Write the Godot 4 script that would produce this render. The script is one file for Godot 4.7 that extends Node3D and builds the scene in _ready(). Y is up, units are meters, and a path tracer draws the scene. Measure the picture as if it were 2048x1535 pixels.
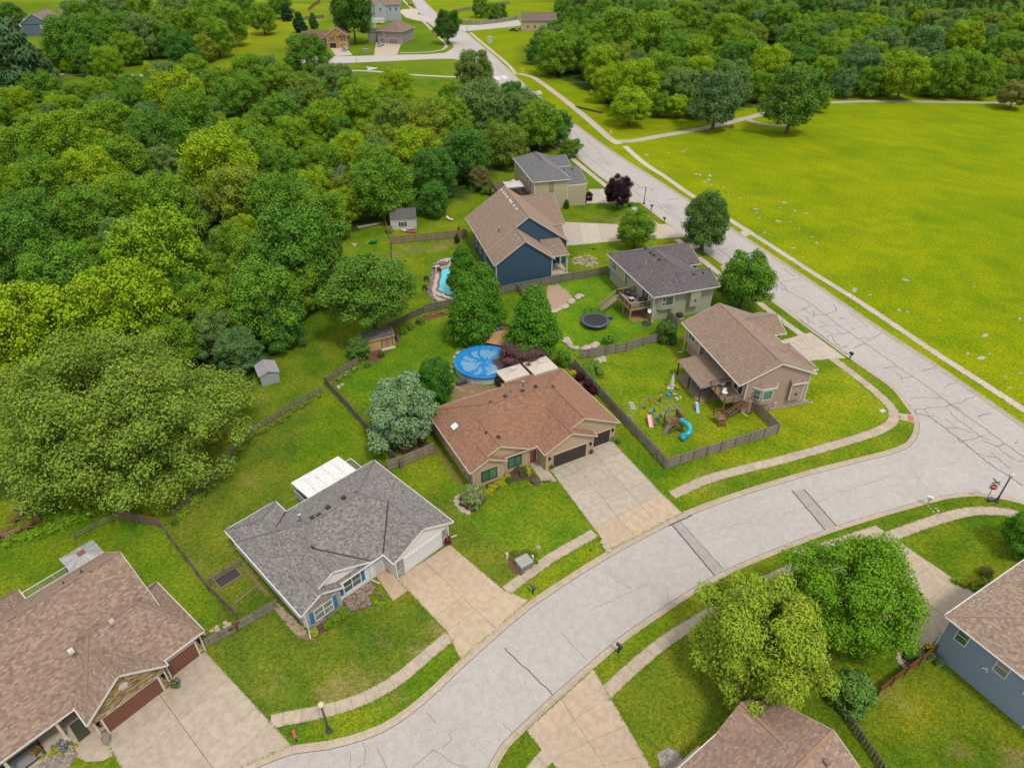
extends Node3D
# A suburb seen from about sixty metres up: houses round a curving street, a wood behind them, a field beyond the main road.

# ------------------------------------------------------------------ helpers
class MB:
	var v := PackedVector3Array()
	var n := PackedVector3Array()
	var c := PackedColorArray()
	var col := Color.WHITE
	func tri(a: Vector3, b: Vector3, d: Vector3) -> void:      # counter-clockwise seen from outside
		var nn := (b - a).cross(d - a).normalized()
		v.append(a); v.append(d); v.append(b)
		n.append(nn); n.append(nn); n.append(nn)
		c.append(col); c.append(col); c.append(col)
	func quad(a: Vector3, b: Vector3, d: Vector3, e: Vector3) -> void:
		tri(a, b, d); tri(a, d, e)
	func fan(p: Array) -> void:
		for i in range(1, p.size() - 1): tri(p[0], p[i], p[i + 1])
	func hexa(p: Array) -> void:                                # eight corners: 0-3 the bottom, 4-7 the top, both counter-clockwise from above
		quad(p[3], p[2], p[1], p[0]); quad(p[4], p[5], p[6], p[7])
		for i in 4:
			var j := (i + 1) % 4
			quad(p[i], p[j], p[j + 4], p[i + 4])
	func box(a: Vector3, b: Vector3, t := Transform3D.IDENTITY) -> void:
		var p := []
		for y in [a.y, b.y]:
			for q in [Vector3(a.x, y, b.z), Vector3(b.x, y, b.z), Vector3(b.x, y, a.z), Vector3(a.x, y, a.z)]: p.append(t * q)
		hexa(p)
	func bar(p: Vector3, q: Vector3, w: float, h: float) -> void:   # a beam from p to q, w across, h high
		var d := (q - p).normalized()
		var s := d.cross(Vector3.UP)
		if s.length() < 0.01: s = Vector3.RIGHT
		s = s.normalized() * w * 0.5
		var u := s.cross(d).normalized() * h * 0.5
		hexa([p - s - u, p + s - u, q + s - u, q - s - u, p - s + u, p + s + u, q + s + u, q - s + u])
	func cyl(p: Vector3, q: Vector3, r0: float, r1: float, seg := 8, caps := true) -> void:
		var d := (q - p).normalized()
		var s := d.cross(Vector3(0.31, 0.9, 0.3)).normalized()
		var t := s.cross(d)
		for i in seg:
			var a := TAU * i / seg
			var b := TAU * (i + 1) / seg
			var e := s * cos(a) + t * sin(a)
			var f := s * cos(b) + t * sin(b)
			quad(p + f * r0, p + e * r0, q + e * r1, q + f * r1)
			if caps:
				tri(q, q + f * r1, q + e * r1); tri(p, p + e * r0, p + f * r0)
	func lathe(o: Vector3, pr: Array, seg := 12) -> void:      # profile of Vector2(radius, height), bottom to top
		for k in pr.size() - 1:
			for i in seg:
				var a := TAU * i / seg
				var b := TAU * (i + 1) / seg
				var e := Vector3(cos(a), 0, -sin(a))
				var f := Vector3(cos(b), 0, -sin(b))
				var y0: Vector3 = Vector3.UP * pr[k].y
				var y1: Vector3 = Vector3.UP * pr[k + 1].y
				quad(o + e * pr[k].x + y0, o + f * pr[k].x + y0, o + f * pr[k + 1].x + y1, o + e * pr[k + 1].x + y1)
	func slab(p: PackedVector2Array, y0: float, y1: float) -> void:  # a flat piece with any outline (x, z)
		if not Geometry2D.is_polygon_clockwise(p): p.reverse()       # x right, z down: clockwise in numbers is counter-clockwise seen from above
		var t := Geometry2D.triangulate_polygon(p)
		for i in range(0, t.size(), 3):
			var a := Vector3(p[t[i]].x, y1, p[t[i]].y)
			var b := Vector3(p[t[i + 1]].x, y1, p[t[i + 1]].y)
			var d := Vector3(p[t[i + 2]].x, y1, p[t[i + 2]].y)
			if (b - a).cross(d - a).y > 0: tri(a, b, d)
			else: tri(a, d, b)
		for i in p.size():
			var q := p[(i + 1) % p.size()]
			var m := p[i]
			var e := Vector3(m.x, y0, m.y)
			var f := Vector3(q.x, y0, q.y)
			quad(e, f, f + Vector3.UP * (y1 - y0), e + Vector3.UP * (y1 - y0))
	func mesh() -> ArrayMesh:
		var a := []
		a.resize(Mesh.ARRAY_MAX)
		a[Mesh.ARRAY_VERTEX] = v; a[Mesh.ARRAY_NORMAL] = n; a[Mesh.ARRAY_COLOR] = c
		var m := ArrayMesh.new()
		m.add_surface_from_arrays(Mesh.PRIMITIVE_TRIANGLES, a)
		return m

var R := RandomNumberGenerator.new()
var M := {}
var used := {}

func K(r: float, g: float, b: float) -> Color: return Color(r, g, b)
func vary(c: Color, a: float) -> Color:
	var f := 1.0 + R.randf_range(-a, a)
	return Color(c.r * f, c.g * f, c.b * f)
func pl(a: Array) -> PackedVector2Array:
	var o := PackedVector2Array()
	for i in range(0, a.size(), 2): o.append(Vector2(a[i], a[i + 1]))
	return o
func numbered(s: String) -> String:
	used[s] = used.get(s, -1) + 1
	return s if used[s] == 0 else "%s_%03d" % [s, used[s]]
func put(called: String, mesh: Mesh, m: Material, parent: Node) -> MeshInstance3D:
	var o := MeshInstance3D.new()
	o.name = called
	o.mesh = mesh
	o.set_surface_override_material(0, m)
	o.cast_shadow = GeometryInstance3D.SHADOW_CASTING_SETTING_ON
	parent.add_child(o, true)
	return o
func obj(called: String, b: MB, m: Material, parent: Node) -> MeshInstance3D:
	if b.v.is_empty(): return null
	return put(called, b.mesh(), m, parent)
func tag(o: Node, label: String, category: String, group := "", kind := "") -> Node:
	o.set_meta("label", label)
	if category: o.set_meta("category", category)
	if group: o.set_meta("group", group)
	if kind: o.set_meta("kind", kind)
	return o
func thing(called: String, label: String, category: String, at: Vector3, turn := 0.0, group := "") -> Node3D:
	var o := Node3D.new()
	o.name = numbered(called)
	add_child(o)
	o.position = at
	o.rotation_degrees.y = turn
	tag(o, label, category, group)
	return o
func single(called: String, label: String, category: String, b: MB, m: Material, at: Vector3, turn := 0.0, group := "") -> MeshInstance3D:
	var o := obj(numbered(called), b, m, self)
	o.position = at
	o.rotation_degrees.y = turn
	tag(o, label, category, group)
	return o
func setting(called: String, b: MB, m: Material, label: String) -> MeshInstance3D:
	var o := obj(numbered(called), b, m, self)
	o.set_meta("kind", "structure"); o.set_meta("label", label)
	return o
func ground_node(called: String, label: String) -> Node3D:
	var o := Node3D.new()
	o.name = numbered(called)
	add_child(o)
	o.set_meta("kind", "structure"); o.set_meta("label", label)
	return o
func copy(o: Node3D, at: Vector3, turn: float, label := "") -> Node3D:
	var d: Node3D = o.duplicate()
	d.name = numbered(String(o.name).trim_suffix("_" + String(o.name).right(3)) if String(o.name).right(3).is_valid_int() else String(o.name))
	add_child(d)
	d.position = at
	d.rotation_degrees.y = turn
	if label: d.set_meta("label", label)
	return d

# ------------------------------------------------------------------ materials
func noise_tex(size: int, freq: float, octaves: int, lo: Color, hi: Color, sd: int, power := 1.0, freq2 := 0.0) -> ImageTexture:
	var f := FastNoiseLite.new()
	f.seed = sd
	f.frequency = freq
	f.fractal_octaves = octaves
	f.noise_type = FastNoiseLite.TYPE_SIMPLEX_SMOOTH
	var d := f.get_seamless_image(size, size).get_data()
	var d2 := PackedByteArray()
	if freq2 > 0.0:
		f.frequency = freq2; f.seed = sd + 7
		d2 = f.get_seamless_image(size, size).get_data()
	var o := PackedByteArray()
	o.resize(size * size * 3)
	var lut := []
	for i in 256:
		var t := pow(i / 255.0, power)
		lut.append([int(255 * lerpf(lo.r, hi.r, t)), int(255 * lerpf(lo.g, hi.g, t)), int(255 * lerpf(lo.b, hi.b, t))])
	for i in size * size:
		var q: int = d[i]
		if freq2 > 0.0: q = (q * 3 + d2[i] * 2) / 5
		var e: Array = lut[q]
		o[i * 3] = e[0]; o[i * 3 + 1] = e[1]; o[i * 3 + 2] = e[2]
	var im := Image.create_from_data(size, size, false, Image.FORMAT_RGB8, o)
	im.generate_mipmaps()
	return ImageTexture.create_from_image(im)
func bump_tex(size: int, freq: float, sd: int) -> NoiseTexture2D:
	var t := NoiseTexture2D.new()
	var f := FastNoiseLite.new()
	f.seed = sd; f.frequency = freq; f.fractal_octaves = 4
	t.noise = f; t.width = size; t.height = size; t.seamless = true; t.as_normal_map = true; t.bump_strength = 6.0
	return t
func mat(rough: float, tex: Texture2D = null, tile := 1.0, metal := 0.0, bump: Texture2D = null, depth := 0.5) -> StandardMaterial3D:
	var m := StandardMaterial3D.new()
	m.vertex_color_use_as_albedo = true
	m.albedo_color = Color(0.8, 0.8, 0.8).linear_to_srgb()
	m.roughness = rough
	m.metallic = metal
	if tex or bump:
		m.uv1_triplanar = true
		m.uv1_world_triplanar = true
		m.uv1_scale = Vector3.ONE / tile
	if tex: m.albedo_texture = tex
	if bump:
		m.normal_enabled = true
		m.normal_texture = bump
		m.normal_scale = depth
	return m
func leaf_mat(c: Color) -> StandardMaterial3D:
	var m := StandardMaterial3D.new()
	m.vertex_color_use_as_albedo = true
	m.albedo_color = c.linear_to_srgb()
	m.roughness = 0.62
	m.metallic_specular = 0.15
	m.backlight_enabled = true
	m.backlight = Color(c.r * 0.5, c.g * 0.55, c.b * 0.25).linear_to_srgb()
	m.cull_mode = BaseMaterial3D.CULL_DISABLED
	return m
func make_materials() -> void:
	var grass := noise_tex(1024, 0.05, 4, Color(0.46, 0.47, 0.42), Color(1.0, 1.0, 0.95), 3, 1.0, 0.02)
	var fine := noise_tex(512, 0.03, 5, Color(0.80, 0.80, 0.80), Color(1, 1, 1), 11)
	var speck := noise_tex(512, 0.12, 3, Color(0.74, 0.73, 0.73), Color(1, 1, 1), 21, 0.7, 0.02)
	var bark := noise_tex(512, 0.09, 4, Color(0.55, 0.53, 0.52), Color(1, 1, 1), 31)
	var asphalt := noise_tex(1024, 0.05, 5, Color(0.80, 0.795, 0.79), Color(1, 1, 1), 41, 0.8, 0.012)
	var soft := bump_tex(512, 0.06, 5)
	M.grass = mat(0.95, grass, 14.0, 0.0, bump_tex(1024, 0.09, 8), 0.9)
	M.grass.metallic_specular = 0.08
	M.road = mat(0.9, asphalt, 13.0, 0.0, soft, 0.08)
	M.concrete = mat(0.88, noise_tex(1024, 0.008, 6, Color(0.80, 0.78, 0.745), Color(1, 1, 1), 51, 0.9, 0.03), 8.0, 0.0, soft, 0.06)
	M.paint = mat(0.65, fine, 2.0)
	M.rough = mat(0.92, speck, 1.5, 0.0, soft, 0.4)
	M.wood = mat(0.85, bark, 1.2, 0.0, soft, 0.5)
	M.roof = mat(0.93, speck, 0.7, 0.0, soft, 0.35)
	M.roof.metallic_specular = 0.25
	M.mulch = mat(0.97, bark, 1.0, 0.0, soft, 1.0)
	M.stone = mat(0.9, noise_tex(512, 0.05, 5, Color(0.55, 0.53, 0.5), Color(1, 1, 1), 61), 1.4, 0.0, soft, 0.8)
	M.plastic = mat(0.38)
	M.metal = mat(0.35, fine, 1.0, 0.85)
	M.car = mat(0.25)
	M.car.clearcoat_enabled = true
	M.car.clearcoat = 0.8
	M.glass = mat(0.06)
	M.glass.metallic_specular = 0.8
	M.cloth = mat(0.9, fine, 0.8)
	M.cloth.rim_enabled = true
	M.cloth.rim = 0.25
	M.cover = mat(0.3)
	M.puddle = mat(0.03)
	M.puddle.transparency = BaseMaterial3D.TRANSPARENCY_ALPHA
	M.puddle.albedo_color = Color(1, 1, 1, 0.55)
	M.pool = mat(0.05)
	M.net_mat = mat(0.7)
	M.net = mat(0.8)
	M.net.transparency = BaseMaterial3D.TRANSPARENCY_ALPHA
	M.net.albedo_color = Color(1, 1, 1, 0.32)
	M.trunk = mat(0.95, bark, 0.9, 0.0, soft, 0.8)
	M.stained = mat(0.6, noise_tex(512, 0.012, 5, Color(0.25, 0.24, 0.23), Color(1, 1, 1), 71, 0.13), 4.0)
	M.leaf_plain = mat(0.7)
	M.leaf_plain.albedo_color = Color.WHITE
	M.leaf_plain.cull_mode = BaseMaterial3D.CULL_DISABLED

func stage() -> void:
	var cam := Camera3D.new()
	cam.fov = 59.24
	cam.near = 0.5
	cam.far = 6000.0
	add_child(cam)
	cam.position = Vector3(0, 59, 0)
	cam.rotation_degrees = Vector3(-35.3, 0, 0)
	cam.current = true
	var e := Environment.new()
	e.background_mode = Environment.BG_SKY
	var sm := ProceduralSkyMaterial.new()
	sm.sky_top_color = Color(0.83, 0.835, 0.84)
	sm.sky_horizon_color = Color(0.95, 0.94, 0.92)
	sm.sky_curve = 0.2
	sm.ground_bottom_color = Color(0.35, 0.38, 0.30)
	sm.ground_horizon_color = Color(0.85, 0.87, 0.88)
	sm.sun_angle_max = 5.0
	var sk := Sky.new()
	sk.sky_material = sm
	e.sky = sk
	e.background_energy_multiplier = 0.92
	e.tonemap_mode = Environment.TONE_MAPPER_LINEAR
	e.tonemap_exposure = 1.86
	e.sdfgi_enabled = true
	e.ssao_enabled = true
	e.ssil_enabled = true
	var we := WorldEnvironment.new()
	we.environment = e
	add_child(we)
	var sun := DirectionalLight3D.new()
	sun.light_energy = 0.5
	sun.light_color = Color(1.0, 0.96, 0.9)
	sun.light_angular_distance = 10.0
	sun.shadow_enabled = true
	sun.rotation_degrees = Vector3(-62, 35, 0)
	add_child(sun)

func _ready() -> void:
	R.seed = 20240
	make_materials()
	stage()
	build_ground()
	build_paving()
	build_houses()
	build_fences()
	build_trees()
	build_yards()
	build_far()

# ------------------------------------------------------------------ ground
var n_big := FastNoiseLite.new()
var n_mid := FastNoiseLite.new()
var n_small := FastNoiseLite.new()
var kerb_west := pl([-174.7,-1013.2,-118,-792.4,-77.1,-593.1,-56.8,-486.5,-46.5,-451.6,-35.8,-410.6,-30.5,-386.3,-26.2,-348.6,-18.5,-322.4,-7.1,-284.6,6.2,-242.7,15.1,-209.8,23.4,-179.5,29.1,-165.7,34.9,-147.6,37.4,-139,42.5,-124.7,49.8,-102.4,53.9,-90.5,56.9,-82.4,56.98,-79.21,56.89,-76.96,56.86,-75.42,56.26,-73.72,54.87,-71.53,52.86,-69.47,49.88,-68.1,43.98,-66.16,39.46,-64.69,33.83,-62.63,28.52,-60.57,24.37,-58.77,20.26,-56.78,15.38,-53.86,11.01,-51.11,8.6,-49.41,1.98,-44.36,-1.7,-40.9,-4.98,-37.5,-7.87,-34.33,-10.04,-32.34,-12.2,-30.99,-15.64,-29.9,-18.98,-29.43,-21.39,-28.43,-22.9,-27.61,-25.51,-25.85])
var kerb_east := pl([-155.6,-1013.2,-103.9,-792.4,-67.6,-593.1,-50.3,-516.1,-34.3,-455.7,-25.3,-428.4,-9.5,-361.7,2.7,-305.5,12.9,-262.2,21.2,-232.3,29.5,-203.6,37.6,-179.5,44.3,-159.8,52.4,-135,58.6,-115.7,63,-100.9,67,-89.1,69.4,-81,71.5,-73.72,73,-68.4,77.81,-51.77])
var kerb_south := pl([-2.6,-25.47,-1.62,-26.82,-1.26,-27.61,-0.93,-28.39,-0.09,-29.56,1.18,-30.73,4.14,-33.51,7.68,-36.62,11.67,-40,15.29,-42.53,20.54,-46.03,24.16,-48.04,30.5,-50.97,36.65,-53.56,44.01,-56.21,49.53,-58.01,52.83,-59.02,55.52,-59.48,57.45,-59.53,59.9,-59.02,61.88,-58.18,64.33,-56.21,66.76,-52.14,70.63,-43.13])
var lots := []
var dry := []
const DRY := Color(0.42, 0.36, 0.14)

func lot(a: Array, c: Color) -> void:
	var p := pl(a)
	var b := Rect2(p[0], Vector2.ZERO)
	for q in p: b = b.expand(q)
	lots.append([p, b, c])
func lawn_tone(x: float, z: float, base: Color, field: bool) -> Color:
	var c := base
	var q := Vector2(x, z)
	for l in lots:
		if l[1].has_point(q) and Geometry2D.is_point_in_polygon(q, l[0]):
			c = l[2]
	var a := n_big.get_noise_2d(x, z)
	var b := n_mid.get_noise_2d(x, z)
	var d := n_small.get_noise_2d(x, z)
	var k0 := 0.5 if field else 1.0
	var f := 1.0 + (a * 0.22 + b * 0.26 + d * 0.16) * k0
	c = Color(c.r * f * (1.0 + (b * 0.35 + a * 0.2) * k0), c.g * f, c.b * f)
	if field: c = c.lerp(Color(c.r * 0.80, c.g * 0.86, c.b), clampf(n_mid.get_noise_2d(z * 0.35, x * 0.35) * 1.4, 0.0, 1.0))
	for k in dry:
		var e: float = q.distance_to(k[0]) / k[1]
		if e < 1.0:
			var w := clampf((1.0 - e) * 1.6 + d * 1.5 - 0.25, 0.0, 1.0) * float(k[2])
			c = c.lerp(Color(DRY.r * f, DRY.g * f, DRY.b * f), w)
	return c
func sheet(b: MB, p: PackedVector2Array, y: float, rings: Array, tone: Callable) -> void:
	# rings: [cell, x0, z0, x1, z1], each cut out of the next one
	for k in rings.size():
		var s: float = rings[k][0]
		var x0: float = rings[k][1]
		var z0: float = rings[k][2]
		var nx := int(round((rings[k][3] - x0) / s))
		var nz := int(round((rings[k][4] - z0) / s))
		var inn := []
		var tn := []
		for i in nx + 1:
			for j in nz + 1:
				inn.append(Geometry2D.is_point_in_polygon(Vector2(x0 + i * s, z0 + j * s), p))
				tn.append(null)
		var hole := Rect2()
		if k > 0: hole = Rect2(rings[k - 1][1], rings[k - 1][2], rings[k - 1][3] - rings[k - 1][1], rings[k - 1][4] - rings[k - 1][2])
		var near_edge := {}
		for i in p.size():
			var e := p[i]
			var g := p[(i + 1) % p.size()]
			var m := int(ceil(e.distance_to(g) / (s * 0.45))) + 1
			if m > 4000: m = 4000
			for t in m + 1:
				var h := e.lerp(g, float(t) / m)
				var ci := int(floor((h.x - x0) / s))
				var cj := int(floor((h.y - z0) / s))
				for di in [-1, 0, 1]:
					for dj in [-1, 0, 1]:
						if ci + di >= 0 and cj + dj >= 0 and ci + di < nx and cj + dj < nz: near_edge[(ci + di) * (nz + 1) + cj + dj] = true
		for i in nx:
			for j in nz:
				var cx := x0 + i * s
				var cz := z0 + j * s
				if k > 0 and hole.has_point(Vector2(cx + s * 0.5, cz + s * 0.5)): continue
				var id := i * (nz + 1) + j
				var ids := [id, id + 1, id + nz + 2, id + nz + 1]
				if near_edge.has(id):
					var cell := PackedVector2Array([Vector2(cx, cz), Vector2(cx + s, cz), Vector2(cx + s, cz + s), Vector2(cx, cz + s)])
					for q in Geometry2D.intersect_polygons(cell, p):
						var t := Geometry2D.triangulate_polygon(q)
						for w in range(0, t.size(), 3):
							var e := []
							for u in 3: e.append(q[t[w + u]])
							if (e[1] - e[0]).cross(e[2] - e[0]) > 0: e.reverse()
							for u in [0, 2, 1]:
								b.v.append(Vector3(e[u].x, y, e[u].y)); b.n.append(Vector3.UP); b.c.append(tone.call(e[u].x, e[u].y))
				elif inn[id]:
					var pts := [Vector3(cx, y, cz), Vector3(cx, y, cz + s), Vector3(cx + s, y, cz + s), Vector3(cx + s, y, cz)]
					for u in 4:
						if tn[ids[u]] == null: tn[ids[u]] = tone.call(pts[u].x, pts[u].z)
					for u in [0, 2, 1, 0, 3, 2]:
						b.v.append(pts[u]); b.n.append(Vector3.UP); b.c.append(tn[ids[u]])
func strip(b: MB, p: PackedVector2Array, w: float, y: float) -> void:      # a flat ribbon along a line
	for i in p.size() - 1:
		var d := (p[i + 1] - p[i]).normalized()
		var d0 := d if i == 0 else ((p[i] - p[i - 1]).normalized() + d).normalized()
		var d1 := d if i == p.size() - 2 else ((p[i + 2] - p[i + 1]).normalized() + d).normalized()
		var s0 := Vector2(-d0.y, d0.x) * w * 0.5
		var s1 := Vector2(-d1.y, d1.x) * w * 0.5
		var q := [p[i] - s0, p[i] + s0, p[i + 1] + s1, p[i + 1] - s1]
		var e := []
		for u in q: e.append(Vector3(u.x, y, u.y))
		if (e[1] - e[0]).cross(e[2] - e[0]).y < 0: e.reverse()
		b.quad(e[0], e[1], e[2], e[3])
func along(p: PackedVector2Array, step: float) -> PackedVector2Array:      # a rounded line, points every step metres
	var cv := Curve2D.new()
	for i in p.size():
		var a := p[max(i - 1, 0)]
		var d := p[min(i + 1, p.size() - 1)]
		var h := (d - a) / 6.0
		var l0 := p[i].distance_to(a) / 3.0
		var l1 := p[i].distance_to(d) / 3.0
		cv.add_point(p[i], -h.normalized() * minf(l0, h.length() * 1.2), h.normalized() * minf(l1, h.length() * 1.2))
	var l := cv.get_baked_length()
	var n := int(max(1, round(l / step)))
	var o := PackedVector2Array()
	for i in n + 1: o.append(cv.sample_baked(l * i / n, true))
	return o
func side(p: PackedVector2Array, i: int) -> Vector2:
	var a := p[max(i - 1, 0)]
	var b := p[min(i + 1, p.size() - 1)]
	var d := (b - a).normalized()
	return Vector2(-d.y, d.x)

func build_ground() -> void:
	for k in [[n_big, 1, 0.028], [n_mid, 2, 0.14], [n_small, 3, 0.55]]:
		k[0].seed = k[1]; k[0].frequency = k[2]; k[0].fractal_octaves = 3; k[0].noise_type = FastNoiseLite.TYPE_SIMPLEX_SMOOTH
	var g := MB.new()
	g.col = K(0.20, 0.30, 0.04)
	g.quad(Vector3(-2600, -0.2, 2600), Vector3(2600, -0.2, 2600), Vector3(2600, -0.2, -2640), Vector3(-2600, -0.2, -2640))
	setting("ground", g, M.grass, "grassy ground stretching to the horizon")
	# lots with grass of their own
	lot([-27.65,-56.78,-5.22,-61.01,9.61,-54.02,-0.73,-44.98,-19.99,-29.47,-29.54,-39.11,-42.61,-55.58,-40.12,-68.1,-29,-83], K(0.240, 0.334, 0.039))
	lot([-11.35,-66.12,-5.22,-61.01,9.61,-54.02,2.8,-48.93,-6.12,-55.58], K(0.230, 0.385, 0.029))
	lot([-25.9,-83,-12.89,-68.1,-1.9,-89.9,8.7,-94.4,-7.7,-109.9,-20.3,-95.9], K(0.220, 0.403, 0.026))
	lot([7.3,-118,19.5,-122.4,26.7,-102.6,10.8,-89.9,6.2,-92.8], K(0.220, 0.428, 0.026))
	lot([12,-94.4,26,-94.4,36.63,-75.65,20.43,-65.15], K(0.307, 0.445, 0.026))
	lot([32.69,-76.82,43.6,-85.7,52.4,-88.4,54.38,-75.65,49.59,-71.21,19.83,-58.85,18.63,-62.36], K(0.344, 0.471, 0.023))
	lot([-33.5,-102.6,-21.5,-92.8,-29,-83,-40.12,-68.1,-42.61,-55.58,-46.48,-58.85,-40.6,-81.7], K(0.259, 0.368, 0.033))
	lot([8.01,-33.51,24.27,-46.26,33.19,-50.33,32.83,-38.57,17.87,-27.61,12.84,-27.61], K(0.248, 0.342, 0.033))
	lot([27.79,-31.66,40.12,-38.57,43.85,-29.05,42.96,-27.61,32.55,-27.61], K(0.278, 0.360, 0.029))
	lot([-42.72,-41.94,-46.14,-55.58,-40.51,-54.79,-29.67,-43.74,-30.72,-39.66], K(0.230, 0.394, 0.029))
	lot([-133,-322.4,-154.4,-395.7,-166.9,-505.9,-147.4,-593.1,-124.4,-593.1,-127.1,-505.9,-116.3,-372.9,-118.2,-346], K(0.403, 0.496, 0.026))
	# leaf litter and undergrowth on the floor of the woods
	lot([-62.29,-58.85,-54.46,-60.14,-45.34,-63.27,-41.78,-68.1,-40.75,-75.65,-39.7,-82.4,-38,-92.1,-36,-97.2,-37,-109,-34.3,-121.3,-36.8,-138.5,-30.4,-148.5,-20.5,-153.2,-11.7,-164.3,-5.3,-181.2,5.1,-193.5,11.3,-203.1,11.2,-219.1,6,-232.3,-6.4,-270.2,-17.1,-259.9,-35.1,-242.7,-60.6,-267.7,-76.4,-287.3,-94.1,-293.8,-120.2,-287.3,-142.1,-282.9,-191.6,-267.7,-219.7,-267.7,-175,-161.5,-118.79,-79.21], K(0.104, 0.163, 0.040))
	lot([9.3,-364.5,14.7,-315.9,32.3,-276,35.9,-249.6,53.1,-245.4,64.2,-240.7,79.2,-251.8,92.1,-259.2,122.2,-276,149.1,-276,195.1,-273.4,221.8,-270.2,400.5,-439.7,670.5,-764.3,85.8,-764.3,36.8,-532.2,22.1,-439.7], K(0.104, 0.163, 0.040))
	for k in [[Vector2(-11.32, -34.96), 2.4, 0.5], [Vector2(-9.18, -38.57), 1.3, 0.9], [Vector2(-16.57, -33.51), 2.0, 0.9], [Vector2(-13.41, -34.96), 1.4, 0.8], [Vector2(-15.91, -34.72), 1.6, 0.7], [Vector2(-12.75, -39.66), 0.9, 0.9], [Vector2(-7.14, -40.22), 1.6, 0.7], [Vector2(-8.51, -39.11), 1.0, 0.8], [Vector2(-20.74, -43.13), 2.2, 0.35], [Vector2(-22.45, -34.96), 2.0, 0.25], [Vector2(-18.32, -51.77), 2.0, 0.25], [Vector2(-32.99, -62.36), 2.0, 0.3], [Vector2(-27.99, -58.01), 2.4, 0.3], [Vector2(-34.22, -48.93), 2.2, 0.25], [Vector2(16.13, -81.71), 1.2, 0.4], [Vector2(22.38, -79.21), 1.0, 0.9], [Vector2(24.45, -76.46), 1.0, 0.9], [Vector2(23.13, -71.43), 1.1, 0.9], [Vector2(20.2, -75.08), 1.0, 0.6], [Vector2(25.04, -62.81), 3.0, 0.35], [Vector2(29.86, -64.2), 2.2, 0.3], [Vector2(29.42, -35.96), 2.2, 0.4], [Vector2(35.08, -33.99), 2.2, 0.35], [Vector2(38.36, -29.05), 1.0, 0.9], [Vector2(42.57, -28.22), 2.0, 0.9], [Vector2(20.89, -33.99), 1.5, 0.7], [Vector2(19.72, -38.57), 2.5, 0.3], [Vector2(-20.37, -131.94), 3.0, 0.8], [Vector2(-24.29, -129.95), 3.0, 0.6], [Vector2(-15.3, -133.99), 3.5, 0.9], [Vector2(-12.76, -135.55), 2.5, 0.9], [Vector2(24.85, -148.53), 4.0, 0.7], [Vector2(20.35, -149.45), 4.0, 0.5], [Vector2(-39.58, -72.29), 2.5, 0.4], [Vector2(-39.63, -63.27), 2.5, 0.35], [Vector2(-35.4, -79.21), 2.5, 0.3], [Vector2(-15.13, -35.46), 3.0, 0.4], [Vector2(-6.19, -40.79), 2.0, 0.3], [Vector2(36.72, -60.14), 2.0, 0.2]]:
		dry.append(k)
	var rings := [[0.8, -96.0, -160.0, 96.0, 0.0], [3.2, -192.0, -320.0, 192.0, 0.0], [12.8, -512.0, -576.0, 512.0, 0.0], [102.4, -2560.0, -2624.0, 2560.0, 0.0]]
	var west := kerb_west.duplicate()
	west.append_array(PackedVector2Array([Vector2(-60, -5), Vector2(-2550, -5), Vector2(-2550, -2600), Vector2(kerb_west[0].x, -2600)]))
	var east := kerb_east.duplicate()
	east.append_array(PackedVector2Array([Vector2(2550, -5), Vector2(2550, -2600), Vector2(kerb_east[0].x, -2600)]))
	var south := kerb_south.duplicate()
	south.append_array(PackedVector2Array([Vector2(140, -5), Vector2(-12, -5)]))
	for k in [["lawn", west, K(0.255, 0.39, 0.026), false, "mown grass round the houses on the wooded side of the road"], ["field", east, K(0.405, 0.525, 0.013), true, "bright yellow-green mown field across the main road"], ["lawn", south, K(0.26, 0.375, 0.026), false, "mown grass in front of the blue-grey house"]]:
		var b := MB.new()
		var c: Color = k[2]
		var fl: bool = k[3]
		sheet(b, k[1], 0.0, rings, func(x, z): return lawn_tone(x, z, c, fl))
		setting(k[0], b, M.grass, k[4])
	# the road: one sheet between the kerbs
	var rd := kerb_west.duplicate()
	rd.append_array(PackedVector2Array([Vector2(-34, -8), Vector2(-14, -8)]))
	rd.append_array(kerb_south)
	rd.append_array(PackedVector2Array([Vector2(150, -20), Vector2(200, -40)]))
	var ke := kerb_east.duplicate()
	ke.reverse()
	rd.append_array(ke)
	var road := ground_node("road", "pale grey asphalt road with dark cracks, a side street curving off it")
	var b := MB.new()
	sheet(b, rd, -0.12, [[0.8, -96.0, -160.0, 96.0, 0.0], [3.2, -192.0, -320.0, 192.0, 0.0], [12.8, -512.0, -576.0, 512.0, 0.0], [102.4, -2560.0, -2624.0, 2560.0, 0.0]], func(x, z):
		var f := 1.0 + n_big.get_noise_2d(x * 1.4, z * 1.4) * 0.06 + n_mid.get_noise_2d(x, z) * 0.05 + n_small.get_noise_2d(x, z) * 0.06
		return Color(0.475 * f, 0.443 * f, 0.428 * f))
	obj("asphalt", b, M.road, road)
	build_cracks(road)

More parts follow.
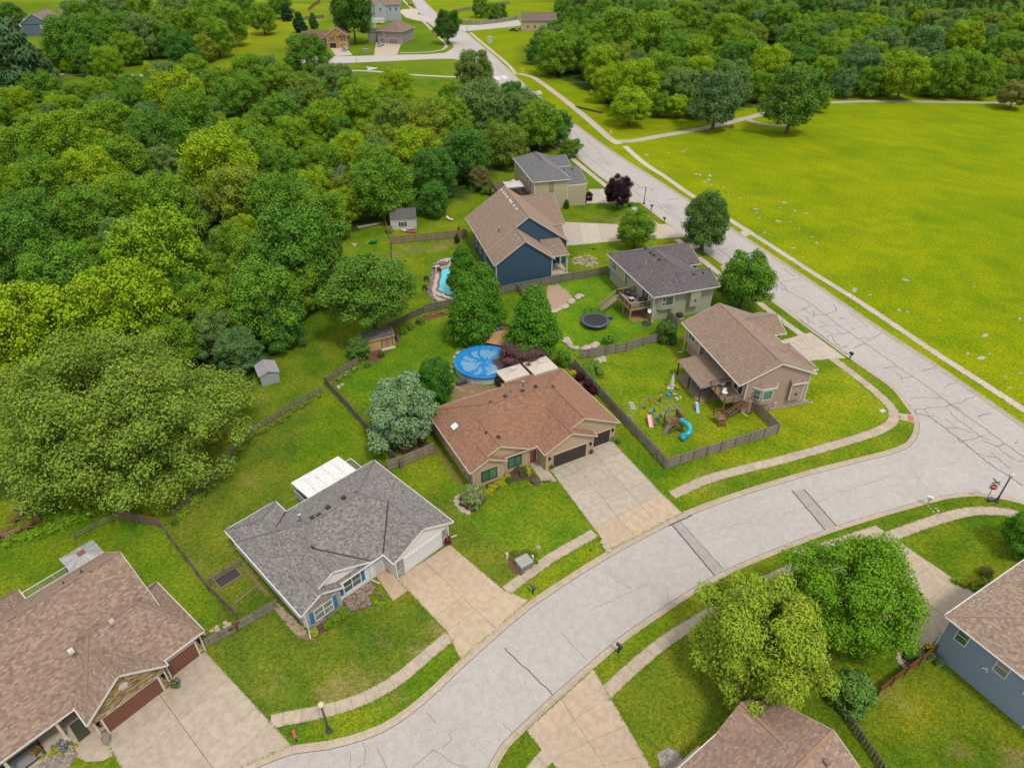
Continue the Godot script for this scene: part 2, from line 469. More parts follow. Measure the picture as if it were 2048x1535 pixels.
func crack(road: Node, a: Array, w := 0.11, rgb := Color(0.055, 0.05, 0.06), jit := 0.09) -> void:
	var p := pl(a)
	var o := PackedVector2Array()
	for i in p.size() - 1:
		var l := p[i].distance_to(p[i + 1])
		var n := int(ceil(l / 0.5))
		var s := (p[i + 1] - p[i]).orthogonal().normalized()
		for t in n: o.append(p[i].lerp(p[i + 1], float(t) / n) + s * (0.0 if t == 0 and i == 0 else R.randf_range(-jit, jit)))
	o.append(p[p.size() - 1])
	var b := MB.new()
	b.col = rgb
	strip(b, o, w * R.randf_range(0.6, 0.95), -0.116 + R.randf() * 0.003)
	obj("crack", b, M.rough, road)
func build_cracks(road: Node) -> void:
	for a in [[54,-109.9,55.4,-105,56.7,-100.6,57.9,-96.7,58.6,-95.1,60.7,-88.4,61.8,-85.5,63,-81.5,63.4,-79.9], [63.4,-79.9,63.9,-78.4,64.5,-76.2,65.3,-73.7,66.5,-69.5,67.4,-67,68.9,-61.7], [-7.8,-336.2,6.6,-262.2,15.4,-223.8,22.4,-195.3,27.3,-179.5,30.4,-169.4,33.8,-160.8,37.5,-151.6,41.2,-140.4,44.4,-130.7,48.4,-119.7,54,-109.9]]: crack(road, a, 0.13)
	for a in [[50.4,-103.1,52.4,-97.2,54.5,-90.9,56.1,-85.5,57,-82.1,57.5,-79.9,57.7,-78], [58,-77,57.8,-76.1,59.2,-75.6,60.1,-73,61.1,-69.5,61.9,-66.2,62.5,-64.6,63.9,-61.5]]: crack(road, a, 0.14)
	for a in [[58,-77.3,59.4,-77.3,60.6,-77.7,62.6,-77.7,63.9,-78.4,65.6,-78.8,66.6,-79.5,68.6,-80.4], [58.8,-79.9,60.3,-80,61.7,-80,63.4,-79.9], [59.4,-77.3,59.3,-75.6,60.2,-75.7,60.5,-75.1], [63.4,-78.7,63.7,-78,64.6,-77.2], [62.5,-77.5,63,-76.7,62.7,-75.8], [61.3,-75.2,61.6,-73.7,61.6,-73,62.5,-72.6,63.3,-71.9], [60.1,-73,61.6,-72.9], [62.7,-75.8,63.3,-73.9,63.8,-72.1,63.9,-71.1,64.7,-71.3], [63.9,-71.1,62.9,-70.6,61.5,-70.3,60.6,-69.7,60.7,-70.8], [63.9,-71.1,64.7,-70.3], [63.8,-70.4,64.9,-69.1,66.5,-69.5], [65,-69,65.4,-67.2,66,-66,66.8,-66.1], [61.1,-69.5,61.6,-67.7,62.6,-67,63.7,-66.8,64.2,-64.6], [63.5,-67.7,63.7,-66.8], [66.1,-75.4,67.1,-75.9,68.4,-76.2], [67.9,-69.7,68.4,-70], [58,-87.6,59.5,-88.1,60.6,-88.3], [59.6,-86.9,60,-85.1,61.8,-85.5], [60,-85.1,59.4,-84.6], [63.8,-87,66.4,-87.9], [65.1,-82.6,66.3,-83.4,67.5,-83.8], [56.1,-93.7,57.6,-94.6,58.6,-95.1], [59.3,-96.1,61.1,-97.2,62.8,-98.6], [58.2,-96.7,60,-96.9], [53,-97.2,55.6,-98.3,57.4,-98.6], [53.9,-97.2,53.6,-95.4,54.2,-93.9,55.3,-94.2], [52.7,-100.4,54.2,-101,55.8,-101.1,56.8,-100.4], [52.5,-106.8,54.2,-108.2], [52.5,-106.8,53.1,-104.6,55.7,-104.8,58.2,-106.2], [58.2,-106.2,58.5,-108.4], [54,-106.4,53.5,-104.6,53.1,-103.7], [51.9,-104.2,51.9,-102.3,52.5,-101.4], [53.9,-102.7,54.2,-101.4], [55.3,-99.7,56,-97.9], [53,-99.7,54.2,-98.1], [57.4,-103.3,58.4,-103.8,58.6,-102.9], [60,-105.8,60.8,-103.5,61.3,-100.6], [58.2,-100.4,58.6,-99.5], [52,-107.4,52.6,-106.8,51.5,-106.2]]: crack(road, a, 0.10)
	for a in [[29.7,-181.8,31,-177.8,32.9,-171.7,34.8,-168], [34,-170.6,35.9,-170.2,35.3,-167.7], [35.1,-169.5,38.9,-170.2], [33.9,-160.7,36.3,-162.1], [35.4,-160.1,36.2,-156.5], [37.4,-159.7,37.9,-155.8,39.3,-154.6], [37.3,-158.4,38.9,-155.8], [36.7,-159.1,37.5,-153.3], [38.5,-151.5,39.4,-148.5], [30.3,-169.5,32.4,-170.2,33.9,-171.7], [31.1,-168,31.9,-165.2], [31.4,-182.6,34.8,-183.6], [36.2,-156.5,38.8,-158.1], [38.1,-161.7,41.8,-163.1], [41.9,-131.7,43.5,-132.5,46,-133.2], [42.3,-131.7,43.4,-129.3], [54.3,-123.3,55.3,-119.4], [51.1,-118.1,51.7,-117.5,56.1,-119], [51.7,-117.5,51.9,-113.9], [50.2,-117.7,50.8,-116.1,49.7,-113.9]]: crack(road, a, 0.12)
	for a in [[19.6,-223.6,20.9,-216.9,21.2,-208.9,22.5,-204.4], [23.2,-216.9,23.9,-208.9,26.7,-202.9], [24.3,-195.8,27,-190.4,28.4,-191.7], [25.3,-201.5,26.5,-193.1,27.5,-187.8], [20.3,-220.2,26,-221.9], [30.2,-202.9,35.2,-207.4]]: crack(road, a, 0.12)
	for a in [[-0.7,-38.9,0.2,-37.8,1.1,-37,2.3,-35.6,3,-34.9,3.7,-34.1]]: crack(road, a, 0.13, Color(0.07, 0.09, 0.03))
	for a in [[-6.7,-29.2,-5.5,-28.3,-4.3,-27.8,-2.7,-27.5], [-6.7,-29.2,-8.4,-27.7], [-11.6,-29.3,-10.9,-28.2,-10.5,-27.6], [-13.9,-29,-13.6,-27.6], [-13,-29.8,-12.5,-28.9,-12.4,-27.9,-13.1,-27.6], [-7.7,-32.4,-6.7,-31.5], [6.3,-46.7,6.9,-46], [4.8,-40.7,6.2,-38.8,7.3,-37.6], [-5.5,-30.6,-5.3,-30,-6,-29.3], [-0.8,-31.5,0,-30.6], [10.4,-48.1,11.3,-46.8,12.5,-46]]: crack(road, a, 0.05, Color(0.16, 0.15, 0.15))
	for a in [[10.6,-48.1,12.7,-45.9], [8,-43.2,11.2,-44.8,14.7,-46.6], [22,-53.8,28.3,-55.5], [32.1,-56.6,35.5,-57.8,39,-59.6], [16.5,-46.2,16.2,-44.5], [39,-59.8,42.8,-61.1,48.2,-63.3], [55.1,-64.9,58.1,-66], [51.5,-65.6,51.5,-62.5]]: crack(road, a, 0.045, Color(0.22, 0.21, 0.21))
	# two trench patches across the side street, tarred along their edges
	for q in [[18.8,-54.9,19.8,-55.5,23.1,-48.5,22,-47.5], [34.7,-60.6,36.3,-60.9,38.1,-54.2,36.6,-53.4]]:
		var p := pl(q)
		var b := MB.new()
		b.col = K(0.40, 0.36, 0.35)
		var o := PackedVector2Array()
		for i in p: o.append(i)
		b.slab(o, -0.13, -0.115)
		obj("trench_patch", b, M.road, road)
		crack(road, [p[0].x, p[0].y, p[3].x, p[3].y], 0.16, Color(0.055, 0.05, 0.06), 0.03)
		crack(road, [p[1].x, p[1].y, p[2].x, p[2].y], 0.15, Color(0.055, 0.05, 0.06), 0.03)
	crack(road, [18.33,-54.79,19.64,-55.5,21.44,-56.46], 0.14)
	# the worn white bars of the crossing far up the main road
	for q in [[-8.3,-308.5,-6,-310.6,-4.2,-304.5,-6.2,-301.5], [-5.1,-311.6,-3.2,-312.7,-1.3,-306.5,-3.1,-303.5], [-12.2,-306.5,-10.1,-307.5,-8.3,-300.5,-10.3,-299.5]]:
		var b := MB.new()
		b.col = K(0.72, 0.72, 0.72)
		b.slab(pl(q), -0.13, -0.112)
		obj("crossing_bar", b, M.rough, road)

# ------------------------------------------------------------------ kerbs, pavements, driveways
const CONC := Color(0.50, 0.42, 0.345)
const PALE := Color(0.54, 0.475, 0.415)
func kerb(called: String, p: PackedVector2Array, sgn: float, label: String) -> void:
	var o := ground_node(called, label)
	var q := along(p, 1.5)
	var prof := [Vector2(-0.02, -0.19), Vector2(-0.02, 0.022), Vector2(0.13, 0.02), Vector2(0.20, -0.075), Vector2(0.66, -0.100), Vector2(0.66, -0.19)]
	var seam := PackedVector2Array()
	for k in q.size(): seam.append(q[k] + side(q, k) * sgn * 0.68)
	var sb := MB.new()
	sb.col = K(0.10, 0.09, 0.085)
	strip(sb, seam, 0.07, -0.1165)
	obj("tar_seam", sb, M.rough, o)
	var i := 0
	while i < q.size() - 1:
		var far := q[i].y < -170.0
		var j: int = min(i + (8 if far else 2), q.size() - 1)
		var b := MB.new()
		b.col = vary(CONC, 0.06)
		for k in range(i, j):
			var s0 := side(q, k) * sgn
			var s1 := side(q, k + 1) * sgn
			var a0 := q[k]
			var a1 := q[k + 1]
			if k == j - 1: a1 = a1.lerp(a0, 0.012)
			for m in prof.size() - 1:
				var e := []
				for u in [[a0, s0, m], [a1, s1, m], [a1, s1, m + 1], [a0, s0, m + 1]]:
					var w: Vector2 = u[0] + u[1] * prof[u[2]].x
					e.append(Vector3(w.x, prof[u[2]].y, w.y))
				if sgn > 0: b.quad(e[0], e[1], e[2], e[3])
				else: b.quad(e[3], e[2], e[1], e[0])
		obj("kerb_section", b, M.concrete, o)
		i = j
func walk(called: String, a: Array, w: float, step: float, label: String, rgb := CONC, y := 0.025) -> Node3D:
	var o := ground_node(called, label)
	var q := along(pl(a), step)
	var bed := MB.new()
	bed.col = K(0.16, 0.13, 0.09)
	strip(bed, q, w - 0.06, 0.006)
	obj("bed", bed, M.mulch, o)
	for i in q.size() - 1:
		var s0 := side(q, i) * w * 0.5
		var s1 := side(q, i + 1) * w * 0.5
		var g := 0.012 / maxf(q[i].distance_to(q[i + 1]), 0.1)
		var a0 := q[i].lerp(q[i + 1], g)
		var a1 := q[i + 1].lerp(q[i], g)
		var b := MB.new()
		b.col = vary(rgb, 0.07)
		b.slab(PackedVector2Array([a0 - s0, a0 + s0, a1 + s1, a1 - s1]), -0.05, y + R.randf_range(-0.004, 0.004))
		obj("slab", b, M.concrete, o)
	return o
func drive(called: String, qd: Array, nc: int, nr: int, label: String, rgb := CONC, parent: Node3D = null, y := 0.02) -> Node3D:
	# four corners: house left, house right, street right, street left
	var o := parent if parent else ground_node(called, label)
	var p := pl(qd)
	var bed := MB.new()
	bed.col = K(0.14, 0.11, 0.08)
	bed.slab(p.duplicate(), -0.04, 0.007)
	obj("bed", bed, M.mulch, o)
	for i in nc:
		for j in nr:
			var q := PackedVector2Array()
			var g := 0.004
			for u in [Vector2(i + g, j + g), Vector2(i + 1 - g, j + g), Vector2(i + 1 - g, j + 1 - g), Vector2(i + g, j + 1 - g)]:
				q.append(p[0].lerp(p[1], u.x / nc).lerp(p[3].lerp(p[2], u.x / nc), u.y / nr))
			var b := MB.new()
			b.col = vary(rgb, 0.06)
			b.slab(q, -0.03, y + R.randf_range(-0.003, 0.003))
			obj("panel", b, M.concrete, o)
	return o
func plate(called: String, a: Array, rgb: Color, m: Material, label: String, y := 0.015, y0 := -0.06) -> MeshInstance3D:
	var b := MB.new()
	b.col = rgb
	b.slab(pl(a), y0, y)
	return setting(called, b, m, label)

func build_paving() -> void:
	kerb("kerb", kerb_west, -1.0, "concrete kerb along the houses' side of the road and the outer bend")
	kerb("kerb", kerb_east, 1.0, "concrete kerb along the field")
	kerb("kerb", kerb_south, -1.0, "concrete kerb along the inner side of the side street")
	walk("pavement", [75.52,-70.16,73.49,-76.93,71.2,-84.1,68.7,-91.5,66.2,-100.2,63.3,-109.9,59.6,-120.4,55.3,-133.7,50.2,-148.8,45.4,-163.2,40.4,-180.8], 1.5, 3.0, "concrete pavement along the field", PALE)
	walk("pavement", [40.4,-180.8,37.9,-188,35.9,-196.7,34,-207.2], 1.7, 3.0, "cracked pavement leading to the trail", K(0.56, 0.52, 0.48))
	walk("pavement", [32.5,-209.3,30.8,-214.1,25.3,-241,17.1,-276.8,8.7,-307.5,3,-314.8], 2.5, 5.0, "wide concrete path on the far side of the road", PALE)
	walk("pavement", [1.7,-313.7,-1.8,-335,-11.9,-378.8,-23.6,-429.3], 1.5, 6.0, "narrow pavement beside the far green lawn", PALE)
	walk("trail", [30.4,-212.5,36.6,-212.5,44.2,-216.9,62.6,-227.3,78.3,-238.7,88.3,-246.8,102.2,-256.9,117.9,-262.5,137.8,-264.6,156,-263.2,179.6,-261.7,199.4,-259.2], 3.0, 6.0, "grey asphalt walking trail along the wood", K(0.46, 0.42, 0.41))
	walk("trail", [79.2,-239.4,82.4,-232.9,88.7,-230.4,93.3,-231], 2.2, 5.0, "short grey spur of the trail ending at a lone tree", K(0.40, 0.34, 0.33), 0.035)
	walk("pavement", [11.6,-210.8,16,-198.7,20.3,-184.6,24.2,-172,26.8,-163.6], 1.4, 3.0, "pavement in front of the beige house", PALE)
	walk("pavement", [29,-156.7,31.8,-148.5,33.7,-143.2], 1.4, 2.0, "pavement between the driveways of the beige and navy houses", PALE)
	walk("pavement", [35.7,-137.7,38.6,-128,41,-120.3,42,-116.7], 1.4, 2.0, "pavement in front of the sage green house", PALE)
	walk("pavement", [43,-114.3,44.9,-109.3,46.9,-103.1,48.9,-97.7], 1.4, 2.0, "pavement beside the mauve house", PALE)
	walk("pavement", [51.2,-90.5,53.2,-84.6,54.49,-79.71,54.71,-77.05,54.09,-75.19,52.91,-73.72,50.38,-72.07,45.32,-69.95,35.55,-66.31,29.22,-64.2,24.72,-62.54,19.63,-59.71], 1.45, 1.6, "pavement rounding the corner lawn of the mauve house", CONC)
	walk("pavement", [9.52,-53.63,8.32,-52.73,5.95,-51.11,4.27,-49.9,1.66,-47.64,-0.63,-45.55], 1.3, 1.35, "pavement between the driveways of the tan and white houses", CONC)
	walk("pavement", [-6.19,-40.11,-8.25,-38.01,-10.33,-35.86,-12.08,-34.52,-13.67,-33.61,-16.76,-32.53,-21.42,-31.57], 1.3, 1.35, "pavement curving past the white house's front lawn", CONC)
	walk("pavement", [8.28,-33.89,11.7,-36.93,15.78,-40.05,20.19,-42.77,24.43,-45.49,27.78,-47.11,31.58,-48.93], 1.3, 1.35, "pavement under the two big trees", CONC)
	walk("pavement", [41.95,-52.51,45.9,-54.09,50.07,-55.65,54.14,-56.86,56.76,-57.11,59.09,-56.86,60.66,-56.21,63.14,-54.4], 1.4, 1.5, "pavement curving towards the stop sign", CONC)
	walk("pavement", [1.5,-27.01,2.45,-28.06,3.6,-29.18], 1.3, 1.35, "stub of pavement beside the lower driveway", CONC)
	plate("kerb_ramp", [55.1,-76.1,57.1,-75.7,56.4,-73.9,54.5,-74.7], CONC, M.concrete, "concrete kerb ramp at the corner", 0.028)
	plate("tactile_pad", [56.1,-75.6,56.9,-75.4,56.3,-74.1,55.7,-74.4], K(0.55, 0.18, 0.15), M.rough, "red tactile pad set in the kerb ramp", 0.036)
	var d := drive("driveway", [4.52,-65.06,13.36,-70.36,18.45,-59.97,9.47,-54.32], 3, 4, "three car concrete driveway of the tan house", K(0.48, 0.42, 0.36))
	drive("", [9.47,-54.32,18.45,-59.97,20.32,-56.78,11.06,-51.11], 3, 1, "", K(0.55, 0.43, 0.32), d, 0.026)
	plate("front_walk", [2.61,-69.12,4.32,-64.77,5.66,-62.18,3.83,-62.18,2.33,-65.34,1.58,-67.3], CONC, M.concrete, "concrete walk to the tan house's door", 0.014)
	d = drive("driveway", [-12.41,-47.11,-7.08,-51.91,-0.85,-45.62,-6.53,-40.67], 2, 4, "two car concrete driveway of the white house", K(0.55, 0.43, 0.32))
	drive("", [-6.53,-40.67,-0.85,-45.62,1.77,-44.36,-4.94,-37.56], 2, 1, "", K(0.56, 0.45, 0.33), d, 0.026)
	plate("front_walk", [-15.92,-49.34,-14.23,-50.19,-12.41,-47.11,-10.94,-45.62,-12.38,-44.29,-13.98,-46.52], K(0.53, 0.40, 0.29), M.concrete, "concrete walk to the white house's door", 0.014)
	d = drive("driveway", [-35.66,-30.33,-29.92,-38.57,-21.39,-31.48,-27.93,-22.92], 2, 5, "large concrete driveway beside the stone garage", K(0.49, 0.42, 0.35))
	drive("", [-21.39,-31.48,-19,-29.47,-22.82,-27.61,-24.73,-27.09], 1, 1, "", K(0.51, 0.43, 0.35), d, 0.026)
	plate("front_walk", [-35.66,-30.33,-39.33,-32.67,-40.13,-31.66,-37.65,-29.47,-37.07,-28.55,-35.99,-28.1,-34.64,-28.18,-33.36,-29.05], K(0.50, 0.42, 0.34), M.concrete, "curved concrete walk to the porch", 0.014)
	d = drive("driveway", [12.51,-25.85,5.15,-25.85,1.23,-30.73,7.73,-36.62], 2, 4, "tan concrete driveway running out under the drone", K(0.53, 0.42, 0.32))
	drive("driveway", [40.18,-38.41,48.78,-45.17,42.5,-54.79,31.43,-50.9], 2, 5, "concrete driveway of the blue-grey house behind the big trees", K(0.51, 0.42, 0.33))
	drive("driveway", [10.8,-147.6,10.8,-134,23.7,-136.9,24.1,-146.1], 1, 3, "wide pale driveway of the navy house, inner part", PALE)
	drive("driveway", [24.2,-146.3,23.8,-136.9,38,-138.8,35.1,-146.1], 1, 3, "flared pale driveway of the navy house, street end", PALE)
	drive("driveway", [19.7,-169.4,18,-159.1,31.4,-159.8,27.6,-169.7], 2, 3, "pale driveway of the beige house", PALE)
	drive("driveway", [44.6,-95.8,47.2,-89.6,53.5,-90.5,50.7,-98.5], 2, 2, "pale concrete driveway of the mauve house", K(0.55, 0.49, 0.43))
	drive("driveway", [36.7,-119.7,36.8,-115.3,41.9,-115.3,41.2,-119.1], 1, 2, "narrow driveway of the sage green house", PALE)
	for q in [[37.6,-134.5,39.5,-136.1,39.5,-133.5,37.7,-131.9], [50.6,-141.8,53.2,-142.9,53.3,-140.4,50.8,-139], [8.2,-279.4,11,-282.9,11.9,-276.8,9.5,-273.4], [41.9,-124.2,43,-125.2,43,-122.9,41.7,-121.5]]:
		plate("storm_drain_apron", q, PALE, M.concrete, "concrete apron of a street drain", 0.03)
	# grass fringe that hangs over the paving edges
	fringe()

func fringe() -> void:
	var b := MB.new()
	for i in 7:
		var a := TAU * i / 7.0 + R.randf()
		var e := Vector3(cos(a), 0, sin(a))
		var s := Vector3(-e.z, 0, e.x) * 0.035
		var t := e * R.randf_range(0.05, 0.12) + Vector3.UP * R.randf_range(0.04, 0.09)
		b.tri(e * 0.02 - s, e * 0.02 + s, t)
	var xf := []
	var cs := []
	var lines := []
	for k in get_children():
		if k.name.begins_with("pavement") or k.name.begins_with("driveway"):
			for q in k.get_children():
				if q is MeshInstance3D and not String(q.name).begins_with("bed"):
					var v: PackedVector3Array = q.mesh.surface_get_arrays(0)[Mesh.ARRAY_VERTEX]
					lines.append(v)
	var grid := {}
	for v in lines:
		var bb := AABB(v[0], Vector3.ZERO)
		for p in v: bb = bb.expand(p)
		if bb.get_center().z < -140: continue
		# the outline: the last quads are the sides
		var pts := []
		for i in range(6, v.size(), 6): pts.append([v[i], v[i + 2]])
		for e in pts:
			var a: Vector3 = e[0]
			var d: Vector3 = e[1]
			var l := a.distance_to(d)
			var nrm := Vector3(d.z - a.z, 0, a.x - d.x).normalized()
			if nrm.dot((a + d) * 0.5 - bb.get_center()) < 0: nrm = -nrm
			var mid := (a + d) * 0.5 + nrm * 0.35
			var cov := false
			for w in lines:
				if w == v: continue
				if Vector2(w[0].x - mid.x, w[0].z - mid.z).length() > 9.0: continue
				var poly := PackedVector2Array([Vector2(w[0].x, w[0].z), Vector2(w[1].x, w[1].z), Vector2(w[2].x, w[2].z)])
				var poly2 := PackedVector2Array([Vector2(w[3].x, w[3].z), Vector2(w[4].x, w[4].z), Vector2(w[5].x, w[5].z)])
				if Geometry2D.is_point_in_polygon(Vector2(mid.x, mid.z), poly) or Geometry2D.is_point_in_polygon(Vector2(mid.x, mid.z), poly2):
					cov = true
					break
			if cov: continue
			var n := int(l / 0.13)
			for i in n:
				if R.randf() < 0.25: continue
				var p := a.lerp(d, (i + R.randf()) / n) + nrm * R.randf_range(-0.06, 0.05)
				var s := R.randf_range(0.7, 1.6)
				xf.append(Transform3D(Basis(Vector3.UP, R.randf() * TAU).scaled(Vector3.ONE * s), Vector3(p.x, 0.0, p.z)))
				cs.append(vary(K(0.13, 0.22, 0.016), 0.3))
	var mm := MultiMesh.new()
	mm.transform_format = MultiMesh.TRANSFORM_3D
	mm.use_colors = true
	mm.mesh = b.mesh()
	mm.instance_count = xf.size()
	for i in xf.size():
		mm.set_instance_transform(i, xf[i])
		mm.set_instance_color(i, cs[i])
	mm.mesh.surface_set_material(0, M.leaf_plain)
	var o := MultiMeshInstance3D.new()
	o.name = "grass_fringe"
	o.multimesh = mm
	add_child(o)
	tag(o, "ragged grass hanging over the edges of the paving", "grass", "", "stuff")

# ------------------------------------------------------------------ houses
# Overlapping courses: shingles on a roof plane or boards on a wall. The outline q is convex, in (u, v) on the plane O + u U + v V, N outward.
func span(q: PackedVector2Array, v: float) -> Vector2:
	var lo := 1e9
	var hi := -1e9
	for i in q.size():
		var a := q[i]
		var b := q[(i + 1) % q.size()]
		if (a.y <= v and b.y >= v) or (b.y <= v and a.y >= v):
			if absf(a.y - b.y) < 1e-6:
				lo = minf(lo, minf(a.x, b.x)); hi = maxf(hi, maxf(a.x, b.x))
			else:
				var x := a.x + (b.x - a.x) * (v - a.y) / (b.y - a.y)
				lo = minf(lo, x); hi = maxf(hi, x)
	return Vector2(lo, hi)
func courses(b: MB, O: Vector3, U: Vector3, V: Vector3, N: Vector3, q: PackedVector2Array, e: float, lip: float, w: float, pal: Array, spread := 0.08) -> void:
	var v0 := 1e9
	var v1 := -1e9
	for p in q:
		v0 = minf(v0, p.y); v1 = maxf(v1, p.y)
	var n := int(ceil((v1 - v0) / e))
	var flip := U.cross(V).dot(N) < 0
	for k in n:
		var a := v0 + k * e
		var c := minf(a + e, v1)
		var s0 := span(q, a + 1e-4)
		var s1 := span(q, c - 1e-4)
		if s0.x > s0.y or s1.x > s1.y: continue
		var left := minf(s0.x, s1.x)
		var right := maxf(s0.y, s1.y)
		var u := left - R.randf() * w
		while u < right:
			var uw := w * R.randf_range(0.7, 1.3)
			var x := u
			u += uw
			var a0 := clampf(x, s0.x, s0.y)
			var b0 := clampf(x + uw, s0.x, s0.y)
			var a1 := clampf(x, s1.x, s1.y)
			var b1 := clampf(x + uw, s1.x, s1.y)
			if b0 - a0 < 0.004 and b1 - a1 < 0.004: continue
			b.col = vary(pal[R.randi() % pal.size()], spread)
			var A := O + U * a0 + V * a + N * lip
			var B := O + U * b0 + V * a + N * lip
			var C := O + U * b1 + V * c + N * lip * 0.1
			var D := O + U * a1 + V * c + N * lip * 0.1
			if flip:
				b.quad(B, A, D, C); b.quad(B - N * lip, A - N * lip, A, B)
			else:
				b.quad(A, B, C, D); b.quad(A - N * lip, B - N * lip, B, A)

class House:
	var root: Node3D
	var wall := MB.new()
	var deck := MB.new()
	var sh := MB.new()
	var trim := MB.new()
	var cap := MB.new()
	var siding := Color(0.5, 0.4, 0.3)
	var roofs := []
	var white := Color(0.78, 0.77, 0.75)
	var e := 0.16
	var sw := 0.26
	var lap := 0.2

func house(called: String, label: String, at: Vector3, turn: float, siding: Color, roofs: Array) -> House:
	var h := House.new()
	h.root = thing(called, label, "house", at, turn)
	h.siding = siding
	h.roofs = roofs
	return h
func face(h: House, p: Array) -> void:        # one roof plane: p[0] to p[1] is the eave, the rest goes round
	var O: Vector3 = p[0]
	var U: Vector3 = (p[1] - p[0]).normalized()
	var N: Vector3 = (p[1] - p[0]).cross(p[p.size() - 1] - p[0]).normalized()
	if N.y < 0: N = -N
	var V := N.cross(U)
	if V.y < 0: V = -V
	var q := PackedVector2Array()
	for k in p: q.append(Vector2((k - O).dot(U), (k - O).dot(V)))
	courses(h.sh, O + N * 0.012, U, V, N, q, h.e, 0.028, h.sw, h.roofs, 0.12)
	var r := p.duplicate()
	if (r[1] - r[0]).cross(r[2] - r[0]).y < 0: r.reverse()
	h.deck.col = h.roofs[0]
	h.deck.fan(r)
	var under := []
	for k in r: under.append(k - Vector3.UP * 0.16)
	under.reverse()
	h.deck.col = h.white
	h.deck.fan(under)
func edge(h: House, a: Vector3, b: Vector3) -> void:     # fascia board or rake board
	h.trim.col = h.white
	h.trim.bar(a - Vector3.UP * 0.07, b - Vector3.UP * 0.07, 0.05, 0.19)
func gutter(h: House, a: Vector3, b: Vector3, out: Vector3) -> void:
	h.trim.col = h.white
	h.trim.bar(a + out * 0.07 - Vector3.UP * 0.06, b + out * 0.07 - Vector3.UP * 0.06, 0.11, 0.12)
func ridge(h: House, a: Vector3, b: Vector3) -> void:
	var n := int(a.distance_to(b) / 0.3) + 1
	for i in n:
		h.cap.col = vary(h.roofs[0], 0.08)
		var p := a.lerp(b, float(i) / n)
		var q := a.lerp(b, float(i + 1.15) / n)
		h.cap.bar(p + Vector3.UP * 0.03, q + Vector3.UP * 0.045, 0.26, 0.035)
func gable_wall(h: House, O: Vector3, U: Vector3, N: Vector3, half: float, rise: float) -> void:   # triangle of siding from O to O + U * 2 half
	courses(h.wall, O, U, Vector3.UP, N, PackedVector2Array([Vector2(0, 0), Vector2(half * 2, 0), Vector2(half, rise)]), h.lap, 0.018, 60.0, [h.siding], 0.02)
	h.wall.col = h.siding
	h.wall.fan([O, O + U * half * 2, O + U * half + Vector3.UP * rise] if U.cross(Vector3.UP).dot(N) > 0 else [O + U * half * 2, O, O + U * half + Vector3.UP * rise])
# A roof over the rectangle x0..x1, z0..z1 (eave lines). axis "x" or "z" is the ridge. hips: run of the hip at the low and the high end, 0 = gable.
func roof(h: House, x0: float, x1: float, z0: float, z1: float, y: float, rise: float, axis := "x", hip0 := 0.0, hip1 := 0.0, walls := true) -> void:
	var f := func(l: float, w: float, up: float) -> Vector3: return Vector3(l, up, w) if axis == "x" else Vector3(w, up, l)
	var l0 := x0 if axis == "x" else z0
	var l1 := x1 if axis == "x" else z1
	var w0 := z0 if axis == "x" else x0
	var w1 := z1 if axis == "x" else x1
	var m := (w0 + w1) * 0.5
	var A: Vector3 = f.call(l0, w0, y)
	var B: Vector3 = f.call(l1, w0, y)
	var C: Vector3 = f.call(l1, w1, y)
	var D: Vector3 = f.call(l0, w1, y)
	var P: Vector3 = f.call(l0 + maxf(hip0, 0.0), m, y + rise)      # a run below 0 leaves that end open: it dies into another roof
	var Q: Vector3 = f.call(l1 - maxf(hip1, 0.0), m, y + rise)
	face(h, [A, B, Q, P])
	face(h, [D, C, Q, P])
	ridge(h, P, Q)
	var ow: Vector3 = f.call(0.0, 1.0, 0.0)
	gutter(h, A, B, -ow); gutter(h, D, C, ow)
	for k in [[hip0, A, D, P, -1.0, l0], [hip1, B, C, Q, 1.0, l1]]:
		var ol: Vector3 = f.call(k[4], 0.0, 0.0)
		if k[0] > 0.0:
			face(h, [k[1], k[2], k[3]])
			ridge(h, k[1], k[3]); ridge(h, k[2], k[3])
			gutter(h, k[1], k[2], ol)
		elif k[0] == 0.0:
			edge(h, k[1], k[3]); edge(h, k[2], k[3])
			if walls:
				var wi := 0.38
				var half := (w1 - w0) * 0.5 - wi
				var rr := rise * half / ((w1 - w0) * 0.5)
				gable_wall(h, f.call(k[5] - k[4] * 0.34, w0 + wi, y - 0.02), f.call(0.0, 1.0, 0.0), ol, half, rr + wi * rise / ((w1 - w0) * 0.5) - 0.18)
func walls(h: House, x0: float, x1: float, z0: float, z1: float, y0: float, y1: float, rgb = null, boards := true) -> void:
	var c: Color = rgb if rgb != null else h.siding
	var t := [[Vector3(x0, y0, z1), Vector3.RIGHT, Vector3.BACK, x1 - x0], [Vector3(x1, y0, z0), Vector3.LEFT, Vector3.FORWARD, x1 - x0], [Vector3(x0, y0, z0), Vector3.BACK, Vector3.LEFT, z1 - z0], [Vector3(x1, y0, z1), Vector3.FORWARD, Vector3.RIGHT, z1 - z0]]
	h.wall.col = c
	h.wall.box(Vector3(x0, y0, z0), Vector3(x1, y1, z1))
	if boards:
		for k in t: courses(h.wall, k[0], k[1], Vector3.UP, k[2], PackedVector2Array([Vector2(0, 0.25 if y0 < 0.1 else 0.0), Vector2(k[3], 0.25 if y0 < 0.1 else 0.0), Vector2(k[3], y1 - y0), Vector2(0, y1 - y0)]), h.lap, 0.018, 60.0, [c], 0.02)
	h.trim.col = h.white if rgb == null else c
	for k in t: h.trim.box(k[0] - Vector3(0.06, 0, 0.06), Vector3(k[0].x + 0.06, y1 - 0.05, k[0].z + 0.06))
